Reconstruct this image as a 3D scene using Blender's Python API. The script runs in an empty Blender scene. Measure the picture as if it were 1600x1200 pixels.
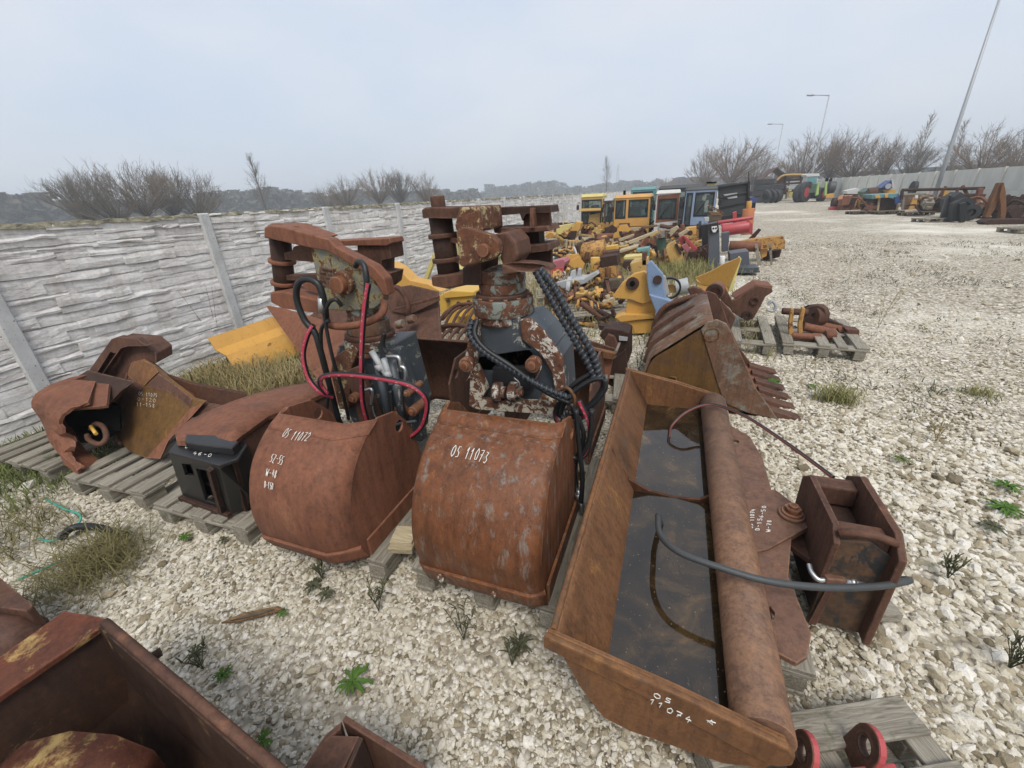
import bpy, bmesh, math, random
import numpy as np
from mathutils import Vector, Matrix, noise
from mathutils.geometry import tessellate_polygon

RNG = random.Random(11)
scene = bpy.context.scene
COL = scene.collection

# ------------------------------------------------------------------ camera
# photo is 1600x1200; vertical vanishing point (880,2064), focal 653.7 px, eye height 1.8 m.
# world: +Y runs along the left wall, X to the right, Z up, origin under the camera.
FPX, EYE = 653.7, 1.8
_n = np.array([80., 1464., FPX]); _n /= np.linalg.norm(_n)
_up = -_n
_fw = np.array([0, 0, 1.]) - _up * _up[2]; _fw /= np.linalg.norm(_fw)
_rt = np.cross(_fw, _up)
def _hray(d): return np.array([d @ _rt, d @ _fw, d @ _up])
_v = _hray(np.array([1063. - 800, 294. - 600, FPX])); _a = math.atan2(_v[0], _v[1])
_ca, _sa = math.cos(_a), math.sin(_a)
def _world(d):
    h = _hray(np.asarray(d, float))
    return np.array([h[0] * _ca - h[1] * _sa, h[0] * _sa + h[1] * _ca, h[2]])
def ray(px, py): return _world((px - 800., py - 600., FPX))
def PZ(px, py, z=0.):            # where that pixel's ray meets the height z
    d = ray(px, py); t = (z - EYE) / d[2]; return Vector((d[0] * t, d[1] * t, z))
def PY(px, py, y):               # ... meets the upright plane at depth y
    d = ray(px, py); t = y / d[1]; return Vector((d[0] * t, y, EYE + d[2] * t))
def PX(px, py, x):
    d = ray(px, py); t = x / d[0]; return Vector((x, d[1] * t, EYE + d[2] * t))
def PD(px, py, dist):            # ... at a horizontal distance
    d = ray(px, py); t = dist / math.hypot(d[0], d[1]); return Vector((d[0] * t, d[1] * t, EYE + d[2] * t))

cam = bpy.data.cameras.new('camera'); cam.sensor_fit = 'HORIZONTAL'; cam.sensor_width = 36
cam.lens = 36 * FPX / 1600; cam.clip_start = .05; cam.clip_end = 4000
camo = bpy.data.objects.new('camera', cam); COL.objects.link(camo)
cx, cy, cz = _world((1, 0, 0)), _world((0, -1, 0)), _world((0, 0, -1))
camo.matrix_world = Matrix(((cx[0], cy[0], cz[0], 0), (cx[1], cy[1], cz[1], 0), (cx[2], cy[2], cz[2], EYE), (0, 0, 0, 1)))
scene.camera = camo

# ------------------------------------------------------------------ sky, sun, exposure
SUN_EL, SUN_AZ = math.radians(56), math.radians(152)      # azimuth clockwise from +Y: behind the camera, right
w = bpy.data.worlds.new('World'); scene.world = w; w.use_nodes = True
nt = w.node_tree; nt.nodes.clear()
sky = nt.nodes.new('ShaderNodeTexSky'); sky.sky_type = 'NISHITA'; sky.sun_disc = False
sky.sun_elevation = SUN_EL; sky.sun_rotation = SUN_AZ
sky.air_density = 1.0; sky.dust_density = 6.0; sky.ozone_density = 1.5
mixn = nt.nodes.new('ShaderNodeMix'); mixn.data_type = 'RGBA'; mixn.inputs[0].default_value = .80
# the grey-blue cloud layer, very softly mottled
wc = nt.nodes.new('ShaderNodeTexCoord'); wm = nt.nodes.new('ShaderNodeMapping'); wm.inputs['Scale'].default_value = (1, 1, 2.2)
wn = nt.nodes.new('ShaderNodeTexNoise'); wn.inputs['Scale'].default_value = 2.3; wn.inputs['Detail'].default_value = 4; wn.inputs['Roughness'].default_value = .5
wr = nt.nodes.new('ShaderNodeValToRGB'); wr.color_ramp.elements[0].position = .3; wr.color_ramp.elements[1].position = .72
wr.color_ramp.elements[0].color = (6.6, 7.6, 9.1, 1); wr.color_ramp.elements[1].color = (8.4, 8.7, 9.3, 1)
nt.links.new(wc.outputs['Generated'], wm.inputs[0]); nt.links.new(wm.outputs[0], wn.inputs['Vector']); nt.links.new(wn.outputs[0], wr.inputs[0]); nt.links.new(wr.outputs[0], mixn.inputs[7])
bg = nt.nodes.new('ShaderNodeBackground'); bg.inputs[1].default_value = .070
out = nt.nodes.new('ShaderNodeOutputWorld')
nt.links.new(sky.outputs[0], mixn.inputs[6]); nt.links.new(mixn.outputs[2], bg.inputs[0]); nt.links.new(bg.outputs[0], out.inputs[0])
sl = bpy.data.lights.new('sun', 'SUN'); sl.energy = 1.5; sl.angle = math.radians(24); sl.color = (1, .95, .88)
so = bpy.data.objects.new('sun', sl); COL.objects.link(so)
sdir = Vector((math.sin(SUN_AZ) * math.cos(SUN_EL), math.cos(SUN_AZ) * math.cos(SUN_EL), math.sin(SUN_EL)))
so.rotation_euler = sdir.to_track_quat('Z', 'Y').to_euler(); so.location = sdir * 60
scene.view_settings.view_transform = 'Standard'; scene.view_settings.look = 'None'
scene.view_settings.gamma = 1; scene.view_settings.exposure = 0.68; scene.view_settings.use_curve_mapping = False
scene.cycles.max_bounces = 6; scene.cycles.diffuse_bounces = 3; scene.cycles.glossy_bounces = 3
scene.cycles.volume_bounces = 1; scene.cycles.transparent_max_bounces = 8
scene.cycles.use_denoising = True

# ------------------------------------------------------------------ materials
def newmat(name):
    m = bpy.data.materials.new(name); m.use_nodes = True
    n = m.node_tree.nodes; n.clear()
    o = n.new('ShaderNodeOutputMaterial'); b = n.new('ShaderNodeBsdfPrincipled')
    m.node_tree.links.new(b.outputs[0], o.inputs[0])
    return m, m.node_tree, b
def rgba(c): return (c[0], c[1], c[2], 1)
def hx(s):                       # sRGB hex -> linear
    v = [int(s[i:i + 2], 16) / 255 for i in (0, 2, 4)]
    return tuple(((x + .055) / 1.055) ** 2.4 if x > .04045 else x / 12.92 for x in v)
def coords(t, scale=(1, 1, 1), rnd=True):
    tc = t.nodes.new('ShaderNodeTexCoord'); mp = t.nodes.new('ShaderNodeMapping'); mp.inputs['Scale'].default_value = scale
    if rnd:
        oi = t.nodes.new('ShaderNodeObjectInfo'); ml = t.nodes.new('ShaderNodeMath'); ml.operation = 'MULTIPLY'; ml.inputs[1].default_value = 37.
        t.links.new(oi.outputs['Random'], ml.inputs[0])
        ad = t.nodes.new('ShaderNodeVectorMath'); ad.operation = 'ADD'
        t.links.new(tc.outputs['Object'], ad.inputs[0]); t.links.new(ml.outputs[0], ad.inputs[1]); t.links.new(ad.outputs[0], mp.inputs['Vector'])
    else: t.links.new(tc.outputs['Object'], mp.inputs['Vector'])
    return mp.outputs[0]
def nz(t, vec, scale, detail=6, rough=.6, dist=0.):
    n = t.nodes.new('ShaderNodeTexNoise'); n.inputs['Scale'].default_value = scale; n.inputs['Detail'].default_value = detail
    n.inputs['Roughness'].default_value = rough; n.inputs['Distortion'].default_value = dist
    t.links.new(vec, n.inputs['Vector']); return n.outputs[0]
def ramp(t, fac, stops):
    r = t.nodes.new('ShaderNodeValToRGB'); e = r.color_ramp.elements
    while len(e) < len(stops): e.new(.5)
    for k, (p, c) in enumerate(stops): e[k].position = p; e[k].color = rgba(c) if len(c) == 3 else c
    t.links.new(fac, r.inputs[0]); return r.outputs[0]
def mix(t, fac, a, b, blend='MIX'):
    m = t.nodes.new('ShaderNodeMix'); m.data_type = 'RGBA'; m.blend_type = blend
    for s, i in ((fac, 0), (a, 6), (b, 7)):
        if hasattr(s, 'node'): t.links.new(s, m.inputs[i])
        else: m.inputs[i].default_value = s if i == 0 else rgba(s)
    return m.outputs[2]
def bump(t, b, h, dist=.004, st=.6, prev=None):
    n = t.nodes.new('ShaderNodeBump'); n.inputs['Strength'].default_value = st; n.inputs['Distance'].default_value = dist
    t.links.new(h, n.inputs['Height'])
    if prev: t.links.new(prev, n.inputs['Normal'])
    t.links.new(n.outputs[0], b.inputs['Normal']); return n.outputs[0]
def thr(t, fac, lo, hi): return ramp(t, fac, [(lo, (0, 0, 0)), (hi, (1, 1, 1))])

def edge(t, rad=.010, lo=.02, hi=.16):        # where the steel turns a corner the surface is rubbed
    be = t.nodes.new('ShaderNodeBevel'); be.samples = 3; be.inputs[0].default_value = rad
    ge = t.nodes.new('ShaderNodeNewGeometry'); dt = t.nodes.new('ShaderNodeVectorMath'); dt.operation = 'DOT_PRODUCT'
    t.links.new(be.outputs[0], dt.inputs[0]); t.links.new(ge.outputs['Normal'], dt.inputs[1])
    mr = t.nodes.new('ShaderNodeMapRange'); mr.inputs[1].default_value = 1 - lo; mr.inputs[2].default_value = 1 - hi; t.links.new(dt.outputs['Value'], mr.inputs[0])
    ml = t.nodes.new('ShaderNodeMath'); ml.operation = 'MULTIPLY'; v = coords(t); n = nz(t, v, 18, 4, .7); r = t.nodes.new('ShaderNodeMapRange'); r.inputs[1].default_value = .38; r.inputs[2].default_value = .62; t.links.new(n, r.inputs[0])
    t.links.new(mr.outputs[0], ml.inputs[0]); t.links.new(r.outputs[0], ml.inputs[1]); return ml.outputs[0]
def mul(t, f, k):
    m = t.nodes.new('ShaderNodeMath'); m.operation = 'MULTIPLY'; m.inputs[1].default_value = k; t.links.new(f, m.inputs[0]); return m.outputs[0]
def rust(name, dark, base, light, sheen=None, sheen_amt=.5, scale=5., streak=1., rough=.8, fine=.5, bd=.0022, blotch=.4):
    m, t, b = newmat(name)
    def tone(q, k=.88):
        g_ = (q[0] + q[1] + q[2]) / 3; return tuple(max(0, (g_ + (x - g_) * .95)) * k * h_ for x, h_ in zip(q, (.97, 1.0, .90)))
    dark, base, light = tone(dark, .72), tone(base), tone(light, 1.1)
    if sheen: sheen = tone(sheen, .82)
    v = coords(t, (1, 1, 1. / streak)); v1 = coords(t)
    c = ramp(t, nz(t, v, scale, 9, .72, .4), [(.24, dark), (.40, tuple(a_ * .3 + b_ * .7 for a_, b_ in zip(dark, base))), (.48, base), (.60, base), (.74, light)])
    c = mix(t, blotch, c, ramp(t, nz(t, v1, scale * .45, 4, .6), [(.35, (.62, .6, .6)), (.65, (1.22, 1.18, 1.12))]), 'MULTIPLY')
    sp = nz(t, v1, scale * 16, 5, .7)
    c = mix(t, fine, c, ramp(t, sp, [(.3, (.35, .3, .28)), (.5, (.95, .95, .95)), (.72, (1.35, 1.2, 1.05))]), 'MULTIPLY')
    pit = nz(t, coords(t, (1, 1, .55)), 48, 6, .75)
    c = mix(t, .6, c, ramp(t, pit, [(.34, (.52, .48, .46)), (.45, (.96, .96, .96)), (.56, (1, 1, 1)), (.68, (1.4, 1.25, 1.05))]), 'MULTIPLY')
    rr = ramp(t, nz(t, v, scale * 2, 4), [(.3, (rough - .18,) * 3), (.7, (min(1, rough + .1),) * 3)])
    if sheen:
        f = thr(t, nz(t, v, scale * 1.3, 9, .75, .3), .62 - .25 * sheen_amt, .72 - .2 * sheen_amt)
        c = mix(t, f, c, sheen)
    v3 = coords(t, (1, 1, .09))
    c = mix(t, .55, c, ramp(t, nz(t, v3, 26, 5, .7), [(.36, (.58, .56, .56)), (.52, (1, 1, 1)), (.68, (1.25, 1.16, 1.02))]), 'MULTIPLY')
    c = mix(t, mul(t, edge(t), .65), c, tuple(min(1, x * 1.35 + .05) for x in light))
    t.links.new(c, b.inputs['Base Color']); t.links.new(rr, b.inputs['Roughness']); b.inputs['Specular IOR Level'].default_value = .32
    p = bump(t, b, sp, bd * .5, .55); p = bump(t, b, pit, bd, .6, p); bump(t, b, nz(t, v1, scale * 3, 6, .65), bd * 1.6, .5, p)
    return m
def plain(name, col, rough=.6, metal=0., var=.2, scale=8., bd=.001):
    m, t, b = newmat(name); v = coords(t)
    c = mix(t, nz(t, v, scale, 5), tuple(x * (1 - var) for x in col), tuple(min(1, x * (1 + var)) for x in col))
    t.links.new(c, b.inputs['Base Color']); b.inputs['Roughness'].default_value = rough; b.inputs['Metallic'].default_value = metal
    if bd: bump(t, b, nz(t, v, scale * 8, 3), bd, .5)
    return m

def paint(name, col, amount=.35, rdark=(.045, .02, .013), rlight=(.17, .065, .03), white=None, scale=5., rough=.5, streak=1., fade=.25):
    m, t, b = newmat(name); g_ = sum(col) / 3; col = tuple((g_ + (x - g_) * .84) * .80 for x in col)
    if white: white = tuple(x * .85 for x in white)
    v = coords(t, (1, 1, 1. / streak)); v1 = coords(t)
    pc = mix(t, nz(t, v, scale * .6, 4), tuple(x * (1 - fade) for x in col), tuple(min(1, x * (1 + fade) + .01) for x in col))
    pc = mix(t, thr(t, nz(t, v1, scale * 9, 4, .7), .58, .75), pc, tuple(x * .45 + .01 for x in col))
    n = nz(t, v, scale * 2.2, 10, .76, .5)
    th = .80 - .42 * amount
    if white:
        pc = mix(t, thr(t, n, th - .06, th - .05), pc, white)
    rc = ramp(t, nz(t, v1, scale * 5, 6, .7), [(.3, rdark), (.7, rlight)])
    f = thr(t, n, th - .012, th + .012)
    c = mix(t, f, pc, rc)
    c = mix(t, mul(t, edge(t, .008), .8), c, tuple(x * 1.3 for x in rlight))
    t.links.new(c, b.inputs['Base Color'])
    t.links.new(mix(t, f, (rough,) * 3, (.9,) * 3), b.inputs['Roughness'])
    p = bump(t, b, f, .0015, -.6); bump(t, b, nz(t, v1, scale * 12, 4), .0012, .4, p)
    return m
M = {}
M['rust_red'] = rust('rust_red', hx('664234'), hx('855543'), hx('92634d'), None, 0, 3.5, 2.5, .75, .3, blotch=.3)
M['rust_shell'] = rust('rust_shell', hx('4a2f22'), hx('7c4c32'), hx('a06a34'), hx('857a76'), .34, 20, 5, .55, .6, blotch=.5)
M['rust_orange'] = rust('rust_orange', hx('4a3222'), hx('7c5438'), hx('9c6e3c'), hx('665042'), .3, 4, 2.5, .75, .45)
M['rust_tube'] = rust('rust_tube', hx('5c463a'), hx('8a6857'), hx('a87750'), hx('6b5048'), .4, 5, 1, .7, .5)
M['rust_plate'] = rust('rust_plate', hx('543c32'), hx('7a5a4e'), hx('9c6642'), hx('77564c'), .45, 6, 1, .72, .4)
M['rust_brown'] = rust('rust_brown', hx('35241d'), hx('64453a'), hx('825846'), None, 0, 4, 1.5, .78, .45)
M['rust_shaded'] = rust('rust_shaded', hx('1c120d'), hx('3a241a'), hx('553420'), hx('a08450'), .12, 4, .8, .75, .5)  # rust darkened so its colour carries the shade inside the near bucket
M['rust_dark'] = rust('rust_dark', hx('221813'), hx('45302a'), hx('64402c'), None, 0, 5, 1, .8, .5)
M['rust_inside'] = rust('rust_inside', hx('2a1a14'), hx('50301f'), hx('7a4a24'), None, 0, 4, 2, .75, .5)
M['rust_yellowish'] = rust('rust_yellowish', hx('4a3826'), hx('705028'), hx('946428'), hx('624634'), .45, 3.5, 1, .72, .4)
M['rust_grey'] = rust('rust_grey', hx('4a3a32'), hx('7a5a4a'), hx('96705a'), hx('8a8680'), .5, 4, 1, .75, .5)
M['rust_streaked'] = rust('rust_streaked', hx('3a2016'), hx('6a3a28'), hx('8a4a28'), hx('c8a468'), .30, 5, .6, .72, .5)
M['black_metal'] = paint('black_metal', (.010, .011, .013), .36, rdark=(.03, .02, .015), rlight=(.10, .05, .028), scale=4, rough=.42)
M['coupler_black'] = paint('coupler_black', (.022, .022, .022), .78, rdark=(.035, .02, .012), rlight=(.13, .07, .035), scale=4, rough=.6)
M['grey_paint'] = paint('grey_paint', hx('454d54'), .34, white=hx('b5b0a2'), scale=5, rough=.5, streak=1.5)
M['grey_green'] = paint('grey_green', hx('7f897e'), .74, white=None, scale=6, rough=.6)
M['dark_grey_paint'] = paint('dark_grey_paint', hx('3d454b'), .38, white=hx('8f8f80'), scale=6, rough=.5)
M['cream_chip'] = paint('cream_chip', hx('cfc7ae'), .74, scale=7, rough=.6)
M['yellow_chip'] = paint('yellow_chip', hx('b5a06a'), .86, scale=7, rough=.7)
M['nameplate_paint'] = paint('nameplate_paint', hx('7a7a70'), .62, white=hx('968c60'), scale=9, rough=.7)
M['white_chip'] = paint('white_chip', hx('cfcabb'), .80, scale=9, rough=.6)
M['yellow'] = paint('yellow', hx('e0a52c'), .16, scale=4, rough=.5, fade=.12)
M['yellow_bent'] = paint('yellow_bent', hx('e0a21c'), .40, scale=2.2, rough=.5, fade=.1)
M['yellow_bright'] = paint('yellow_bright', hx('e8b41f'), .22, scale=6, rough=.45, fade=.1)
M['yellow_old'] = paint('yellow_old', hx('c9a046'), .42, scale=6, rough=.6)
M['yellow_pale'] = paint('yellow_pale', hx('e2d070'), .2, scale=5, rough=.55)
M['yellow_rust'] = paint('yellow_rust', hx('c58f2e'), .62, scale=6, rough=.65)
M['orange_cab'] = paint('orange_cab', hx('dfa23a'), .2, scale=4, rough=.45)
M['orange'] = paint('orange', hx('cf7a3a'), .35, scale=5, rough=.55)
M['red'] = paint('red', hx('c23a40'), .22, scale=6, rough=.45)
M['red_faded'] = paint('red_faded', hx('b8606a'), .25, scale=6, rough=.55)
M['red_bits'] = paint('red_bits', hx('c4432e'), .4, scale=14, rough=.6)
M['blue_light'] = paint('blue_light', hx('7f9cc0'), .38, scale=6, rough=.5)
M['blue_cab'] = paint('blue_cab', hx('8ba2c4'), .2, scale=5, rough=.5)
M['blue'] = paint('blue', hx('2c4a8c'), .15, scale=5, rough=.45)
M['teal'] = paint('teal', hx('5f9ea0'), .15, scale=5, rough=.5)
M['green_pipe'] = paint('green_pipe', hx('3a8a78'), .15, scale=5, rough=.45)
M['green_dark'] = paint('green_dark', hx('4a6a54'), .3, scale=5, rough=.55)
M['lime'] = paint('lime', hx('a8c860'), .05, scale=5, rough=.4)
M['white_paint'] = paint('white_paint', hx('d8d8d4'), .15, scale=5, rough=.5)
M['grey_light'] = paint('grey_light', hx('b4b8ba'), .25, scale=6, rough=.5)
M['grey_slate'] = paint('grey_slate', hx('565c64'), .12, scale=5, rough=.5)
M['black_panel'] = paint('black_panel', hx('34383a'), .12, scale=4, rough=.5)
M['rubber'] = plain('rubber', (.010, .011, .012), .48, 0, .35, 20)
M['rubber_grey'] = plain('rubber_grey', (.05, .054, .055), .55, 0, .3, 14)
M['rubber_wrap'] = plain('rubber_wrap', (.030, .036, .045), .42, 0, .3, 30)
M['tyre'] = plain('tyre', (.028, .029, .03), .75, 0, .3, 9)
M['hose_red'] = plain('hose_red', hx('a8384a'), .5, 0, .25, 20)
M['hose_brown'] = plain('hose_brown', hx('7a4a44'), .5, 0, .25, 20)
M['steel'] = plain('steel', (.55, .56, .57), .35, .9, .25, 20)
M['bolt_rust'] = rust('bolt_rust', hx('4a2d20'), hx('8a5a44'), hx('b58a70'), None, 0, 14, 1, .6, .5)
M['chalk'] = plain('chalk', (.72, .71, .66), .8, 0, .2, 40)
M['chalk_grey'] = plain('chalk_grey', (.5, .49, .47), .8, 0, .3, 40)
M['plastic_green'] = plain('plastic_green', hx('3f9c86'), .5)
M['plastic_white'] = plain('plastic_white', (.7, .7, .7), .5)
M['cloth'] = plain('cloth', hx('b8b0a8'), .9)
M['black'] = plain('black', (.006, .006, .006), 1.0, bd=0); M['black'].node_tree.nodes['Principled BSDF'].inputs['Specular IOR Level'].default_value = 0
m, t, b = newmat('dark_glass'); b.inputs['Base Color'].default_value = (.02, .026, .028, 1); b.inputs['Roughness'].default_value = .08; M['dark_glass'] = m
m, t, b = newmat('clear_glass'); b.inputs['Base Color'].default_value = (.75, .8, .8, 1); b.inputs['Roughness'].default_value = .03
b.inputs['Transmission Weight'].default_value = 1; b.inputs['IOR'].default_value = 1.05; M['clear_glass'] = m
m, t, b = newmat('cab_glass'); b.inputs['Base Color'].default_value = (.30, .36, .36, 1); b.inputs['Roughness'].default_value = .04; b.inputs['Transmission Weight'].default_value = .85; b.inputs['IOR'].default_value = 1.25; M['cab_glass'] = m
m, t, b = newmat('galvanised'); b.inputs['Base Color'].default_value = (.36, .38, .40, 1); b.inputs['Roughness'].default_value = .5; b.inputs['Metallic'].default_value = .3; M['galvanised'] = m

def wood(name, dark, light, moss=.0):
    m, t, b = newmat(name)
    v = coords(t, (1.2, 16, 16)); v1 = coords(t)
    g = nz(t, v, 4., 8, .7, 1.2)
    c = ramp(t, g, [(.3, dark), (.5, tuple((a + d) / 2 for a, d in zip(dark, light))), (.7, light)])
    oi = t.nodes.new('ShaderNodeObjectInfo')
    c = mix(t, .5, c, ramp(t, oi.outputs['Random'], [(0, (.6, .58, .55)), (1, (1.2, 1.2, 1.2))]), 'MULTIPLY')
    if moss: c = mix(t, thr(t, nz(t, v1, 7, 6, .7), .62 - moss * .1, .7), c, hx('5a6048'))
    t.links.new(c, b.inputs['Base Color']); b.inputs['Roughness'].default_value = .88; b.inputs['Specular IOR Level'].default_value = .2
    bump(t, b, g, .004, .7); return m
M['wood'] = wood('wood', hx('5c564c'), hx('a8a294'), .3)
M['wood_dark'] = wood('wood_dark', hx('3c342a'), hx('7a6e5e'), .2)
M['wood_brown'] = wood('wood_brown', hx('4a3826'), hx('94795a'))
M['wood_pale'] = wood('wood_pale', hx('8a7c64'), hx('c9bc9c'))

m, t, b = newmat('water'); v = coords(t, rnd=False)
c = ramp(t, nz(t, v, 4.5, 7, .68, .6), [(.32, (.008, .006, .004)), (.5, (.022, .014, .007)), (.62, (.055, .034, .014)), (.74, (.13, .075, .025))])
c = mix(t, thr(t, nz(t, v, 70, 3, .7), .66, .70), c, (.26, .20, .11))
t.links.new(c, b.inputs['Base Color']); b.inputs['Roughness'].default_value = .04; b.inputs['IOR'].default_value = 1.52; b.inputs['Specular IOR Level'].default_value = .7
bump(t, b, nz(t, v, 9, 3), .002, .12); M['water'] = m

# concrete of the left wall: pale grey, weathered, darker and lichen-stained along the upper edge
m, t, b = newmat('fence_concrete'); v = coords(t, (1, 1, 3)); v1 = coords(t)
c = ramp(t, nz(t, v, 2.2, 8, .7, .5), [(.28, hx('c0bcb8')), (.5, hx('dad7d3')), (.72, hx('eae8e5'))])
c = mix(t, .5, c, ramp(t, nz(t, v1, 30, 4, .7), [(.3, (.72, .72, .72)), (.6, (1.08, 1.08, 1.08))]), 'MULTIPLY')
vs_ = coords(t, (1, 1, .16)); c = mix(t, .7, c, ramp(t, nz(t, vs_, 5, 6, .7), [(.34, (.66, .64, .60)), (.52, (1, 1, 1)), (.7, (1.05, 1.05, 1.05))]), 'MULTIPLY')      # rain stains
c = mix(t, mul(t, thr(t, nz(t, v1, 3.1, 7, .75), .60, .72), .5), c, hx('8a8672'))                                                                     # algae
t.links.new(c, b.inputs['Base Color']); b.inputs['Roughness'].default_value = .92; b.inputs['Specular IOR Level'].default_value = .15
bump(t, b, nz(t, v, 14, 8, .72), .012, .8); M['fence_concrete'] = m
m, t, b = newmat('post_concrete'); v1 = coords(t)
c = ramp(t, nz(t, v1, 5, 6, .7), [(.3, hx('aaaaa8')), (.7, hx('c8c9c8'))])
c = mix(t, thr(t, nz(t, v1, 55, 2, .5), .66, .7), c, hx('5e5c58'))
t.links.new(c, b.inputs['Base Color']); b.inputs['Roughness'].default_value = .9; bump(t, b, nz(t, v1, 40, 4), .003, .5); M['post_concrete'] = m
m, t, b = newmat('lichen_concrete'); v1 = coords(t, (1, 1, 2))
c = ramp(t, nz(t, v1, 9, 7, .75, .5), [(.34, hx('33302c')), (.5, hx('86826f')), (.6, hx('a8a08a')), (.75, hx('b5b1a8'))])
t.links.new(c, b.inputs['Base Color']); b.inputs['Roughness'].default_value = .95; bump(t, b, nz(t, v1, 30, 5), .01, .7); M['lichen_concrete'] = m
m, t, b = newmat('smooth_concrete'); v1 = coords(t, (1, 1, .5))
c = ramp(t, nz(t, v1, 1.3, 7, .65), [(.3, hx('bcbcb4')), (.7, hx('d6d6ce'))])
t.links.new(c, b.inputs['Base Color']); b.inputs['Roughness'].default_value = .92; bump(t, b, nz(t, v1, 20, 4), .004, .5); M['smooth_concrete'] = m

# crushed limestone: colour per stone
m, t, b = newmat('stone'); oi = t.nodes.new('ShaderNodeObjectInfo'); v = coords(t, (1, 1, 1))
c = ramp(t, oi.outputs['Random'], [(0, hx('746a56')), (.12, hx('a89c84')), (.3, hx('c6beaa')), (.55, hx('d8d1c1')), (.8, hx('e2ddd1')), (.93, hx('ebe7de')), (1, hx('9c9078'))])
c = mix(t, .6, c, ramp(t, nz(t, v, 2.2, 5, .7), [(.3, (.70, .66, .58)), (.65, (1.04, 1.04, 1.04))]), 'MULTIPLY')
t.links.new(c, b.inputs['Base Color']); b.inputs['Roughness'].default_value = .9; b.inputs['Specular IOR Level'].default_value = .2
bump(t, b, nz(t, v, 5, 5), .08, .4); M['stone'] = m
m, t, b = newmat('gravel_ground'); tc = t.nodes.new('ShaderNodeTexCoord'); v = tc.outputs['Object']
vo = t.nodes.new('ShaderNodeTexVoronoi'); vo.inputs['Scale'].default_value = 26; t.links.new(v, vo.inputs['Vector'])
vo2 = t.nodes.new('ShaderNodeTexVoronoi'); vo2.inputs['Scale'].default_value = 11; t.links.new(v, vo2.inputs['Vector'])
sep = t.nodes.new('ShaderNodeSeparateColor'); t.links.new(vo.outputs['Color'], sep.inputs[0])
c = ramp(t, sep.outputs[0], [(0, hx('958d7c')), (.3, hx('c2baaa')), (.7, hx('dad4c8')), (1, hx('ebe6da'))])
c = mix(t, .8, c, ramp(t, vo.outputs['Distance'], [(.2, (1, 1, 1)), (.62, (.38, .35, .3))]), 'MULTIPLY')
sep2 = t.nodes.new('ShaderNodeSeparateColor'); t.links.new(vo2.outputs['Color'], sep2.inputs[0])
c = mix(t, .35, c, ramp(t, sep2.outputs[0], [(0, (.7, .66, .58)), (1, (1.2, 1.2, 1.2))]), 'MULTIPLY')
c = mix(t, thr(t, nz(t, v, .9, 8, .75), .60, .80), c, hx('b0a896'))                       # earth and dry litter between the stones
c = mix(t, thr(t, nz(t, v, .16, 6, .65), .5, .66), c, hx('dcd6c8'))                        # driven, dusty patches
gx = t.nodes.new('ShaderNodeSeparateXYZ'); t.links.new(v, gx.inputs[0])
far = t.nodes.new('ShaderNodeMapRange'); far.inputs[1].default_value = -5.55; far.inputs[2].default_value = -5.9; t.links.new(gx.outputs[0], far.inputs[0])
c = mix(t, far.outputs[0], c, ramp(t, nz(t, v, .3, 6), [(.3, hx('5c5a42')), (.7, hx('7d7654'))]))   # grass field beyond the left wall
far2 = t.nodes.new('ShaderNodeMapRange'); far2.inputs[1].default_value = 14.2; far2.inputs[2].default_value = 14.6; t.links.new(gx.outputs[0], far2.inputs[0])
c = mix(t, far2.outputs[0], c, ramp(t, nz(t, v, .3, 6), [(.3, hx('5c5a42')), (.7, hx('7d7654'))]))
t.links.new(c, b.inputs['Base Color']); b.inputs['Roughness'].default_value = .95; b.inputs['Specular IOR Level'].default_value = .15
bi = t.nodes.new('ShaderNodeMath'); bi.operation = 'MULTIPLY'; bi.inputs[1].default_value = -1; t.links.new(vo.outputs['Distance'], bi.inputs[0])
bump(t, b, bi.outputs[0], .03, .8); M['gravel_ground'] = m

def leafmat(name, a, c2, tr=.25):
    m, t, b = newmat(name); v = coords(t)
    t.links.new(mix(t, nz(t, v, 25, 2), a, c2), b.inputs['Base Color']); b.inputs['Roughness'].default_value = .75
    b.inputs['Specular IOR Level'].default_value = .2; return m
M['grass_dry'] = leafmat('grass_dry', hx('736744'), hx('a5966c'))
M['grass_mixed'] = leafmat('grass_mixed', hx('5f6a38'), hx('a2976a'))
M['grass_olive'] = leafmat('grass_olive', hx('4a4a2c'), hx('827850'))
M['grass_green'] = leafmat('grass_green', hx('4a5630'), hx('737a48'))
M['leaf'] = leafmat('leaf', hx('34521f'), hx('5c7a34'))
M['weed_dark'] = leafmat('weed_dark', hx('38402a'), hx('5c5a44'))
M['bark'] = leafmat('bark', hx('4a4038'), hx('6a5c50'))
M['twig'] = leafmat('twig', hx('6a5a4a'), hx('8c7a68'))
M['twig_grey'] = leafmat('twig_grey', hx('625a50'), hx('80766a'))
M['birch'] = leafmat('birch', hx('b5b0a8'), hx('8f8a84'))
M['wood_far'] = leafmat('wood_far', hx('4a4640'), hx('605a50'))

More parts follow.
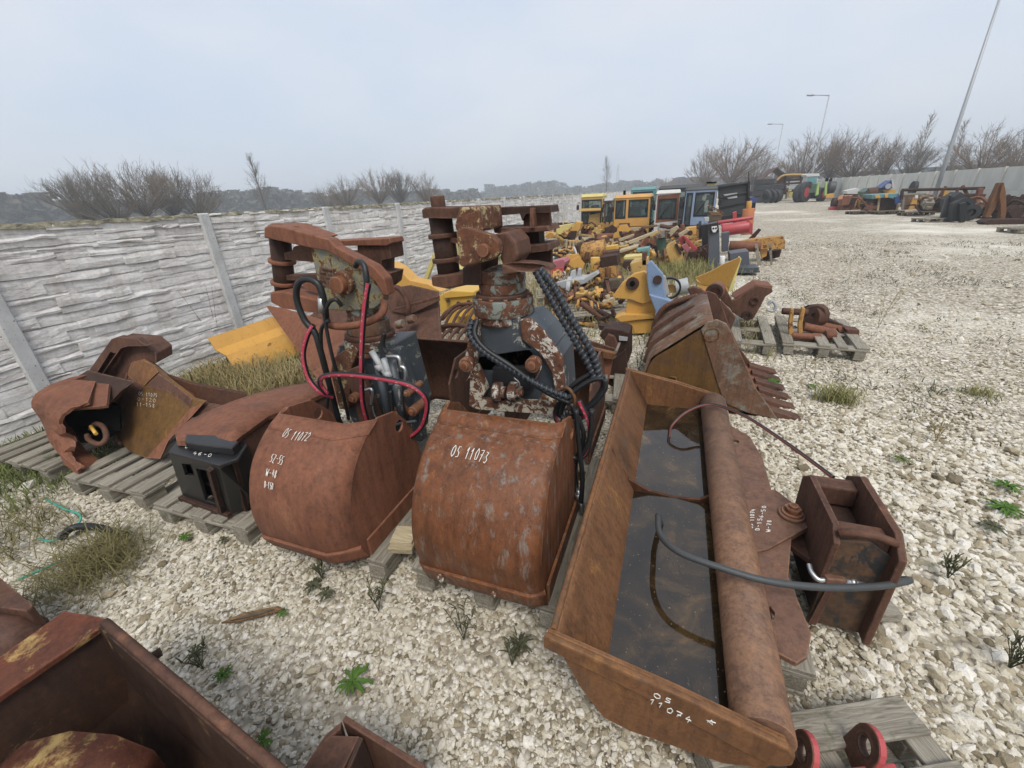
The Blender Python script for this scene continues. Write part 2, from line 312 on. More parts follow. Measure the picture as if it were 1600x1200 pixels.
# ------------------------------------------------------------------ mesh helpers
class MB:
    def __init__(s): s.v = []; s.f = []; s.sm = []
    def add(s, vs, fs, smooth=False):
        o = len(s.v); s.v += [Vector(p) for p in vs]; s.f += [tuple(i + o for i in f) for f in fs]; s.sm += [smooth] * len(fs); return s
    def box(s, c, size, rot=None):
        c = Vector(c); h = Vector(size) / 2
        vs = [Vector((x * h.x, y * h.y, z * h.z)) for x in (-1, 1) for y in (-1, 1) for z in (-1, 1)]
        if rot is not None: vs = [rot @ p for p in vs]
        return s.add([p + c for p in vs], [(0, 1, 3, 2), (4, 6, 7, 5), (0, 4, 5, 1), (2, 3, 7, 6), (0, 2, 6, 4), (1, 5, 7, 3)])
    def hexa(s, b4, t4):      # bottom four, top four, same winding (counter-clockwise from above)
        return s.add(list(b4) + list(t4), [(3, 2, 1, 0), (4, 5, 6, 7)] + [(k, (k + 1) % 4, (k + 1) % 4 + 4, k + 4) for k in range(4)])
    def tube(s, path, r, n=8, cap=True, smooth=True, flat=None):
        path = [Vector(p) for p in path]; L = len(path)
        if not hasattr(r, '__len__'): r = [r] * L
        vs = []; prev = None
        for i, p in enumerate(path):
            d = (path[min(i + 1, L - 1)] - path[max(i - 1, 0)])
            d = d.normalized() if d.length > 1e-9 else Vector((0, 0, 1))
            if prev is None: a = d.orthogonal().normalized()
            else:
                a = prev - d * prev.dot(d); a = a.normalized() if a.length > 1e-6 else d.orthogonal().normalized()
            prev = a; b = d.cross(a)
            vs += [p + (a * math.cos(2 * math.pi * k / n) + b * math.sin(2 * math.pi * k / n)) * r[i] for k in range(n)]
        fs = [(i * n + k, i * n + (k + 1) % n, (i + 1) * n + (k + 1) % n, (i + 1) * n + k) for i in range(L - 1) for k in range(n)]
        s.add(vs, fs, smooth)
        if cap:
            o = len(s.v) - len(vs)
            s.f += [tuple(o + k for k in reversed(range(n))), tuple(o + (L - 1) * n + k for k in range(n))]; s.sm += [False, False]
        return s
    def cyl(s, a, b, r, n=16, r2=None): return s.tube([a, b], [r, r if r2 is None else r2], n)
    def ring(s, c, ax, r1, r2, h, n=20):   # washer / flange
        c = Vector(c); ax = Vector(ax).normalized(); u = ax.orthogonal().normalized(); w2 = ax.cross(u); vs = []
        for rr, hh in ((r1, -h / 2), (r2, -h / 2), (r2, h / 2), (r1, h / 2)):
            vs += [c + ax * hh + (u * math.cos(2 * math.pi * k / n) + w2 * math.sin(2 * math.pi * k / n)) * rr for k in range(n)]
        fs = [(j * n + k, j * n + (k + 1) % n, ((j + 1) % 4) * n + (k + 1) % n, ((j + 1) % 4) * n + k) for j in range(4) for k in range(n)]
        return s.add(vs, fs, False)
    def prism(s, outline, vec, holes=()):
        vec = Vector(vec); loops = [[Vector(p) for p in outline]] + [[Vector(p) for p in h] for h in holes]
        tris = tessellate_polygon(loops); flat = [p for l in loops for p in l]; n = len(flat)
        nrm = Vector()
        for a, b, c in tris: nrm += (flat[b] - flat[a]).cross(flat[c] - flat[a])
        flip = nrm.dot(vec) > 0
        vs = flat + [p + vec for p in flat]; fs = []
        for a, b, c in tris:
            fs.append((a, c, b) if flip else (a, b, c)); fs.append((a + n, b + n, c + n) if flip else (a + n, c + n, b + n))
        o = 0
        for l in loops:
            k = len(l)
            for i in range(k): fs.append((o + i, o + (i + 1) % k, o + (i + 1) % k + n, o + i + n))
            o += k
        return s.add(vs, fs)
    def loft(s, rows, thick=None, closed=False, smooth=True):   # rows of points -> sheet; thick: vector or number (along normals)
        R, C = len(rows), len(rows[0]); P = [[Vector(p) for p in r] for r in rows]
        fs = [(i * C + k, i * C + k + 1, (i + 1) * C + k + 1, (i + 1) * C + k) for i in range(R - 1) for k in range(C - 1)]
        if thick is None: return s.add([p for r in P for p in r], fs, smooth)
        Nn = [[Vector() for _ in range(C)] for _ in range(R)]
        for i in range(R):
            for k in range(C):
                du = P[i][min(k + 1, C - 1)] - P[i][max(k - 1, 0)]; dv = P[min(i + 1, R - 1)][k] - P[max(i - 1, 0)][k]
                q = du.cross(dv); Nn[i][k] = q.normalized() if q.length > 1e-12 else Vector((0, 0, 1))
        A = [p for r in P for p in r]; B = [P[i][k] + (Nn[i][k] * thick if not isinstance(thick, Vector) else thick) for i in range(R) for k in range(C)]
        n = R * C; rim = [k for k in range(C)] + [i * C + C - 1 for i in range(1, R)] + [(R - 1) * C + k for k in range(C - 2, -1, -1)] + [i * C for i in range(R - 2, 0, -1)]
        s.add(A + B, fs + [tuple(i + n for i in reversed(f)) for f in fs], smooth)
        o = len(s.v) - 2 * n
        for a, b in zip(rim, rim[1:] + rim[:1]): s.f.append((o + b, o + a, o + a + n, o + b + n)); s.sm.append(False)
        return s

ROOT = {}
def setp(o, label=None, cat=None, group=None, kind=None):
    if label: o['label'] = label
    if cat: o['category'] = cat
    if group: o['group'] = group
    if kind: o['kind'] = kind
    return o
def thing(name, label, cat, loc=(0, 0, 0), rz=0., group=None):
    o = bpy.data.objects.new(name, None); o.empty_display_size = .2; COL.objects.link(o)
    o.location = loc; o.rotation_euler = (0, 0, rz); ROOT[o] = Matrix.Translation(Vector(loc)) @ Matrix.Rotation(rz, 4, 'Z')
    return setp(o, label, cat, group)
def mesh_of(mb, name, mat, M4=None):
    me = bpy.data.meshes.new(name); vs = mb.v
    if M4 is not None:
        inv = M4.inverted(); vs = [inv @ p for p in vs]
    me.from_pydata([tuple(p) for p in vs], [], mb.f); me.validate()
    if len(me.polygons) == len(mb.sm): me.polygons.foreach_set('use_smooth', mb.sm)
    mats = mat if isinstance(mat, (list, tuple)) else [mat]
    for k in mats: me.materials.append(M[k] if isinstance(k, str) else k)
    bm = bmesh.new(); bm.from_mesh(me); bmesh.ops.recalc_face_normals(bm, faces=bm.faces); bm.to_mesh(me); bm.free()
    return me
def build(mb, name, mat, parent=None, bevel=0., label=None, cat=None, group=None, kind=None, local=False, seg=2):
    root = parent
    while root is not None and root not in ROOT: root = root.parent
    me = mesh_of(mb, name, mat, ROOT[root] if (root is not None and not local) else None)
    o = bpy.data.objects.new(name, me); COL.objects.link(o)
    if parent is not None: o.parent = parent
    if bevel:
        bv = o.modifiers.new('bevel', 'BEVEL'); bv.width = bevel; bv.segments = seg; bv.limit_method = 'ANGLE'; bv.angle_limit = math.radians(35); bv.use_clamp_overlap = True
    return setp(o, label, cat, group, kind)
def one(mb, name, mat, label, cat, group=None, bevel=0., loc=None, kind=None):     # a thing that is one mesh, origin at its base
    if loc is None:
        xs = [p.x for p in mb.v]; ys = [p.y for p in mb.v]; loc = Vector(((min(xs) + max(xs)) / 2, (min(ys) + max(ys)) / 2, min(p.z for p in mb.v)))
    o = build(MB().add([p - Vector(loc) for p in mb.v], mb.f), name, mat, None, bevel, label, cat, group, kind)
    o.data.polygons.foreach_set('use_smooth', mb.sm if len(mb.sm) == len(o.data.polygons) else [False] * len(o.data.polygons))
    o.location = loc; return o
def copy_tree(o, parent=None):
    c = o.copy(); COL.objects.link(c); c.parent = parent
    for ch in list(o.children): copy_tree(ch, c)
    return c
def bez(pts, n=10):       # Catmull-Rom through points
    P = [Vector(p) for p in pts]; P = [P[0] * 2 - P[1]] + P + [P[-1] * 2 - P[-2]]; o = []
    for i in range(1, len(P) - 2):
        a, b, c, d = P[i - 1:i + 3]
        for k in range(n):
            t = k / n; o.append(.5 * ((2 * b) + (c - a) * t + (2 * a - 5 * b + 4 * c - d) * t * t + (3 * b - a - 3 * c + d) * t ** 3))
    return o + [P[-2]]
def circ(c, u, v, r, n=16): return [Vector(c) + (Vector(u) * math.cos(2 * math.pi * k / n) + Vector(v) * math.sin(2 * math.pi * k / n)) * r for k in range(n)]
def pxy(pts, y): return [PY(a, b, y) for a, b in pts]
def plate(pts, y, th, holes=(), mb=None):       # upright plate outlined in the photo, standing at depth y, th thick (away from the eye)
    return (mb or MB()).prism(pxy(pts, y), (0, th, 0), [pxy(h, y) for h in holes])

# handwriting in paint marker: strokes in a unit box
GL = {'O': [[(.5, 1), (.1, .75), (.1, .25), (.5, 0), (.9, .25), (.9, .75), (.5, 1)]], 'S': [[(.85, .95), (.3, .95), (.2, .6), (.75, .45), (.75, .1), (.1, .05)]],
 '1': [[(.2, .7), (.55, 1), (.5, 0)]], '0': [[(.5, 1), (.1, .6), (.25, .05), (.75, .1), (.85, .7), (.5, 1)]], '7': [[(.1, .95), (.9, 1), (.4, 0)], [(.25, .5), (.75, .55)]],
 '2': [[(.1, .8), (.5, 1), (.85, .75), (.1, .05), (.95, .1)]], '3': [[(.15, .95), (.8, .9), (.4, .55), (.85, .3), (.45, 0), (.1, .1)]], '4': [[(.45, 1), (.1, .4), (.9, .45)], [(.7, .7), (.65, 0)]],
 'Z': [[(.1, 1), (.9, .95), (.1, .05), (.9, .05)]], 'W': [[(.0, 1), (.25, 0), (.5, .7), (.75, 0), (1, 1)]], 'D': [[(.15, 1), (.15, 0), (.8, .2), (.8, .8), (.15, 1)]], '-': [[(.2, .5), (.8, .5)]],
 '5': [[(.85, 1), (.2, .95), (.2, .6), (.8, .5), (.7, .05), (.1, .05)]], '8': [[(.5, 1), (.15, .75), (.8, .3), (.5, 0), (.15, .3), (.8, .75), (.5, 1)]], '6': [[(.8, 1), (.15, .5), (.3, 0), (.8, .2), (.6, .5), (.2, .4)]],
 'R': [[(.1, 0), (.1, 1), (.8, .9), (.75, .55), (.1, .5), (.9, 0)]], ' ': [], 'L': [[(.1, 1), (.1, 0), (.8, 0)]], 'G': [[(.9, .8), (.5, 1), (.1, .5), (.5, 0), (.9, .3), (.55, .4)]], '.': [[(.4, .05), (.5, .0)]], 'b': [[(.1, 1), (.1, 0), (.7, .1), (.6, .5), (.1, .4)]]}
def write(text, fn, name, parent, r=.0022, mat='chalk', aspect=.75):
    # fn(u, v): u runs along the line (0..1), v up (0..1) -> world point on the surface
    mb = MB(); n = len(text)
    for i, ch in enumerate(text):
        for st in GL.get(ch, []):
            pts = []
            for a, b in zip(st, st[1:]):
                for k in range(4): q = k / 4; pts.append((a[0] + (b[0] - a[0]) * q, a[1] + (b[1] - a[1]) * q))
            pts.append(st[-1])
            jx, jy = RNG.uniform(-.1, .1), RNG.uniform(-.08, .08)
            mb.tube([fn((i + .12 + aspect * (x + jx)) / n, y + jy) for x, y in pts], r, 5)
    return build(mb, name, mat, parent)
# ------------------------------------------------------------------ ground
g = MB()
gxs = [-800, -300, -100, -40, -20] + [x * .5 for x in range(-24, 33)] + [20, 40, 100, 300, 800]
gys = [-800, -200, -40, -10] + [y * .5 for y in range(-8, 60)] + [40, 60, 100, 200, 400, 800]
def gz(x, y):
    if -5.2 < x < 16 and -4 < y < 30: return .018 * noise.noise((x * .7, y * .7, 3.1)) + .012 * noise.noise((x * 2.1, y * 2.1, 7.7)) - .012
    return -.012
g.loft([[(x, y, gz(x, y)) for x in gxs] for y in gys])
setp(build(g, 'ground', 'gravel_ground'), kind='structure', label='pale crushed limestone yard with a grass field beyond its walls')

# crushed stone lying on the yard: six stone shapes set on points, denser and finer near the camera
shapes = bpy.data.collections.new('stone_shapes')
for k in range(8):
    r = random.Random(50 + k); bm = bmesh.new(); bmesh.ops.create_icosphere(bm, subdivisions=1, radius=1)
    sx, sy, sz = r.uniform(.9, 1.35), r.uniform(.7, 1.0), r.uniform(.45, .75)
    for v in bm.verts: v.co = Vector((v.co.x * sx, v.co.y * sy, v.co.z * sz)) * r.uniform(.74, 1.2)
    bmesh.ops.convex_hull(bm, input=bm.verts)
    me = bpy.data.meshes.new('stone'); bm.to_mesh(me); bm.free(); me.materials.append(M['stone'])
    shapes.objects.link(bpy.data.objects.new('stone', me))
rs = np.random.RandomState(4)
pts, scl = [], []
heading = np.array([-_sa, _ca])
for (d0, d1, dens, r0, r1) in ((.3, 2.4, 8000, .005, .0105), (2.4, 4.2, 5000, .006, .0115), (4.2, 9.5, 2000, .0065, .012), (4., 20, 40, .012, .022)):
    n = int(dens * (2 * d1) ** 2)
    p = rs.uniform(-d1, d1, (n, 2)); d = np.hypot(p[:, 0], p[:, 1])
    q = p + heading * 1.2; cosw = (q @ heading) / np.hypot(q[:, 0], q[:, 1])
    k = (d >= d0) & (d < d1) & (cosw > .42) & (p[:, 0] > -5.35)
    k &= rs.rand(len(p)) < np.clip(((9.0 if d1 < 10 else 20) - d) / 4.5, 0, 1)
    p = p[k]; d = d[k]; s = rs.uniform(r0, r1, len(p)) * np.exp(rs.normal(0, .28, len(p)))
    big = rs.rand(len(p)) < .05; s[big] *= 1.8
    coarse = np.clip((p[:, 0] - .5) / 1.0, 0, 1) * np.clip((5 - d) / 2.5, 0, 1)        # coarser stone to the right of the row of buckets
    m_ = rs.rand(len(p)) < 1 - .55 * coarse; p, s, coarse = p[m_], s[m_], coarse[m_]; s *= 1 + .85 * coarse
    pts.append(p); scl.append(s)
pts = np.concatenate(pts); scl = np.concatenate(scl)
# thin out where earth and weeds show
keep = np.array([noise.noise((x * .9, y * .9, 1.3)) + .6 * noise.noise((x * 2.3, y * 2.3, 5.)) > -.50 or x > 1.2 for x, y in pts]) | (rs.rand(len(pts)) < .45)
pts, scl = pts[keep], scl[keep]
zz = np.array([gz(x, y) for x, y in pts]) + scl * rs.uniform(-.05, .45, len(scl))
me = bpy.data.meshes.new('gravel'); me.from_pydata(np.column_stack([pts, zz]).tolist(), [], [])
a = me.attributes.new('scl', 'FLOAT', 'POINT'); a.data.foreach_set('value', scl.astype(np.float32))
a = me.attributes.new('rot', 'FLOAT_VECTOR', 'POINT'); rot = np.column_stack([rs.normal(0, .35, len(scl)), rs.normal(0, .35, len(scl)), rs.uniform(0, 6.28, len(scl))])
a.data.foreach_set('vector', rot.astype(np.float32).ravel())
grav = bpy.data.objects.new('gravel', me); COL.objects.link(grav)
setp(grav, 'loose crushed limestone covering the yard', 'gravel', kind='stuff')
ng = bpy.data.node_groups.new('scatter_stones', 'GeometryNodeTree')
ng.interface.new_socket('Geometry', in_out='INPUT', socket_type='NodeSocketGeometry'); ng.interface.new_socket('Geometry', in_out='OUTPUT', socket_type='NodeSocketGeometry')
gi, go = ng.nodes.new('NodeGroupInput'), ng.nodes.new('NodeGroupOutput')
iop = ng.nodes.new('GeometryNodeInstanceOnPoints'); ci = ng.nodes.new('GeometryNodeCollectionInfo')
ci.inputs['Collection'].default_value = shapes; ci.inputs['Separate Children'].default_value = True; ci.inputs['Reset Children'].default_value = True
iop.inputs['Pick Instance'].default_value = True
na = ng.nodes.new('GeometryNodeInputNamedAttribute'); na.data_type = 'FLOAT'; na.inputs[0].default_value = 'scl'
nr = ng.nodes.new('GeometryNodeInputNamedAttribute'); nr.data_type = 'FLOAT_VECTOR'; nr.inputs[0].default_value = 'rot'
e2r = ng.nodes.new('FunctionNodeEulerToRotation')
L = ng.links.new
L(gi.outputs[0], iop.inputs['Points']); L(ci.outputs[0], iop.inputs['Instance']); L(na.outputs[0], iop.inputs['Scale'])
L(nr.outputs[0], e2r.inputs[0]); L(e2r.outputs[0], iop.inputs['Rotation']); L(iop.outputs[0], go.inputs[0])
grav.modifiers.new('scatter', 'NODES').node_group = ng

# ------------------------------------------------------------------ left wall: posts and panels moulded as stacked slate
WX, WY0, BAY, WH = -5.46, 3.88, 2.06, 1.8
def slate_panel(seed, ragged=False):
    r = random.Random(seed); mb = MB(); Lp, Hp = BAY - .10, WH / 4
    mb.box((-.035, 0, Hp / 2), (.05, Lp, Hp - .004))
    z = 0.
    while z < Hp - .02:
        h = min(r.choice((.04, .055, .07, .09, .115)), Hp - z)
        if Hp - z - h < .03: h = Hp - z
        y = -Lp / 2
        while y < Lp / 2 - .01:
            l = r.uniform(.14, .62)
            if Lp / 2 - y - l < .15: l = Lp / 2 - y
            dep = r.uniform(.004, .026); jz = r.choice((0, 0, r.uniform(-.018, .018), r.uniform(-.018, .018))); nseg = max(2, int(l / .11)); t0 = r.uniform(.3, .85)
            lo, hi = [], []
            sl = r.uniform(-.016, .016)
            for k in range(nseg + 1):
                u = k / nseg; e = .006 if 0 < k < nseg else 0
                lo.append((y + l * u + r.uniform(-.01, .01) * (0 < k < nseg), max(.001, z + jz + r.uniform(-.004, .014) + sl * (u - .5))))
                hi.append((y + l * u + r.uniform(-.02, .02) * (0 < k < nseg), min(Hp - .001, z + h + jz - r.uniform(-.012, .012) + sl * (u - .5))))
            vs = []
            for k in range(nseg + 1):
                d1 = dep * r.uniform(.75, 1.15); dm = dep * r.uniform(.8, 1.2); d2 = dep * t0 * r.uniform(.7, 1.2)
                vs += [(-.012, lo[k][0], lo[k][1]), (-.01 + d1, lo[k][0], lo[k][1]), (-.01 + dm, (lo[k][0] + hi[k][0]) / 2, (lo[k][1] + hi[k][1]) / 2 + r.uniform(-.1, .1) * h), (-.01 + d2, hi[k][0], hi[k][1]), (-.012, hi[k][0], hi[k][1])]
            fs = []
            for k in range(nseg):
                for q in range(4): fs.append((k * 5 + q, (k + 1) * 5 + q, (k + 1) * 5 + q + 1, k * 5 + q + 1))
            fs += [(0, 1, 2, 3, 4), tuple(nseg * 5 + q for q in (4, 3, 2, 1, 0))]
            mb.add(vs, fs); y += l
        z += h
    return mesh_of(mb, 'slate_panel', 'fence_concrete')
fence = thing('concrete_fence', 'pale grey concrete panel wall moulded like stacked slate, on the left', 'wall', (WX, 0, 0))
variants = [slate_panel(100 + k) for k in range(12)]
post_mb = MB().box((0, 0, (WH + .01) / 2), (.13, .125, WH + .01)); post_me = mesh_of(post_mb, 'post', 'post_concrete')
def ledge(seed):
    r = random.Random(seed); mb = MB(); n = 24; Lp = BAY - .1; rows = []
    for k in range(n + 1):
        y = -Lp / 2 + Lp * k / n; d = r.uniform(-.004, .012); zt = r.uniform(-.004, .01); zb = -r.uniform(.018, .05)
        rows.append([(-.058, y, zb), (-.058, y, zt), (-.0 + d, y, zt), (.012 + d, y, zb), (-.058, y, zb)])
    mb.loft(rows, smooth=False); return mesh_of(mb, 'top_edge', 'lichen_concrete')
ledges = [ledge(k) for k in range(4)]
r = random.Random(5)
for nb in range(-3, 34):
    o = bpy.data.objects.new('post', post_me); COL.objects.link(o); o.parent = fence; o.location = (-.02, WY0 + BAY * nb, 0)
    bv = o.modifiers.new('bevel', 'BEVEL'); bv.width = .012; bv.segments = 1
    for k in range(4):
        o = bpy.data.objects.new('slate_panel', r.choice(variants)); COL.objects.link(o); o.parent = fence
        o.location = (r.uniform(-.004, .004), WY0 + BAY * (nb + .5), WH / 4 * k + .001)
    o = bpy.data.objects.new('top_edge', r.choice(ledges)); COL.objects.link(o); o.parent = fence; o.location = (0, WY0 + BAY * (nb + .5), WH)

# ------------------------------------------------------------------ right wall: smooth concrete panels, two high
RX, RH = 14., 1.94
fr = thing('concrete_wall', 'plain smooth grey concrete panel wall across the yard on the right', 'wall', (RX, 0, 0))
pm = mesh_of(MB().box((.0, 0, RH / 4), (.06, BAY - .09, RH / 2 - .012)), 'panel', 'smooth_concrete')
pp = mesh_of(MB().box((0, 0, (RH + .02) / 2), (.10, .10, RH + .02)), 'post', 'smooth_concrete')
for nb in range(-6, 42):
    y = 28.1 + BAY * (nb - 6)
    o = bpy.data.objects.new('post', pp); COL.objects.link(o); o.parent = fr; o.location = (-.03, y, 0)
    for k in range(2):
        o = bpy.data.objects.new('panel', pm); COL.objects.link(o); o.parent = fr; o.location = (.02 + r.uniform(-.006, .006), y + BAY / 2, RH / 2 * k)

# ------------------------------------------------------------------ lamp posts
def lamp(loc, label):
    t = thing('street_lamp', label, 'street lamp', loc, 0, 'lamp posts along the right wall')
    x, y, _ = loc; h = 9.8
    build(MB().tube([(x, y, 0), (x, y, 3), (x, y, h)], [.11, .095, .05], 10), 'pole', 'galvanised', t)
    build(MB().box((x, y, .03), (.4, .4, .06)), 'base_plate', 'galvanised', t)
    build(MB().tube([(x, y, h - .05), (x - .9, y - .3, h + .02), (x - 1.5, y - .5, h + .06)], [.045, .04, .035], 8), 'arm', 'galvanised', t)
    build(MB().tube([(x - 1.45, y - .48, h + .05), (x - 1.7, y - .57, h + .08), (x - 2.15, y - .72, h + .08)], [.05, .11, .07], 8), 'lamp_head', 'galvanised', t, 0)
for (px, py, lab) in ((1464, 295, 'tall galvanised lamp post rising past the frame, nearest of the three'), (1269, 272, 'galvanised lamp post with arm, the middle one, behind the tractor'), (1211, 262, 'farthest galvanised lamp post with arm, behind the shed roof')):
    d = ray(px, py); s = 13.5 / d[0]; lamp((13.5, d[1] * s, 0), lab)

# ------------------------------------------------------------------ bare trees
def limb(mb, rnd, p, d, L, r0, r1, n, up=.1, wob=.12, sides=4):
    pts = [Vector(p)]; d = Vector(d).normalized()
    for k in range(n):
        d = (d + Vector((rnd.gauss(0, wob), rnd.gauss(0, wob), rnd.gauss(0, wob * .6) + up))).normalized()
        pts.append(pts[-1] + d * L / n)
    mb.tube(pts, [r0 + (r1 - r0) * k / n for k in range(n + 1)], sides, False, True); return pts
def willow(seed, h=9., spread=.9, shoots=46, trunk_h=2.2, lean=0., twig_r=.022):
    rnd = random.Random(seed); tr, cr = MB(), MB()
    tp = limb(tr, rnd, (0, 0, -.1), (lean * .3, 0, 1), trunk_h, .45, .40, 4, .05, .06, 8)
    R = (h - trunk_h); 
    for k in range(shoots):
        a = rnd.uniform(0, 6.283); th = math.acos(rnd.uniform(.12, 1.)) * min(1.15, spread)      # spread over a dome
        st = tp[-1] + Vector((rnd.gauss(0, .2), rnd.gauss(0, .2), rnd.uniform(-.5, .15)))
        d = Vector((math.cos(a) * math.sin(th) + lean, math.sin(a) * math.sin(th), math.cos(th) + .12))
        L = R * rnd.uniform(.78, 1.0) * (1 - .18 * (th / 1.5)); big = k < shoots * .4
        pts = limb(tr if big else cr, rnd, st, d, L, .10 if big else .045, .012, 6, .045, .10, 4 if big else 3)
        for j in range(rnd.randint(11, 15)):
            i = min(5, int(6 * (1 - rnd.random() ** 1.6 * .9))); q = pts[i].lerp(pts[i + 1], rnd.random()); dd = (pts[i + 1] - pts[i]).normalized()
            d2 = dd + Vector((rnd.gauss(0, .5), rnd.gauss(0, .5), rnd.gauss(.12, .3)))
            l2 = L * rnd.uniform(.14, .30); sub = limb(cr, rnd, q, d2, l2, .024, twig_r * .55, 3, .08, .14, 3)
            for jj in range(3):
                ii = rnd.randint(0, 2); d3 = (sub[ii + 1] - sub[ii]).normalized() + Vector((rnd.gauss(0, .5), rnd.gauss(0, .5), rnd.gauss(.12, .3)))
                limb(cr, rnd, sub[ii + 1], d3, l2 * rnd.uniform(.35, .7), .014, .009, 2, .08, .12, 3)
    return tr, cr
def upright(seed, h=14., w=.35, n=70, twig_r=.014):
    rnd = random.Random(seed); tr, cr = MB(), MB()
    tp = limb(tr, rnd, (0, 0, -.1), (.05, 0, 1), h * .92, .22, .02, 10, .05, .03, 6)
    for k in range(n):
        f = rnd.uniform(.22, .97); i = min(9, int(f * 10)); q = tp[i].lerp(tp[i + 1], f * 10 - i)
        a = rnd.uniform(0, 6.283); L = h * w * (1.15 - f) * rnd.uniform(.6, 1.1) + .5
        pts = limb(cr, rnd, q, (math.cos(a), math.sin(a), rnd.uniform(.9, 1.8)), L, .04, .012, 4, .15, .1, 3)
        for j in range(7):
            i = rnd.randint(0, 3); d2 = (pts[i + 1] - pts[i]).normalized() + Vector((rnd.gauss(0, .35), rnd.gauss(0, .35), rnd.gauss(0, .3)))
            limb(cr, rnd, pts[i + 1], d2, L * rnd.uniform(.25, .5), .02, twig_r * .6, 2, .05, .1, 3)
    return tr, cr
TREES = {}
def tree_proto(key, tc, bark, tw):
    TREES[key] = (mesh_of(tc[0], 'trunk', bark), mesh_of(tc[1], 'crown', tw), max(p.z for p in tc[1].v))
tree_proto('w1', willow(1, 9, .9), 'bark', 'twig'); tree_proto('w2', willow(2, 9, 1.15, 66), 'bark', 'twig')
tree_proto('w3', willow(3, 9, .7, 58, 2.0, .12), 'bark', 'twig_grey'); tree_proto('w4', willow(4, 9, .95, 60, 1.2, -.25), 'bark', 'twig_grey')
tree_proto('p1', upright(5, 14, .30), 'bark', 'twig_grey'); tree_proto('b1', upright(6, 14, .24, 60), 'birch', 'twig')
def tree(key, px, py_top, dist, name, label, rz, group=None, sq=1.):
    top = PD(px, py_top, dist); tm, cm, hh = TREES[key]; s = top.z / hh * 1.10
    t = thing(name, label, 'tree', (top.x, top.y, -.05), rz, group); t.scale = (s * sq, s * sq, s)
    for nme, me in (('trunk', tm), ('crown', cm)):
        o = bpy.data.objects.new(nme, me); COL.objects.link(o); o.parent = t
GW = 'bare willows beyond the left wall'
for k, (key, px, py, dist, sq, lab) in enumerate((
    ('w3', 100, 268, 88, 1.0, 'bare leaning willow at the left end of the nearest clump over the slate wall'),
    ('w4', 148, 252, 84, .95, 'bare willow second from the left in the clump over the slate wall'),
    ('w1', 196, 250, 86, .9, 'tallest bare willow in the middle of the clump over the slate wall'),
    ('w3', 250, 258, 90, 1., 'bare willow fourth from the left in the clump over the slate wall'),
    ('w4', 288, 264, 88, .95, 'bare willow at the right end of the clump over the slate wall'),
    ('w2', 532, 272, 120, .9, 'bare willow at the left of the second clump, above the left grab'),
    ('w1', 585, 262, 118, .95, 'bare willow second from left in the clump above the left grab'),
    ('w3', 622, 264, 118, 1., 'bare willow third from left in the clump above the left grab'),
    ('w2', 662, 266, 120, .8, 'bare willow at the right end of the second clump, left of the right grab'),
    ('w4', 505, 286, 124, .9, 'small bare willow just left of the second clump'))):
    tree(key, px, py, dist, 'willow_tree', lab, k * 1.3, GW, sq)
tree('p1', 394, 246, 115, 'poplar_tree', 'lone thin bare poplar between the two clumps of willows', .4)
tree('p1', 949, 248, 210, 'poplar_tree', 'small distant bare poplar above the far end of the slate wall', 1.4)
tree('w1', 1044, 276, 190, 'round_tree', 'small round distant bare tree above the white cab roof', 1.)
GR = 'bare willows beyond the right wall'
for k, (key, px, py, dist, sq, lab) in enumerate((
    ('w2', 1108, 224, 112, .7, 'bare willow at the far left of the right-hand row, above the blue cab'),
    ('w1', 1152, 213, 100, 1.15, 'broad reddish bare willow above the shed, left of the farthest lamp'),
    ('w2', 1186, 228, 108, .8, 'bare willow overlapping the broad one at its right'),
    ('w2', 1268, 203, 96, 1.0, 'bare willow crossed by the middle lamp post'),
    ('w1', 1312, 200, 98, .8, 'narrow bare willow just right of the middle lamp post'),
    ('w2', 1352, 202, 96, 1., 'spreading bare willow above the left part of the grey wall'),
    ('w1', 1398, 208, 100, .8, 'bare willow right of the spreading one, above the blue hood'),
    ('w3', 1440, 222, 98, 1., 'low dark bare willow just left of the nearest lamp post'),
    ('w2', 1562, 190, 92, 1.05, 'large spreading bare willow at the right edge over the grey wall'),
    ('w1', 1612, 200, 96, .9, 'bare willow cut by the right edge of the picture'),
    ('w4', 1498, 240, 104, 1., 'low hazy bare willow just right of the nearest lamp post'),
    ('w4', 1228, 246, 120, .9, 'small bare willow between the farthest and the middle lamp'))):
    tree(key, px, py, dist, 'willow_tree', lab, 2 + k * 1.7, GR, sq)
tree('b1', 1452, 182, 112, 'birch_tree', 'slender birch with pale stem, left of the nearest lamp post', .3)
tree('b1', 1512, 190, 116, 'birch_tree', 'slender hazy birch right of the nearest lamp post', 2.)
# far wood behind the field: one hazy mass
fw_ = MB(); rnd = random.Random(9)
def far_tree(p, h, w):
    fw_.tube([p, p + Vector((0, 0, h * .7))], [.3, .1], 3, False, False)
    for k in range(100):
        a = rnd.uniform(0, 6.283); f = rnd.uniform(.02, 1); rr = w * math.sqrt(max(0, 1 - (2 * f - 1) ** 2)) * rnd.random() ** .5
        c = p + Vector((math.cos(a) * rr, math.sin(a) * rr, h * f)); s = rnd.uniform(.8, 1.7)
        vs = [c + Vector((rnd.gauss(0, s), rnd.gauss(0, s), rnd.gauss(.2, s))) for _ in range(3)]
        for q in vs: q.z = max(.0, min(q.z, h * 1.05))
        fw_.add(vs, [(0, 1, 2)])
def far_row(x0, x1, step, ytop, dist, w, jit=.12):
    x = x0
    while x < x1:
        y = ytop(x) + rnd.uniform(-3, 4); p = PD(x, y, dist * rnd.uniform(1 - jit, 1 + jit)); h = max(4, p.z)
        far_tree(Vector((p.x, p.y, 0)), h, w); x += step * rnd.uniform(.6, 1.4)
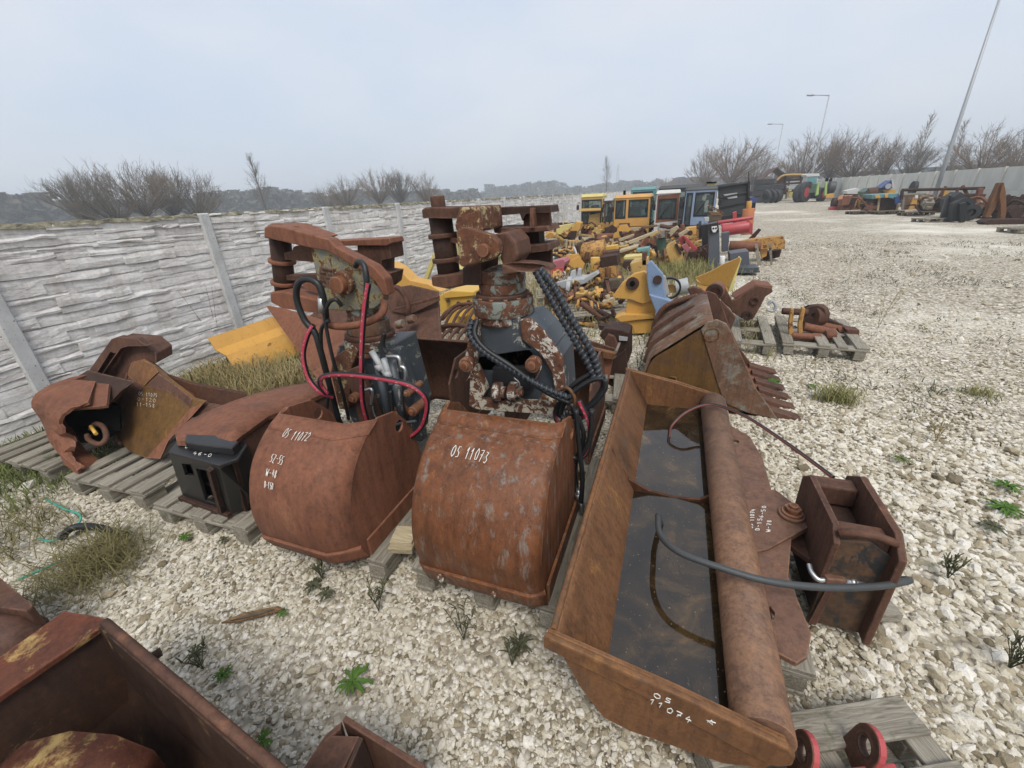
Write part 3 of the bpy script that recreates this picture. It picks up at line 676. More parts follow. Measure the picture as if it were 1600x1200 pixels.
far_row(-120, 70, 5, lambda x: 306, 250, 3.4); far_row(60, 330, 5, lambda x: 318 - .02 * (x - 70), 270, 3.2)
far_row(310, 470, 4.5, lambda x: 296 + abs(x - 420) * .08, 265, 3.2); far_row(440, 560, 5, lambda x: 304, 300, 3.4)
far_row(540, 745, 4, lambda x: 300 - (x - 540) * .01, 330, 3.6); far_row(735, 775, 5, lambda x: 302, 480, 4.5)
far_row(760, 990, 3.2, lambda x: 289 - .008 * (x - 760) + 4 * math.sin(x * .05), 480, 5.); far_row(980, 1110, 3.5, lambda x: 285 + 3 * math.sin(x * .2), 420, 5.)
far_row(1060, 1700, 6, lambda x: 280 - .03 * (x - 1060), 260, 3.2)
setp(build(fw_, 'far_wood', 'wood_far'), 'hazy bare wood along the horizon beyond the walls', 'wood', kind='stuff')
# far pylon
pb = PD(964, 300, 520); mbp = MB(); H_ = PD(964, 256, 520).z
for sx, sy in ((-1, -1), (1, -1), (1, 1), (-1, 1)): mbp.tube([(pb.x + sx * 2.2, pb.y + sy * 2.2, 0), (pb.x + sx * .4, pb.y + sy * .4, H_)], .14, 4)
for k in range(10):
    f = k / 10; r_ = 2.2 - 1.8 * f; r2 = 2.2 - 1.8 * (f + .1)
    for s1, s2 in (((-1, -1), (1, -1)), ((1, -1), (-1, -1)), ((1, 1), (-1, 1)), ((-1, 1), (1, 1))):
        mbp.tube([(pb.x + s1[0] * r_, pb.y + s1[1] * r_, H_ * f), (pb.x + s2[0] * r2, pb.y + s2[1] * r2, H_ * (f + .1))], .07, 3)
for z_, l_ in ((.78, 5), (.88, 4)): mbp.tube([(pb.x - l_, pb.y, H_ * z_), (pb.x, pb.y, H_ * z_ + .5), (pb.x + l_, pb.y, H_ * z_)], .13, 4)
one(mbp, 'power_pylon', 'galvanised', 'faint distant lattice power pylon beside the small far poplar', 'pylon')

# ------------------------------------------------------------------ haze
hz = MB().box((0, 0, 16), (1640, 1640, 36)); hz.v = [Vector((p.x, p.y, -1.2 if p.z < 5 else 34)) for p in hz.v]
m = bpy.data.materials.new('haze_air'); m.use_nodes = True; m.node_tree.nodes.clear()
o = m.node_tree.nodes.new('ShaderNodeOutputMaterial'); pv = m.node_tree.nodes.new('ShaderNodeVolumePrincipled')
pv.inputs['Color'].default_value = (.86, .92, 1.0, 1); pv.inputs['Density'].default_value = .0016; pv.inputs['Anisotropy'].default_value = .2
m.node_tree.links.new(pv.outputs[0], o.inputs['Volume'])
ho = build(hz, 'haze', m); setp(ho, 'thin grey-blue haze filling the air', 'haze', kind='stuff')
# ------------------------------------------------------------------ pallets
def board_mesh(l, w_, h): return mesh_of(MB().box((0, 0, 0), (l, w_, h)), 'deck_board', 'wood')
B_LONG, B_LONGN, B_CROSS, B_BOT, B_BLK = board_mesh(1.2, .115, .022), board_mesh(1.2, .092, .022), board_mesh(.8, .145, .022), board_mesh(1.2, .10, .022), board_mesh(.145, .10, .078)
def pallet(label, x, y, rz, group=None, skip=(), z=0., seed=0, mat=None, tilt=0.):
    # x, y: centre; long side along local X
    t = thing('wooden_pallet', label, 'pallet', (x, y, z), rz, group); rr = random.Random(seed)
    t.rotation_euler = (tilt, 0, rz)
    def put(name, me, loc, rot=0.):
        o = bpy.data.objects.new(name, me); COL.objects.link(o); o.parent = t
        o.location = (loc[0] + rr.uniform(-.006, .006), loc[1] + rr.uniform(-.005, .005), loc[2]); o.rotation_euler = (0, 0, rot + rr.uniform(-.012, .012))
        bv = o.modifiers.new('bevel', 'BEVEL'); bv.width = .004; bv.segments = 1
        if mat: o.material_slots[0].link = 'OBJECT'; o.material_slots[0].material = M[mat]
    for k, (yy, me) in enumerate(((-.342, B_LONG), (-.168, B_LONGN), (0, B_LONG), (.168, B_LONGN), (.342, B_LONG))):
        if k not in skip: put('deck_board', me, (0, yy, .133))
    for xx in (-.527, 0, .527):
        put('stringer_board', B_CROSS, (xx, 0, .111), math.pi / 2)
        for yy in (-.327, 0, .327): put('block', B_BLK, (xx, yy, .061))
    for yy in (-.327, 0, .327): put('bottom_board', B_BOT, (0, yy, .011))
    return t
GP = 'pallets carrying the row of buckets'; hp = math.pi / 2
pallet('weathered pallet nearest the wall, under the torn end of the leftmost bucket', -4.62, 1.78, hp + .03, GP, seed=1)
pallet('weathered pallet with bare deck boards between leftmost bucket and black coupler', -3.56, 1.80, hp + .05, GP, seed=2)
pallet('weathered pallet under the black coupler box', -2.56, 1.78, hp + .02, GP, seed=3)
pallet('weathered pallet under the left clamshell grab', -1.62, 1.82, hp, GP, seed=4)
pallet('weathered pallet under the right clamshell grab', -.68, 1.84, hp - .01, GP, seed=5)
pallet('weathered pallet under the near half of the water-filled bucket', .26, 1.87, hp - .02, GP, seed=6)
pallet('weathered pallet under the far end of the water-filled bucket', .14, 3.12, hp + .02, GP, seed=7)
pallet('bare pallet in the bottom right corner carrying the red lugs', .733, .757, .455, GP, skip=(1,), seed=8).scale = (.62, 1, 1)

# ------------------------------------------------------------------ clamshell grabs
def shell(t, xl, xr, prof, sgn, ych, chr_=.10, mat='rust_red', lip=.12, yb=None, hinge=None, name='front_shell'):
    # prof: (depth ahead of ych, z) from the lip up to the upper edge; sgn -1 opens away from the eye (front shell)
    def row(d, z, off=0.):
        y = ych + sgn * (d + off); b_ = -sgn
        return [Vector((xl - off, y + b_ * .07, z)), Vector((xl + .012, y + b_ * .022, z)), Vector((xl + .04, y, z)), Vector(((xl + xr) / 2, y, z)), Vector((xr - chr_, y, z)), Vector((xr - chr_ * .5, y + b_ * chr_ * .28, z)), Vector((xr + off, y + b_ * chr_ * .7, z))]
    pr = bez([Vector((d, z, 0)) for d, z in prof], 6); prof = [(p.x, p.y) for p in pr]
    mb = MB().loft([row(d, z) for d, z in prof], .014 * sgn, smooth=True)
    p = build(mb, name, mat, t); 
    lipn = [q for q in prof if q[1] < prof[0][1] + lip]
    build(MB().loft([row(d, z, .012) for d, z in lipn], .02 * sgn), 'cutting_lip', mat, p)
    top = [q for q in prof if q[1] > prof[-1][1] - .05]
    build(MB().loft([row(d, z, .006) for d, z in top], .012 * sgn), 'upper_band', mat, p)
    # side plates: mouth rim at the bottom, hinge ear at the back
    out_ = [(d, z) for d, z in prof]
    for x, th in ((xl + .004, .012), (xr - .004, -.012)):
        dd = .07 if x < (xl + xr) / 2 else chr_ * .7
        o3 = [Vector((x, ych + sgn * (d - dd - .004), z)) for d, z in out_] + [Vector((x, ych + sgn * hinge[0], hinge[1])), Vector((x, ych + sgn * (hinge[0] - .12), hinge[1] - .14)), Vector((x, ych + sgn * yb, prof[0][1]))]
        hole = circ((x, ych + sgn * (hinge[0] - .02), hinge[1] - .10), (0, 1, 0), (0, 0, 1), .035, 12)
        build(MB().prism(o3, (th, 0, 0), [hole]), 'side_plate', mat, p)
        xs = x + (.004 if x > (xl + xr) / 2 else -.004)
        build(MB().prism([Vector((xs, ych + sgn * (prof[0][0] - dd - .006), prof[0][1])), Vector((xs, ych + sgn * (prof[0][0] - dd - .006), prof[0][1] + .10)), Vector((xs, ych + sgn * (yb + .02), prof[0][1] + .10)), Vector((xs, ych + sgn * (yb + .0), prof[0][1]))], (.012 if x > (xl + xr) / 2 else -.012, 0, 0)), 'rim_strip', mat, p)
    return p
def wob(t, pts, r=.012, mat='rubber', name='hose', n=8, wrap=None, stripe=None, sub=10):
    path = bez(pts, sub); o = build(MB().tube(path, r, n), name, mat, t)
    if stripe:       # coloured print band along one side of the hose
        mb = MB(); L_ = len(path); q = []
        for i, p in enumerate(path):
            d = (path[min(i + 1, L_ - 1)] - path[max(i - 1, 0)]).normalized(); side = d.cross(Vector((0, 0, 1)))
            v = (Vector((0, 0, EYE)) - p); v -= d * v.dot(d); v.normalize(); s2 = d.cross(v)
            q.append([p + (v * math.cos(a) + s2 * math.sin(a)) * (r + .0007) for a in (-.15, .25, .65, 1.05)])
        build(mb.loft(q), 'stripe', stripe, o)
        mb2 = MB(); rr = random.Random(3)
        for i in range(2, L_ - 3, 2):
            if rr.random() < .6 and stripe == 'hose_red':
                a = q[i][1] * .4 + q[i][2] * .6; b_ = q[i + 1][1] * .4 + q[i + 1][2] * .6; c_ = a.lerp(b_, .7); off = (a - path[i]).normalized() * .0012
                mb2.tube([a + off, c_ + off], .0011, 4)
        if mb2.v: build(mb2, 'hose_print', 'chalk_grey', o)
    if wrap:         # spiral guard
        mb = MB(); L_ = 0; seg = []
        tot = sum((b_ - a).length for a, b_ in zip(path, path[1:])); turns = tot / wrap; prev = None; ac = 0; hel = []
        fine = []
        for a, b_ in zip(path, path[1:]): fine += [a.lerp(b_, k / 8) for k in range(8)]
        ax = None
        for i, p in enumerate(fine):
            d = (fine[min(i + 1, len(fine) - 1)] - fine[max(i - 1, 0)]).normalized(); ax = d.orthogonal().normalized() if ax is None else (ax - d * ax.dot(d)).normalized(); bb = d.cross(ax)
            if i: ac += (p - fine[i - 1]).length
            th = 2 * math.pi * ac / wrap; hel.append(p + (ax * math.cos(th) + bb * math.sin(th)) * (r - wrap * .18))
        build(mb.tube(hel, wrap * .40, 5), 'spiral_guard', 'rubber_wrap', o)
    return o
def bolt(t, c, ax, r, h=.02, mat='bolt_rust', washer=True, name='bolt'):
    c = Vector(c); ax = Vector(ax).normalized(); mb = MB()
    if washer: mb.cyl(c, c + ax * h * .35, r * 1.5, 18)
    mb.tube([c, c + ax * h], r, 6, smooth=False); mb.cyl(c + ax * h, c + ax * h * 1.35, r * .55, 12)
    return build(mb, name, mat, t, .001)

# --- right grab
t = thing('clamshell_grab', 'tall clamshell grab with grey column and chalked number 11073, right of the two', 'clamshell grab', (-.72, 2.1, .144), 0, 'clamshell grabs on pallets')
G2 = t; zb = .15
P2 = [(.885, zb), (.925, .28), (.94, .44), (.885, .62), (.755, .77), (.53, .878)]
s2 = shell(t, -.995, -.38, P2, -1, 2.1, .05, 'rust_shell', .12, .12, (.36, .83))
shell(t, -1.00, -.40, [(.95, zb), (.97, .35), (.86, .62), (.70, .80)], 1, 2.1, .05, 'rust_brown', .12, .25, (.42, .80), 'rear_shell')
pr2 = [(p.x, p.y) for p in bez([Vector((d, z, 0)) for d, z in P2], 20)]
def on2(x, z): # point on the front shell's outer face
    for (d0, z0), (d1, z1) in zip(pr2, pr2[1:]):
        if z0 <= z <= z1: d = d0 + (d1 - d0) * (z - z0) / max(1e-6, z1 - z0); return Vector((x, 2.1 - d - .016, z + .004))
    return Vector((x, 2.1 - pr2[-1][0] - .016, z))
write('OS 11073', lambda u, v: on2(-.835 + .18 * u, .776 + .028 * v), 'chalk_number', s2, .0017)
for x_, z_ in ((-.86, .225), (-.60, .20), (-.86, .20)): build(MB().cyl(on2(x_, z_) + Vector((0, .004, 0)), on2(x_, z_) + Vector((0, -.016, 0)), .011, 10), 'rivet', 'white_chip', s2)
Y2 = 1.98
# lower yoke frame: cheeks, tray and pulley pins
build(plate([(728, 560), (740, 638), (860, 645), (880, 642), (866, 540), (800, 548)], Y2, .30), 'lower_body', 'grey_paint', t, .01)
build(plate([(735, 572), (733, 634), (745, 640), (862, 648), (868, 632), (846, 618), (838, 630), (752, 626), (760, 610), (744, 572)], Y2 - .07, .05), 'tray_frame', 'cream_chip', t, .006)
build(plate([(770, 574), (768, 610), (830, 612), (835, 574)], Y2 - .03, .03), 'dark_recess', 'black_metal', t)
for px in (776, 800): 
    c = PY(px, 612, Y2 - .06); build(MB().cyl(c + Vector((-.012, 0, 0)), c + Vector((.03, 0, 0)), .055, 20).cyl(c + Vector((.03, 0, 0)), c + Vector((.055, 0, 0)), .035, 16), 'link_boss', 'white_chip', t, .003)
c = PY(803, 612, Y2 - .08); build(MB().cyl(c, c + Vector((.05, 0, 0)), .016, 12), 'pin', 'bolt_rust', t)
build(MB().tube(bez([PY(803, 590, Y2 - .09), PY(812, 600, Y2 - .1), PY(808, 618, Y2 - .1), PY(800, 624, Y2 - .09)], 6), .003, 6), 'split_pin', 'steel', t)
# cheeks with pin bosses
for pts, bc, ax in (([(812, 500), (816, 530), (845, 553), (862, 582), (872, 640), (884, 640), (878, 560), (850, 520), (826, 498)], (836, 566), 1), ([(736, 505), (748, 500), (748, 545), (742, 578), (730, 582), (726, 560)], (733, 566), -1)):
    build(plate(pts, Y2 - .05, .035), 'cheek_plate', 'white_chip', t, .006); build(plate([(a + (2 if a < 780 else -2), b_ + 1) for a, b_ in pts], Y2 - .014, .30), 'cheek_body', 'grey_paint', t, .006)
    c = PY(*bc, Y2 - .06); build(MB().cyl(c, c + Vector((0, -.05, 0)), .040, 18).cyl(c + Vector((0, -.05, 0)), c + Vector((0, -.065, 0)), .022, 12), 'pivot_pin', 'bolt_rust', t, .004)
    build(MB().tube(bez([c + Vector((.02, -.055, .05)), c + Vector((.05, -.06, .01)), c + Vector((.03, -.06, -.05)), c + Vector((.0, -.055, -.09))], 6), .0035, 6), 'split_pin', 'white_chip', t)
build(plate([(748, 494), (746, 530), (740, 580), (842, 582), (836, 552), (816, 534), (810, 494)], Y2, .28), 'column_housing', 'grey_paint', t, .012)
# slewing head: stacked rings round an upright axis
cc = PY(786, 470, Y2 + .12); X0, Yc = cc.x, Y2 + .12
def zat(py, px=786): return PY(px, py, Yc).z
def drum(z0, z1, r, mat, name, n=28): return build(MB().cyl((X0, Yc, z0), (X0, Yc, z1), r, n), name, mat, t, .008)
drum(zat(500), zat(487), .150, 'white_chip', 'flange_ring'); drum(zat(488), zat(462), .166, 'grey_green', 'slew_housing'); drum(zat(463), zat(455), .145, 'rust_brown', 'slew_ring')
drum(zat(456), zat(438), .125, 'grey_green', 'neck_ring'); drum(zat(439), zat(418), .128, 'grey_green', 'upper_neck')
for k in range(10):
    a = -2.6 + k * .5; build(MB().cyl((X0 + .148 * math.cos(a), Yc + .148 * math.sin(a), zat(462)), (X0 + .148 * math.cos(a), Yc + .148 * math.sin(a), zat(459)), .012, 6), 'bolt', 'bolt_rust', t)
# hose guard bar to the right
build(MB().prism([Vector((p.x, p.y, p.z)) for p in [PY(784, 413, Yc - .15), PY(800, 410, Yc - .15), PY(832, 411, Yc - .12), PY(860, 416, Yc - .05), PY(863, 423, Yc - .05), PY(850, 425, Yc - .1), PY(815, 425, Yc - .16), PY(784, 430, Yc - .16)]], (0, .10, 0)), 'hose_guard_bar', 'rust_brown', t, .008)
# clevis: near link plate with pin, tilted block behind
build(plate([(712, 362), (716, 412), (722, 418), (770, 406), (780, 396), (779, 380), (768, 368), (735, 358), (722, 355)], Y2 - .10, .06), 'link_plate', 'yellow_chip', t, .01)
c = PY(756, 391, Y2 - .11); build(MB().cyl(c + Vector((0, .32, 0)), c + Vector((0, -.02, 0)), .030, 20), 'clevis_pin', 'bolt_rust', t, .004)
build(plate([(764, 368), (792, 362), (806, 378), (810, 400), (800, 416), (788, 418), (780, 404), (784, 388), (776, 372)], Y2 - .02, .22), 'swivel_block', 'rust_brown', t, .014)
build(plate([(780, 362), (800, 356), (812, 372), (810, 396), (800, 398), (790, 380)], Y2 + .2, .06), 'link_plate', 'rust_brown', t, .01)
build(plate([(714, 336), (710, 352), (714, 368), (752, 362), (748, 323), (716, 324)], Y2 - .02, .30), 'hitch_block', 'yellow_chip', t, .01)
# upright hitch shaft with collars
sb, st_ = PY(703, 436, Y2 + .13), PY(688, 340, Y2 + .13); ax = (st_ - sb).normalized(); ln = (st_ - sb).length
build(MB().cyl(sb - ax * .02, st_ + ax * .03, .062, 24), 'hitch_shaft', 'rust_dark', t)
build(MB().cyl(st_ + ax * .02, st_ + ax * .105, .038, 20), 'shaft_stub', 'rust_brown', t, .004)
for f in (.33, .72): build(MB().cyl(sb + ax * ln * f - ax * .012, sb + ax * ln * f + ax * .012, .080, 24), 'collar', 'rust_brown', t, .004)
build(plate([(658, 328), (660, 341), (746, 342), (746, 322), (700, 324), (664, 324)], Y2 + .03, .20), 'top_arm', 'rust_brown', t, .012)
build(plate([(672, 432), (674, 447), (700, 452), (738, 444), (738, 424), (716, 428)], Y2 + .03, .20), 'bottom_arm', 'rust_brown', t, .012)
build(plate([(722, 418), (722, 446), (752, 446), (752, 410)], Y2, .24), 'lower_block', 'rust_dark', t, .008)
for a, b_ in (((694, 372), (716, 378)), ((696, 404), (718, 408))): build(plate([(a[0], a[1] - 4), (a[0], a[1] + 4), (b_[0], b_[1] + 3), (b_[0], b_[1] - 5)], Y2 + .10, .05), 'tie_bar', 'rust_brown', t)
# far bracket with two decks
build(plate([(746, 326), (860, 321), (862, 332), (822, 334), (816, 345), (812, 334), (748, 340)], Y2 + .28, .16), 'top_beam', 'rust_dark', t, .005)
build(plate([(817, 325), (858, 323), (863, 356), (818, 358)], Y2 + .32, .02), 'bracket_cheek', 'rust_brown', t, .003)
build(plate([(828, 325), (833, 325), (834, 356), (828, 356)], Y2 + .24, .06), 'rib', 'rust_brown', t)
build(plate([(770, 356), (855, 353), (860, 361), (800, 366), (772, 364)], Y2 + .26, .22), 'middle_deck', 'rust_brown', t, .006)
build(plate([(812, 362), (842, 360), (844, 385), (812, 388)], Y2 + .36, .10), 'bracket_web', 'rust_dark', t)
build(plate([(800, 386), (856, 381), (858, 392), (806, 398)], Y2 + .24, .24), 'lower_deck', 'rust_brown', t, .006)
build(plate([(812, 392), (862, 384), (862, 414), (814, 416)], Y2 + .40, .03), 'bracket_foot', 'rust_dark', t, .004)
# wrapped hoses to the right, then the coil of bare hoses hanging over the shell
YH = Y2 - .02
for k, (dx, dy) in enumerate(((0, 0), (11, -6))):
    wob(t, [PY(838 + dx * .6, 424 + dy * .3, YH + .04), PY(852 + dx, 450 + dy, YH), PY(880 + dx, 500 + dy, YH - .03), PY(915 + dx, 560 + dy, YH - .05), PY(930 + dx * .6, 592, YH - .06)], .016, 'rubber', wrap=.027)
for k, dx in enumerate((0, 8)):
    wob(t, [PY(738 + dx, 500, Y2 - .08), PY(734 + dx, 522, Y2 - .12), PY(750 + dx, 545, Y2 - .14), PY(790 + dx, 572, Y2 - .15), PY(850, 606 + dx * .5, Y2 - .14), PY(890, 622 + dx, Y2 - .12)], .014, 'rubber', wrap=.026 if k == 0 else None)
YC = 1.92
def loop(cx, cy, rx, ry, a0, a1, y, tilt=0., n=9):
    o = []
    for k in range(n + 1):
        a = a0 + (a1 - a0) * k / n; u, v = rx * math.cos(a), ry * math.sin(a)
        o.append(PY(cx + u * math.cos(tilt) - v * math.sin(tilt), cy + u * math.sin(tilt) + v * math.cos(tilt), y))
    return o
for k, (cx_, cy_, rx, ry, tl, y, mt, st2) in enumerate(((908, 618, 46, 20, -.75, YC, 'rubber', None), (912, 622, 44, 17, -.70, YC - .03, 'rubber', None), (905, 625, 48, 24, -.8, YC + .03, 'rubber_grey', 'hose_red'))):
    wob(t, loop(cx_, cy_, rx, ry, 0, 6.1, y, tl), .013, mt, stripe=st2)
for k, pts in enumerate(([(885, 640), (895, 700), (892, 750), (894, 800)], [(892, 630), (912, 680), (898, 730), (903, 775)], [(905, 625), (922, 668), (915, 710), (884, 724)], [(880, 650), (878, 690), (900, 716), (920, 690), (925, 640)], [(900, 640), (905, 700), (910, 745), (908, 785)])):
    wob(t, [PY(a, b_, YC - .05 - .02 * k) for a, b_ in pts], .013, 'rubber', stripe='hose_red' if k == 2 else None)
for a, b_ in (((894, 785), (895, 812)), ((903, 765), (910, 788)), ((908, 778), (909, 800))):
    build(MB().cyl(PY(*a, YC - .09), PY(*b_, YC - .09), .013, 8).cyl(PY(a[0], a[1] + 6, YC - .09), PY(a[0] + 1, a[1] + 14, YC - .09), .018, 6), 'hose_fitting', 'steel', t)
build(MB().tube(bez([PY(872, 612, YC), PY(886, 606, YC - .03), PY(898, 622, YC - .04), PY(894, 645, YC - .03)], 6), .009, 8), 'lifting_ring', 'rust_orange', t)

# --- left grab
t = thing('clamshell_grab', 'clamshell grab with red-striped hoses and chalked number 11072, left of the two', 'clamshell grab', (-1.66, 2.0, .144), 0, 'clamshell grabs on pallets')
G1 = t
P1 = [(.855, zb), (.90, .27), (.905, .44), (.84, .62), (.72, .745), (.59, .812)]
s1 = shell(t, -1.915, -1.325, P1, -1, 2.0, .13, 'rust_red', .12, .12, (.36, .78))
shell(t, -1.95, -1.34, [(.98, zb), (1.0, .40), (.90, .66), (.78, .80)], 1, 2.0, .06, 'rust_brown', .12, .25, (.40, .80), 'rear_shell')
pr1 = [(p.x, p.y) for p in bez([Vector((d, z, 0)) for d, z in P1], 20)]
def on1(x, z):
    for (d0, z0), (d1, z1) in zip(pr1, pr1[1:]):
        if z0 <= z <= z1: d = d0 + (d1 - d0) * (z - z0) / max(1e-6, z1 - z0); return Vector((x, 2.0 - d - .016, z + .004))
    return Vector((x, 2.0 - pr1[-1][0] - .016, z))
write('OS 11072', lambda u, v: on1(-1.76 + .17 * u, .757 + .024 * v), 'chalk_number', s1, .0014)
for k, tx in enumerate(('SZ-55', 'W-48', 'D-150')): write(tx, lambda u, v, k=k: on1(-1.76 + (.085 - .012 * k) * u, .672 - .052 * k + .030 * v), 'chalk_size_note', s1, .0015)
Y1 = 1.92
def yz(px, py, y=None): return PY(px, py, y or Y1)
# body leaning column
build(plate([(528, 540), (520, 570), (540, 640), (566, 690), (640, 690), (645, 640), (622, 560), (616, 535)], Y1, .24), 'column_housing', 'dark_grey_paint', t, .014)
build(plate([(520, 560), (516, 582), (530, 640), (545, 640), (548, 575), (560, 548), (540, 545)], Y1 - .07, .07), 'left_cheek', 'yellow_chip', t, .008)
build(plate([(540, 580), (560, 572), (606, 690), (570, 690)], Y1 - .09, .04), 'inner_arm', 'rust_brown', t, .006)
build(plate([(612, 545), (622, 545), (655, 640), (660, 690), (640, 690), (636, 640)], Y1 - .06, .06), 'right_cheek', 'dark_grey_paint', t, .006)
for a, b_, r_ in (((588, 560), (612, 668), .022), ((612, 562), (630, 660), .026)): build(MB().cyl(yz(*a, Y1 - .10), yz(*b_, Y1 - .12), r_, 14), 'hydraulic_cylinder', 'grey_paint', t)
for c_, r_ in (((624, 645), .045), ((640, 612), .022), ((556, 620), .03), ((648, 640), .03)):
    c = yz(*c_, Y1 - .10); build(MB().cyl(c + Vector((0, .12, 0)), c + Vector((0, -.03, 0)), r_, 18).cyl(c + Vector((0, -.03, 0)), c + Vector((0, -.045, 0)), r_ * .6, 14), 'pivot_pin', 'bolt_rust', t, .004)
for pts in ([(570, 610), (580, 608), (582, 618), (580, 632)], [(626, 572), (632, 576), (634, 586), (632, 600)], [(604, 556), (622, 558), (626, 570)]): wob(t, [yz(a, b_, Y1 - .15) for a, b_ in pts], .010, 'steel', 'steel_pipe')
for a, b_ in (((580, 548), (606, 590)), ((600, 560), (612, 600))): build(MB().cyl(yz(*a, Y1 - .13), yz(*b_, Y1 - .13), .017, 8).cyl(yz((a[0] + b_[0]) / 2 - 2, (a[1] + b_[1]) / 2, Y1 - .13), yz((a[0] + b_[0]) / 2 + 3, (a[1] + b_[1]) / 2 + 9, Y1 - .13), .025, 6), 'hose_fitting', 'grey_light', t)
# slewing rings (axis leaning like the column)
r0, r1 = yz(583, 548, Y1 + .1), yz(566, 455, Y1 + .1); axs = (r1 - r0).normalized(); RL = (r1 - r0).length
def rng(f0, f1, r_, mat, name): return build(MB().cyl(r0 + axs * RL * f0, r0 + axs * RL * f1, r_, 28), name, mat, t, .007)
rng(0, .10, .150, 'yellow_chip', 'flange_ring'); rng(.10, .26, .160, 'cream_chip', 'slew_housing'); rng(.26, .34, .150, 'rust_brown', 'slew_ring'); rng(.34, .55, .128, 'rust_grey', 'neck_ring'); rng(.55, .9, .11, 'grey_green', 'upper_neck')
# hose hoop round the neck
wob(t, [yz(508, 498, Y1 - .02), yz(512, 507, Y1 - .09), yz(540, 510, Y1 - .13), yz(575, 503, Y1 - .13), yz(596, 490, Y1 - .1), yz(600, 472, Y1 - .02), yz(590, 462, Y1 + .1)], .021, 'rust_red', 'hose_hoop')
# hitch: side plate with the maker's tag, rim, pin
build(plate([(484, 384), (496, 440), (497, 470), (506, 484), (545, 486), (585, 482), (600, 470), (596, 436), (575, 415), (545, 395), (516, 378)], Y1 - .02, .05), 'hitch_plate', 'nameplate_paint', t, .006)
build(plate([(412, 358), (412, 372), (424, 374), (486, 388), (510, 392), (520, 398), (560, 420), (586, 440), (598, 462), (606, 462), (600, 436), (582, 416), (552, 400), (524, 386), (514, 374), (500, 370), (440, 354), (420, 352)], Y1 - .045, .075), 'top_arm', 'rust_red', t, .008)
build(plate([(420, 352), (424, 349), (440, 350), (474, 362), (474, 366), (455, 366)], Y1 + .02, .06), 'cover_strap', 'rust_red', t, .003)
c = yz(465, 364, Y1 + .03); bolt(t, c, (0, 0, 1), .022, .03)
build(plate([(421, 457), (422, 472), (440, 482), (497, 490), (500, 470), (470, 462), (440, 455)], Y1 - .03, .20), 'bottom_arm', 'rust_red', t, .010)
sb, st_ = PY(447, 468, Y1 + .08), PY(437, 368, Y1 + .08); ax = (st_ - sb).normalized(); ln = (st_ - sb).length
build(MB().cyl(sb, st_, .060, 24), 'hitch_shaft', 'rust_dark', t)
for f, zz_ in ((.28, 0), (.62, 0)): build(MB().cyl(sb + ax * ln * f - ax * .011, sb + ax * ln * f + ax * .011, .078, 24), 'collar', 'rust_red', t, .004)
build(plate([(440, 396), (440, 405), (492, 410), (490, 398), (482, 384), (470, 382), (458, 386), (456, 392)], Y1 + .05, .05), 'tie_bar', 'rust_brown', t, .004)
build(plate([(440, 430), (442, 438), (496, 438), (496, 428)], Y1 + .05, .05), 'tie_bar', 'rust_brown', t, .004)
build(plate([(470, 442), (478, 452), (496, 458), (496, 442)], Y1 + .02, .04), 'gusset', 'rust_red', t)
build(plate([(510, 377), (608, 372), (611, 380), (604, 384), (516, 384)], Y1 + .22, .14), 'top_beam', 'rust_red', t, .005)
build(plate([(520, 394), (556, 394), (556, 402), (524, 402)], Y1 + .22, .10), 'middle_beam', 'rust_brown', t, .004)
build(plate([(558, 378), (607, 374), (611, 404), (596, 407), (596, 424), (611, 426), (608, 444), (598, 452), (572, 453), (558, 420)], Y1 + .24, .14), 'bracket_block', 'rust_brown', t, .006)
c = yz(540, 441, Y1 - .03); build(MB().cyl(c, c + Vector((0, -.035, 0)), .066, 24), 'pin_boss', 'yellow_chip', t, .006)
build(MB().cyl(c + Vector((-.004, -.03, -.004)), c + Vector((-.004, -.075, -.004)), .047, 24), 'hitch_pin', 'bolt_rust', t, .005)
tag = build(plate([(499, 416), (498, 444), (519, 450), (521, 420)], Y1 - .028, .006), 'maker_plate', 'rust_grey', t)
mbt = MB()
for k in range(6):
    for q in range(4):
        if RNG.random() < .8: a = yz(501 + 3.2 * k, 421 + 6.2 * q + .6 * k, Y1 - .031); mbt.box(a, (.008, .003, .012 * RNG.uniform(.6, 1.1)))
build(mbt, 'stamped_text', 'rust_dark', tag)
build(plate([(412, 356), (412, 371), (424, 374), (470, 382), (492, 372), (440, 353), (420, 351)], Y1 - .02, .20), 'top_lobe', 'rust_red', t, .01)
# hoses of the left grab
YF = Y1 - .16
wob(t, [yz(510, 500, YF + .02), yz(506, 470, YF), yz(497, 444, YF), yz(478, 436, YF), yz(465, 446, YF), yz(464, 470, YF), yz(476, 500, YF), yz(492, 520, YF), yz(500, 545, YF), yz(512, 590, YF + .02), yz(530, 660, YF + .05)], .018, 'rubber')
build(MB().cyl(yz(503, 465, YF), yz(504, 488, YF), .022, 10), 'hose_fitting', 'steel', t)
wob(t, [yz(572, 480, YF + .05), yz(572, 470, YF), yz(573, 440, YF - .02), yz(569, 415, YF), yz(560, 409, YF + .02), yz(556, 416, YF + .06)], .015, 'rubber')
wob(t, [yz(576, 442, YF - .03), yz(570, 480, YF - .04), yz(566, 530, YF - .05), yz(565, 590, YF - .05), yz(567, 630, YF - .03), yz(575, 662, YF)], .0145, 'rubber', stripe='hose_red')
wob(t, [yz(490, 508, YF), yz(480, 526, YF - .02), yz(474, 556, YF - .04), yz(482, 590, YF - .05), yz(500, 612, YF - .05), yz(520, 620, YF)], .0145, 'rubber', stripe='hose_red')
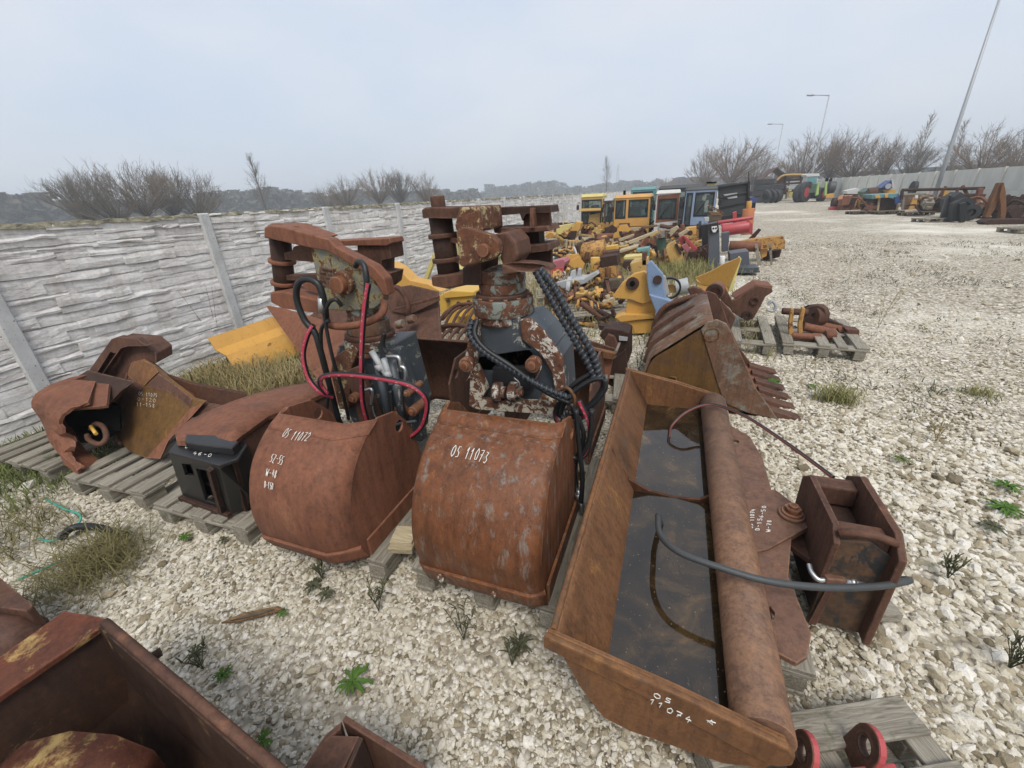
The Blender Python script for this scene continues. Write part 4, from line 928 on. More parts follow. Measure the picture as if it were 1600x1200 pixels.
wob(t, [yz(510, 615, YF - .05), yz(500, 600, YF - .07), yz(506, 588, YF - .08), yz(540, 585, YF - .10), yz(600, 592, YF - .11), yz(645, 604, YF - .10), yz(667, 628, YF - .07), yz(660, 665, YF - .03), yz(640, 684, YF + .0), yz(622, 690, YF + .03)], .015, 'rubber', stripe='hose_red')
wob(t, [yz(534, 478, YF + .02), yz(524, 468, YF), yz(512, 476, YF), yz(508, 500, YF), yz(520, 560, YF), yz(532, 600, YF + .02), yz(545, 655, YF + .06)], .011, 'rubber')
wob(t, [yz(514, 500, YF), yz(502, 516, YF), yz(504, 560, YF + .02), yz(514, 600, YF + .04), yz(510, 650, YF + .08)], .011, 'rubber')
wob(t, [yz(600, 520, YF), yz(598, 540, YF), yz(604, 552, YF)], .014, 'rubber')
wob(t, [yz(582, 634, YF + .02), yz(586, 650, YF), yz(600, 662, YF), yz(612, 650, YF), yz(610, 610, YF + .02)], .012, 'rubber')
wob(t, [yz(598, 672, YF - .02), yz(625, 662, YF - .03), yz(650, 658, YF - .02)], .009, 'rubber_grey')

# ------------------------------------------------------------------ water-filled ditching bucket
t = thing('ditching_bucket', 'wide rust-orange ditching bucket full of dark rainwater, marked 11074', 'excavator bucket', (.1, 2., .144))
DB = t; ya, yb_ = .88, 3.14
prof = [(-.245, .515), (-.16, .36), (-.10, .25), (-.07, .19), (.0, .158), (.14, .152), (.26, .165), (.33, .20), (.37, .27)]
pf = bez([Vector((x, 0, z)) for x, z in prof], 5)
ysn = [ya + (yb_ - ya) * k / 12 for k in range(13)]
build(MB().loft([[Vector((p.x, y, p.z)) for p in pf] for y in ysn], .014), 'trough_shell', 'rust_orange', t)
build(MB().tube([(-.247, ya, .517), (-.247, yb_, .517)], .012, 8), 'rim_bar', 'rust_orange', t)
# bent lip strip inside the left wall
build(MB().loft([[Vector((-.205, y, .437 + .0)), Vector((-.17, y, .372))] for y in (ya + .02, yb_ - .02)], .007), 'lip_seam', 'rust_orange', t)
for k, (y, sg) in enumerate(((ya, -1), (yb_, 1))):
    o3 = [Vector((-.262, y, .525)), Vector((-.262, y, .50)), Vector((-.215, y, .43)), Vector((-.15, y, .29)), Vector((-.07, y, .17)), Vector((.02, y, .148)), Vector((.30, y, .155)), Vector((.40, y, .20)), Vector((.445, y, .28)), Vector((.45, y, .33)), Vector((.43, y, .365)), Vector((.10, y, .45))]
    e = build(MB().prism(o3, (0, sg * .016, 0)), 'end_plate', 'rust_orange', t, .003)
    band = [Vector((-.268, y, .53)), Vector((-.272, y, .47)), Vector((.06, y, .385)), Vector((.12, y, .36)), Vector((.33, y, .285)), Vector((.42, y, .268)), Vector((.455, y, .30)), Vector((.455, y, .345)), Vector((.43, y, .372)), Vector((.12, y, .455)), Vector((.06, y, .464))]
    build(MB().prism([p + Vector((0, sg * .0165, 0)) for p in band], (0, sg * .022, 0)), 'edge_band', 'rust_orange', e, .008)
    if k == 0:
        f = lambda u, v: Vector((.055 + .13 * u + .004 * v, ya - .040, .405 - .012 * u * 3 + .026 * v)); write('11074', lambda u, v: f(u, v) + Vector((0, 0, -.028)), 'chalk_number', e, .0015); write('OS', lambda u, v: Vector((.07 + .055 * u, ya - .040, .412 - .008 * u + .022 * v)), 'chalk_number', e, .0015)
        build(MB().tube([Vector((.225, ya - .04, .375)), Vector((.235, ya - .04, .392)), Vector((.24, ya - .04, .372)), Vector((.222, ya - .04, .384)), Vector((.246, ya - .04, .385))], .0018, 5), 'chalk_star', 'chalk', e)
# torque tube
build(MB().tube([(.385, ya + .005, .315), (.385, yb_ - .005, .315)], .086, 28), 'torque_tube', 'rust_tube', t)
# middle rib
yr = 2.02
rb = [Vector((-.235, yr, .50)), Vector((-.215, yr, .50)), Vector((-.17, yr, .40)), Vector((-.11, yr, .315)), Vector((.0, yr, .26)), Vector((.14, yr, .245)), Vector((.26, yr, .262)), Vector((.32, yr, .31)), Vector((.33, yr, .36)), Vector((.35, yr, .36)), Vector((.34, yr, .20)), Vector((.14, yr, .156)), Vector((.0, yr, .162)), Vector((-.07, yr, .195)), Vector((-.16, yr, .37))]
build(MB().prism(rb, (0, .016, 0)), 'middle_rib', 'rust_inside', t, .003)
# rainwater
wl = MB(); wz = .243
wl.add([(-.094, ya + .002, wz), (.352, ya + .002, wz), (.352, yb_ - .002, wz), (-.094, yb_ - .002, wz)], [(0, 1, 2, 3)])
build(wl, 'rainwater', 'water', t, label='dark still rainwater with a film of dirt')
# mounting plate
zt = .335
mp = [PZ(a, b_, zt) for a, b_ in ((1134, 660), (1172, 682), (1192, 716), (1206, 766), (1240, 800), (1232, 900), (1268, 990), (1262, 1025), (1245, 1036), (1196, 1010), (1160, 850), (1143, 760))]
hol = [circ(PZ(1149, 689, zt), (1, 0, 0), (0, 1, 0), .022, 12), [PZ(1190, 948, zt), PZ(1203, 946, zt), PZ(1211, 957, zt), PZ(1208, 968, zt), PZ(1196, 966, zt)]]
build(MB().prism(mp, (0, 0, -.022), hol), 'mounting_plate', 'rust_plate', t, .003)
cp = [PZ(a, b_, zt + .012) for a, b_ in ((1150, 770), (1190, 766), (1212, 765), (1248, 792), (1266, 812), (1262, 824), (1200, 858), (1180, 862), (1160, 852))]
cpo = build(MB().prism(cp, (0, 0, -.03)), 'pivot_plate', 'rust_plate', t, .003)
def onp(px, py): return PZ(px, py, zt + .0135)
for tx, (x0, y0, x1, y1) in (('OS 11074', (1176, 826, 1180, 795)), ('D-156-50', (1186, 829, 1198, 790)), ('W-78', (1203, 832, 1206, 812))):
    write(tx, lambda u, v, q=(x0, y0, x1, y1): onp(q[0] + (q[2] - q[0]) * u - 7 * v, q[1] + (q[3] - q[1]) * u), 'chalk_size_note', cpo, .0015)
c = PZ(1236, 806, zt + .012); mb = MB().cyl(c, c + Vector((0, 0, .018)), .055, 26); build(mb, 'pin_washer', 'rust_plate', t, .005)
build(MB().cyl(c + Vector((0, 0, .018)), c + Vector((0, 0, .030)), .044, 26), 'pin_washer', 'bolt_rust', t, .004)
build(MB().tube([c + Vector((0, 0, .03)), c + Vector((0, 0, .052))], .036, 6, smooth=False).cyl(c + Vector((0, 0, .052)), c + Vector((0, 0, .066)), .020, 14), 'pin_nut', 'bolt_rust', t, .003)
# lower pivot lug and coupler box
lg = [PZ(a, b_, .27) for a, b_ in ((1232, 850), (1240, 800), (1268, 790), (1310, 850), (1335, 880), (1325, 892), (1275, 880))]
build(MB().prism(lg, (0, 0, -.03)), 'pivot_lug', 'rust_brown', t, .004)
def yzp(x, pts, th, holes=()): return MB().prism([Vector((x, a, b_)) for a, b_ in pts], (th, 0, 0), [[Vector((x, a, b_)) for a, b_ in h] for h in holes])
build(yzp(.895, [(1.55, .03), (1.55, .50), (1.63, .56), (2.0, .56), (2.12, .48), (2.12, .03)], .028), 'coupler_plate', 'rust_brown', t, .006)
build(yzp(.70, [(1.60, .22), (1.58, .50), (1.64, .55), (1.98, .54), (2.06, .48), (2.06, .20)], .024), 'coupler_plate', 'rust_brown', t, .006)
build(MB().prism([Vector((.71, 1.60, .03)), Vector((.895, 1.60, .03)), Vector((.895, 1.60, .47)), Vector((.82, 1.60, .52)), Vector((.725, 1.60, .50))], (0, .02, 0)), 'coupler_web', 'coupler_black', t, .004)
build(MB().prism([Vector((.71, 1.585, .03)), Vector((.74, 1.585, .03)), Vector((.76, 1.585, .30)), Vector((.735, 1.585, .30))], (0, .02, 0)), 'web_flange', 'rust_brown', t, .003)
build(MB().prism([Vector((.724, 2.03, .10)), Vector((.895, 2.03, .10)), Vector((.895, 2.03, .50)), Vector((.724, 2.03, .50))], (0, .02, 0)), 'coupler_web', 'rust_brown', t, .004)
build(MB().box((.808, 1.825, .22), (.16, .40, .36)), 'coupler_core', 'rust_dark', t, .01)
build(MB().box((.808, 1.66, .47), (.17, .09, .10)), 'coupler_bridge', 'rust_brown', t, .01)
build(MB().box((.808, 1.99, .46), (.17, .07, .10)), 'coupler_bridge', 'rust_brown', t, .01)
build(MB().tube([(.715, 1.60, .535), (.76, 1.598, .555), (.83, 1.598, .555), (.90, 1.60, .535)], .016, 8), 'web_bead', 'rust_brown', t)
# hydraulic block and fittings at the foot of the coupler
fz = .30
c = PZ(1302, 905, fz); build(MB().box(c, (.075, .045, .045), Matrix.Rotation(.2, 3, 'Z')), 'hydraulic_block', 'rust_plate', t, .006)
a, b_ = PZ(1318, 908, fz), PZ(1350, 913, fz); build(MB().cyl(a, b_, .016, 12).cyl(a.lerp(b_, .3), a.lerp(b_, .55), .022, 6), 'hose_fitting', 'steel', t)
wob(t, [PZ(1264, 882, fz + .02), PZ(1268, 894, fz + .01), PZ(1278, 905, fz), PZ(1290, 906, fz)], .011, 'steel', 'elbow_pipe')
wob(t, [PZ(1028, 806, .36), PZ(1032, 836, .42), PZ(1060, 862, .45), PZ(1120, 885, .46), PZ(1200, 908, .45), PZ(1290, 918, .42), PZ(1370, 916, .39), PZ(1412, 909, .36), PZ(1420, 906, .34), PZ(1400, 906, .32), PZ(1350, 913, .30)], .0135, 'rubber_grey', name='hydraulic_hose', n=10)
wob(t, [PZ(1028, 806, .36), PZ(1030, 812, .30), PZ(1034, 822, .22)], .0135, 'rubber_grey', name='hydraulic_hose')
wob(t, [PZ(1045, 682, .24), PZ(1050, 664, .32), PZ(1075, 642, .40), PZ(1110, 632, .42), PZ(1160, 648, .44), PZ(1220, 686, .46), PZ(1270, 722, .47), PZ(1302, 746, .47)], .010, 'rubber', name='hydraulic_hose', stripe='hose_brown')

# ------------------------------------------------------------------ leftmost bucket with torn box
t = thing('ditching_bucket', 'brown ditching bucket with a square coupler and a torn box end, by the wall', 'excavator bucket', (-3.9, 1.9, .144))
def LB(px, py, off=0.): return PY(px, py, 1.49 + (716 - py) * .0030 + off)      # the bucket lies tilted back
dv = Vector((0, .02, .01))
sp = [LB(a, b_) for a, b_ in ((198, 584), (206, 566), (222, 562), (240, 572), (268, 596), (300, 622), (320, 628), (300, 650), (262, 690), (250, 717), (228, 716), (200, 704), (184, 684), (170, 658), (180, 632), (190, 608))]
e = build(MB().prism(sp, (0, .02, 0)), 'end_plate', 'rust_yellowish', t, .004)
top3 = [LB(a, b_, -.012) for a, b_ in ((198, 586), (206, 566), (222, 562), (240, 572), (246, 582), (226, 602), (210, 596))]
build(MB().prism(top3, (0, .012, 0)), 'ear_plate', 'rust_orange', e, .004)
up3 = [LB(a, b_, -.006) for a, b_ in ((190, 610), (198, 588), (225, 604), (190, 642), (180, 648), (176, 640))]
build(MB().prism(up3, (0, .006, 0)), 'side_gusset', 'rust_brown', e, .003)
ed3 = [LB(a, b_, -.006) for a, b_ in ((228, 604), (247, 584), (268, 598), (300, 624), (296, 636), (262, 612))]
build(MB().prism(ed3, (0, .006, 0)), 'side_gusset', 'rust_brown', e, .003)
lo3 = [LB(a, b_, -.006) for a, b_ in ((300, 650), (262, 690), (250, 717), (229, 716), (298, 638), (318, 630))]
build(MB().prism(lo3, (0, .006, 0)), 'wear_strip', 'rust_red', e, .003)
build(MB().tube(bez([LB(200, 582, -.01), LB(190, 612, -.012), LB(174, 644, -.012), LB(172, 668, -.012), LB(188, 694, -.010)], 6), .012, 8), 'weld_rim', 'rust_brown', e)
for k, (tx, (x0, y0)) in enumerate((('OS 11075', (216, 618)), ('0-120', (214, 626)), ('11-158', (212, 634)))): write(tx, lambda u, v, q=(x0, y0): LB(q[0] + 30 * u, q[1] + 3 * u - 6 * v, -.004), 'chalk_note', e, .0012, 'chalk_grey')
# trough behind the end plate and its long lip reaching to the right
body = [LB(a, b_, .02) for a, b_ in ((206, 570), (240, 576), (268, 600), (312, 630), (262, 688), (240, 712), (205, 704), (176, 660))]
build(MB().prism(body, (-.42, .22, -.03)), 'trough_shell', 'rust_red', t, .01)
build(MB().prism([LB(a, b_, .10) for a, b_ in ((258, 586), (300, 600), (384, 616), (376, 640), (322, 634), (290, 616))], (-.02, .03, 0)), 'upper_lip', 'rust_inside', t, .004)
build(MB().prism([LB(a, b_, .03) for a, b_ in ((296, 622), (322, 632), (372, 640), (330, 668), (300, 652))], (0, .03, 0)), 'lower_lip', 'rust_brown', t, .004)
# coupler head on top
def LC(px, py, off=0.): return PY(px, py, 1.86 + (640 - py) * .0016 + off)
build(MB().prism([LC(a, b_, .03) for a, b_ in ((118, 622), (178, 532), (224, 536), (243, 552), (244, 568), (222, 566), (200, 578), (188, 610), (176, 650), (160, 640), (130, 634))], (-.10, .20, 0)), 'coupler_head', 'rust_brown', t, .01)
build(MB().prism([LC(a, b_, -.05) for a, b_ in ((110, 620), (174, 530), (184, 527), (214, 530), (228, 541), (200, 541), (188, 545), (128, 631), (112, 628))], (-.03, .06, 0), [[LC(a, b_, -.05) for a, b_ in h] for h in ([(148, 588), (172, 550), (181, 552), (157, 588)], [(121, 622), (127, 613), (131, 616), (125, 624)])]), 'coupler_frame', 'rust_brown', t, .006)
build(MB().prism([LC(a, b_, -.07) for a, b_ in ((136, 606), (150, 588), (157, 592), (143, 612))], (0, .03, 0)), 'latch_block', 'rust_grey', t, .003)
# torn hollow box: sheet bent round with a ragged rim
zs = [.60, .585, .55, .52, .47, .41, .35, .29, .24, .20, .155]
far_ = [(112, 599), (82, 604), (60, 618), (55, 628), (60, 642), (70, 660), (78, 680), (90, 700), (100, 716), (112, 728), (126, 738)]
rim = [(150, 600), (140, 632), (116, 640), (102, 650), (98, 662), (103, 676), (118, 682), (120, 696), (110, 706), (120, 720), (134, 732)]
rr_ = random.Random(2); rows = []
for k, ((a, b_), (c_, d_)) in enumerate(zip(far_, rim)):
    p0, p1 = PZ(a, b_, zs[k]), PZ(c_, d_, zs[k] + .02)
    rows.append([p0 + Vector((-.10, .16, -.02))] + [p0.lerp(p1, f) + Vector((rr_.uniform(-.006, .006), rr_.uniform(-.006, .006), rr_.uniform(-.006, .006) + .012 * math.sin(f * 3.14))) * (1 if 0 < f < 1 else .2) for f in (0, .25, .5, .75, .92, 1)])
fine = []
for r0_, r1_ in zip(rows, rows[1:]):
    fine.append(r0_); fine.append([a.lerp(b_, .5) + Vector((rr_.uniform(-.008, .008), rr_.uniform(-.008, .008), rr_.uniform(-.008, .008))) for a, b_ in zip(r0_, r1_)])
fine.append(rows[-1])
build(MB().loft(fine, -.022, smooth=False), 'torn_sheet', 'rust_red', t)
build(MB().prism([PZ(a, b_, z) for a, b_, z in ((72, 622, .48), (118, 600, .55), (186, 636, .50), (188, 672, .36), (162, 692, .22), (124, 692, .20), (96, 664, .33))], (-.04, .03, -.01)), 'box_shade_sheet', 'black', t)  # black sheet standing in for the shade inside the box
build(MB().loft([[PZ(60, 619, .52), PZ(74, 636, .49)], [PZ(85, 603, .57), PZ(100, 640, .53)], [PZ(118, 597, .60), PZ(122, 638, .56)], [PZ(170, 600, .64), PZ(166, 634, .60)]], -.02, smooth=False), 'box_top', 'rust_red', t)
build(MB().prism([PZ(66, 632, .46), PZ(120, 640, .52), PZ(160, 640, .52), PZ(190, 610, .62), PZ(118, 590, .58)], (0, .1, .03)), 'box_shade_lid', 'rust_dark', t)  # lid added under the top to keep light out of the box
wob(t, [PZ(142, 672, .36), PZ(150, 662, .40), PZ(162, 668, .40), PZ(166, 684, .36), PZ(156, 694, .33), PZ(140, 688, .33), PZ(136, 680, .35)], .018, 'rust_brown', 'hook')
build(MB().cyl(PZ(142, 666, .40), PZ(150, 678, .38), .012, 8), 'hook_pin', 'yellow_bright', t)

# ------------------------------------------------------------------ round-backed bucket with black coupler
t = thing('tilting_bucket', 'round-backed rust bucket with a black box coupler, beside the left grab', 'excavator bucket', (-2.7, 1.9, .144))
YT = 1.55
# the long curved back plate: from the coupler backwards to the right
near = [(276, 688), (300, 690), (330, 694), (362, 694), (376, 682), (420, 650), (470, 630), (512, 612)]
top_ = [(276, 676), (284, 664), (300, 654), (330, 640), (360, 628), (400, 614), (440, 604), (500, 594)]
dep = [1.24, 1.25, 1.27, 1.29, 1.36, 1.62, 1.86, 2.1]
rows = []
for (a, b_), (c_, d_), y in zip(near, top_, dep): 
    p, q = PY(a, b_, y), PY(c_, d_, y + .30); m_ = p.lerp(q, .5) + Vector((0, 0, .03)); rows.append([p, p.lerp(m_, .5) + Vector((0, 0, .012)), m_, q.lerp(m_, .4), q])
build(MB().loft(rows, .03), 'curved_back', 'rust_red', t)
ins = [PY(a, b_ + 3, y + .02) for (a, b_), y in zip(near, dep)]
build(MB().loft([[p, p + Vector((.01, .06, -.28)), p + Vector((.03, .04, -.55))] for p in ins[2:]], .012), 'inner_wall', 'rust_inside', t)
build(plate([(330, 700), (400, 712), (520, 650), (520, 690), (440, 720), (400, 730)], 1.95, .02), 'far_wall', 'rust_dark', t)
build(plate([(390, 740), (405, 735), (405, 720), (388, 728)], 1.6, .04), 'inner_step', 'rust_orange', t)
# black coupler: collar and box frame
YB = 1.45
# black coupler: collar plate and an open box frame standing askew on the pallet
def cbp(px, py, z): return PZ(px, py, z)
ztop = .60; A0, A1, A2, A3 = cbp(262, 706, ztop), cbp(341, 727, ztop), cbp(386, 694, ztop), cbp(279, 684, ztop)
build(MB().prism([A0, A1, PZ(372, 716, ztop), A2, PZ(380, 686, ztop), A3], (0, 0, -.022)), 'collar_plate', 'black_metal', t, .006)
build(MB().prism([PZ(288, 690, ztop + .05), PZ(306, 694, ztop + .05), PZ(362, 700, ztop + .05), PZ(372, 690, ztop + .05), PZ(350, 680, ztop + .05), PZ(290, 678, ztop + .05)], (0, 0, -.05)), 'neck_block', 'black_metal', t, .008)
low = [cbp(286, 776, .15), cbp(362, 803, .15), cbp(404, 786, .15), cbp(320, 768, .15)]
up4 = [A0, A1, A2, A3]; up4 = [p + Vector((0, 0, -.022)) for p in up4]
def post(i, w_, mat='black_metal'):
    p, q = low[i], up4[i]; return MB().hexa([p + Vector((a * w_, b_ * w_, 0)) for a, b_ in ((-1, -1), (1, -1), (1, 1), (-1, 1))], [q + Vector((a * w_, b_ * w_, 0)) for a, b_ in ((-1, -1), (1, -1), (1, 1), (-1, 1))])
def panel(i, j, holes=(), th=.018, mat='black_metal', name='frame_plate'):
    a, b_, c_, d_ = low[i], low[j], up4[j], up4[i]
    f = lambda u, v: (a.lerp(b_, u)).lerp(d_.lerp(c_, u), v)
    n_ = (b_ - a).cross(d_ - a).normalized() * th
    return build(MB().prism([f(0, 0), f(1, 0), f(1, 1), f(0, 1)], -n_, [[f(u, v) for u, v in h] for h in holes]), name, mat, t, .003)
panel(0, 1, [[(.22, .62), (.42, .66), (.42, .92), (.22, .88)], [(.50, .12), (.80, .12), (.80, .88), (.50, .86)]], .02)
panel(1, 2, (), .02); panel(0, 3, (), .02); panel(2, 3, (), .02)
f01 = lambda u, v: (low[0].lerp(low[1], u)).lerp(up4[0].lerp(up4[1], u), v)
build(MB().tube([f01(.0, .0) + Vector((0, -.012, 0)), f01(1, .0) + Vector((0, -.012, 0))], .022, 4, smooth=False), 'foot_bar', 'rust_dark', t)
build(MB().tube([f01(.86, .0) + Vector((.0, -.014, 0)), f01(.86, .98) + Vector((0, -.014, 0))], .018, 4, smooth=False), 'upright_bar', 'rust_dark', t)
build(MB().tube([f01(.5, .45) + Vector((0, .05, 0)), f01(.8, .45) + Vector((0, .05, 0))], .02, 10), 'cross_pin', 'black_metal', t)
f12 = lambda u, v: (low[1].lerp(low[2], u)).lerp(up4[1].lerp(up4[2], u), v)
build(MB().tube([f12(.5, .0) + Vector((.012, -.006, 0)), f12(.45, .98) + Vector((.012, -.006, 0))], .016, 4, smooth=False), 'upright_bar', 'rust_dark', t)
for tx, (x0, y0, x1, y1) in (('0-0 12-12', (288, 700, 345, 704)), ('46-0', (300, 710, 330, 714))): write(tx, lambda u, v, q=(x0, y0, x1, y1): PZ(q[0] + (q[2] - q[0]) * u + 3 * v, q[1] + (q[3] - q[1]) * u - 5 * v, ztop + .002), 'chalk_note', t, .0015)
# ------------------------------------------------------------------ compact specs for the scrap: outlines seen in the photo, each at its own depth
def cl(p, z0=0.): return Vector((p.x, p.y, max(p.z, z0)))
def part_spec(t, q):
    k, name = q[0], q[1]
    if k == 'p':                       # plate or block: outline, depth, thickness, material
        _, _, pts, y, th, mat = q[:6]; lean = q[6] if len(q) > 6 else 0.
        y0 = max(b_ for _, b_ in pts)
        P = [cl(PY(a, b_, y + (y0 - b_) * lean)) for a, b_ in pts]
        return build(MB().prism(P, (0, th, 0)), name, mat, t, min(.012, th * .2))
    if k == 'c':                       # bar, pipe, cylinder between two photo points
        _, _, a, b_, y, r_, mat = q[:7]; y2 = q[7] if len(q) > 7 else y
        return build(MB().cyl(cl(PY(*a, y), r_ * .5), cl(PY(*b_, y2), r_ * .5), r_, 12), name, mat, t, min(.006, r_ * .15))
    if k == 'w':                       # bent bar or cable
        _, _, pts, y, r_, mat = q[:6]; return wob(t, [cl(PY(a, b_, y), .01) for a, b_ in pts], r_, mat, name, 7)
    if k == 'r':                       # ring facing the camera
        _, _, c_, y, r1_, r2_, h_, mat = q[:8]; ax = q[8] if len(q) > 8 else (0, 1, 0); return build(MB().ring(cl(PY(*c_, y), r2_ * .6), ax, r1_, r2_, h_), name, mat, t, .003)
def S(name, label, cat, specs, group=None):
    pts = []
    for q in specs:
        if q[0] in 'pw': pts += [PY(a, b_, q[3]) for a, b_ in q[2]]
        elif q[0] == 'c': pts += [PY(*q[2], q[4]), PY(*q[3], q[7] if len(q) > 7 else q[4])]
        else: pts.append(PY(*q[2], q[3]))
    lo = Vector((sum(p.x for p in pts) / len(pts), sum(p.y for p in pts) / len(pts), max(0, min(p.z for p in pts))))
    t = thing(name, label, cat, lo, 0, group)
    for q in specs: part_spec(t, q)
    return t

# ------------------------------------------------------------------ things right behind the grabs
S('digging_bucket', 'large plain brown digging bucket leaning behind the left grab', 'excavator bucket', [
  ('p', 'side_plate', [(470, 505), (500, 560), (536, 655), (648, 660), (690, 560), (690, 540), (684, 470), (612, 486), (600, 470), (560, 455), (500, 480)], 2.95, .03, 'rust_brown', .0062),
  ('p', 'slanted_side', [(415, 478), (440, 482), (500, 500), (540, 520), (540, 650), (528, 655), (470, 555)], 2.85, .03, 'rust_red', .0062),
  ('p', 'top_plate', [(596, 452), (640, 446), (684, 456), (686, 470), (640, 492), (612, 486)], 3.95, .03, 'rust_brown', .003),
  ('p', 'back_plate', [(500, 470), (600, 448), (684, 458), (690, 540), (560, 640), (520, 640)], 3.35, .03, 'rust_dark', .0062),
  ('w', 'hinge_band', [(608, 448), (622, 450), (632, 462), (638, 478), (637, 488)], 3.86, .03, 'rust_brown'),
  ('c', 'pad_block', (620, 508), (630, 505), 3.72, .045, 'rust_grey'), ('c', 'pad_block', (638, 500), (648, 497), 3.78, .045, 'rust_grey'),
  ('p', 'seam_bar', [(612, 486), (615, 482), (686, 462), (686, 467)], 3.88, .02, 'rust_brown')])
t = thing('skeleton_bucket', 'rusty skeleton bucket of curved round bars between the two grabs', 'excavator bucket', (-2.3, 4.2, 0))
for k in range(7):
    yv = 3.95 - .05 * k; wob(t, [cl(PY(a, b_, y), .02) for a, b_, y in ((655 + 13 * k, 575, yv - .25), (656 + 13 * k, 552, yv - .12), (664 + 13 * k, 528, yv), (684 + 11 * k, 512 + .3 * k, yv + .25), (700 + 9 * k, 508, yv + .45))], .020, 'rust_brown', 'curved_bar', 8)
for k in range(6):
    yv = 4.9 - .06 * k; wob(t, [PY(a, b_, y) for a, b_, y in ((682 + 11 * k, 520, yv - .15), (688 + 11 * k, 500, yv), (700 + 10 * k, 485, yv + .15), (722 + 6 * k, 477, yv + .35))], .020, 'rust_brown', 'curved_bar', 8)
wob(t, [PY(653, 558, 3.85), PY(664, 530, 3.98), PY(688, 512, 4.1), PY(718, 508, 4.05), PY(750, 518, 3.9)], .028, 'rust_brown', 'hoop', 8)
wob(t, [PY(668, 570, 3.7), PY(700, 562, 3.65), PY(744, 562, 3.5)], .022, 'rust_brown', 'cross_bar', 8)
wob(t, [PY(690, 500, 4.95), PY(712, 478, 5.1), PY(748, 474, 5.1)], .026, 'rust_brown', 'hoop', 8)
t = thing('bent_plate', 'bent bright yellow steel plate in dry grass against the slate wall', 'steel plate', (-4.8, 3.6, 0))
rows = []
for k in range(9):
    f = k / 8; row = []
    for (x, z) in ((-5.06, .46), (-4.98, .32), (-4.82, .26), (-4.77, .18), (-4.66, .02)):
        y = 3.16 + .88 * f + (z - .2) * .1; row.append((x + RNG.uniform(-.008, .008) + .12 * f, y, z + .04 * f * (z > .1)))
    rows.append(row)
build(MB().loft(rows, .012, smooth=False), 'sheet', 'yellow_bent', t)
build(MB().prism([(-4.60, 4.11, .0), (-4.35, 4.12, .03), (-4.40, 4.12, .2), (-4.93, 4.12, .46)], (0, .02, 0)), 'end_cheek', 'yellow_bent', t, .003)
build(MB().box((-4.42, 4.2, .12), (.2, .25, .22)), 'rusty_hinge', 'rust_dark', t, .01)
S('old_post', 'short dark weathered stump standing against the slate wall above the yellow plate', 'post', [
  ('p', 'stump', [(400, 461), (406, 459), (420, 520), (412, 522)], 4.55, .08, 'wood_dark'), ('p', 'crosspiece', [(404, 462), (424, 468), (424, 474), (406, 474)], 4.56, .05, 'wood_dark')])
S('yellow_boom', 'big yellow boom part lying behind the left grab by the wall', 'machine part', [
  ('p', 'arm_side', [(598, 416), (606, 412), (622, 420), (640, 438), (668, 444), (690, 456), (600, 460)], 6.2, .3, 'yellow'), ('p', 'arm_foot', [(600, 440), (668, 444), (672, 500), (600, 500)], 6.4, .25, 'yellow_old')])
S('pale_beam', 'pale yellow slanted beam leaning by the wall behind the right grab', 'machine part', [
  ('p', 'beam', [(690, 372), (712, 378), (716, 415), (722, 424), (700, 420)], 8.2, .2, 'yellow_pale'), ('p', 'strut', [(660, 440), (666, 440), (682, 398), (676, 396)], 8.0, .1, 'yellow_pale'), ('c', 'foot', (664, 440), (668, 470), 8.0, .06, 'black_metal')])
S('gear_housing', 'bright yellow gear housing with bolts between the two grabs', 'machine part', [
  ('p', 'housing', [(686, 462), (700, 456), (742, 458), (744, 480), (744, 502), (700, 508), (688, 490)], 5.6, .5, 'yellow_bright'), ('p', 'lid', [(692, 458), (704, 454), (740, 456), (740, 462), (694, 466)], 5.56, .45, 'yellow_bright'),
  ('c', 'bolt', (700, 470), (700.5, 470), 5.58, .03, 'rust_dark', 5.5), ('c', 'bolt', (716, 474), (716.5, 474), 5.58, .03, 'rust_dark', 5.5), ('c', 'bolt', (732, 472), (732.5, 472), 5.58, .03, 'rust_dark', 5.5), ('c', 'boss', (722, 488), (722.5, 488), 5.62, .08, 'yellow_bright', 5.45)])

# ------------------------------------------------------------------ toothed bucket
t = thing('toothed_bucket', 'rusty toothed digging bucket marked with a raised R, beyond the water-filled bucket', 'excavator bucket', (.5, 4.2, 0))
y0, y1 = 3.62, 4.72
pr = [(.93, .01), (.74, .24), (.60, .50), (.50, .72), (.45, .79), (.37, .82), (.28, .78), (.05, .59), (-.10, .46), (-.15, .28), (-.10, .10), (.02, .03), (.45, .0), (.80, .0)]
for y in (y0, y1): build(MB().prism([Vector((x, y, z)) for x, z in pr], (0, .035, 0)), 'side_plate', 'rust_yellowish' if y == y0 else 'rust_brown', t, .006)
build(MB().prism([Vector((x, y0 - .012, z)) for x, z in [(.95, .0), (.745, .26), (.605, .52), (.50, .72), (.45, .795), (.38, .825), (.31, .80), (.27, .74), (.47, .24), (.54, .10), (.72, .03)]], (0, .03, 0)), 'side_cutter', 'rust_grey', t, .006)
bkc = bez([Vector((x, 0, z)) for x, z in ((.36, .80), (.27, .77), (.05, .59), (-.10, .46), (-.15, .28), (-.10, .10), (.02, .02), (.45, .01), (.85, .01))], 5)
build(MB().loft([[Vector((p.x, y, p.z)) for p in bkc] for y in (y0, (y0 + y1) / 2, y1)], .025), 'bucket_back', 'rust_grey', t)
for k, y in enumerate((y0 + .30, y0 + .74)):
    build(MB().prism([Vector((x, y, z)) for x, z in ((.30, .75), (.22, .76), (.10, .69), (-.02, .59), (-.13, .50), (-.18, .30), (-.14, .28), (.05, .60))], (0, .05, 0)), 'hinge_ear', 'rust_brown', t, .008)
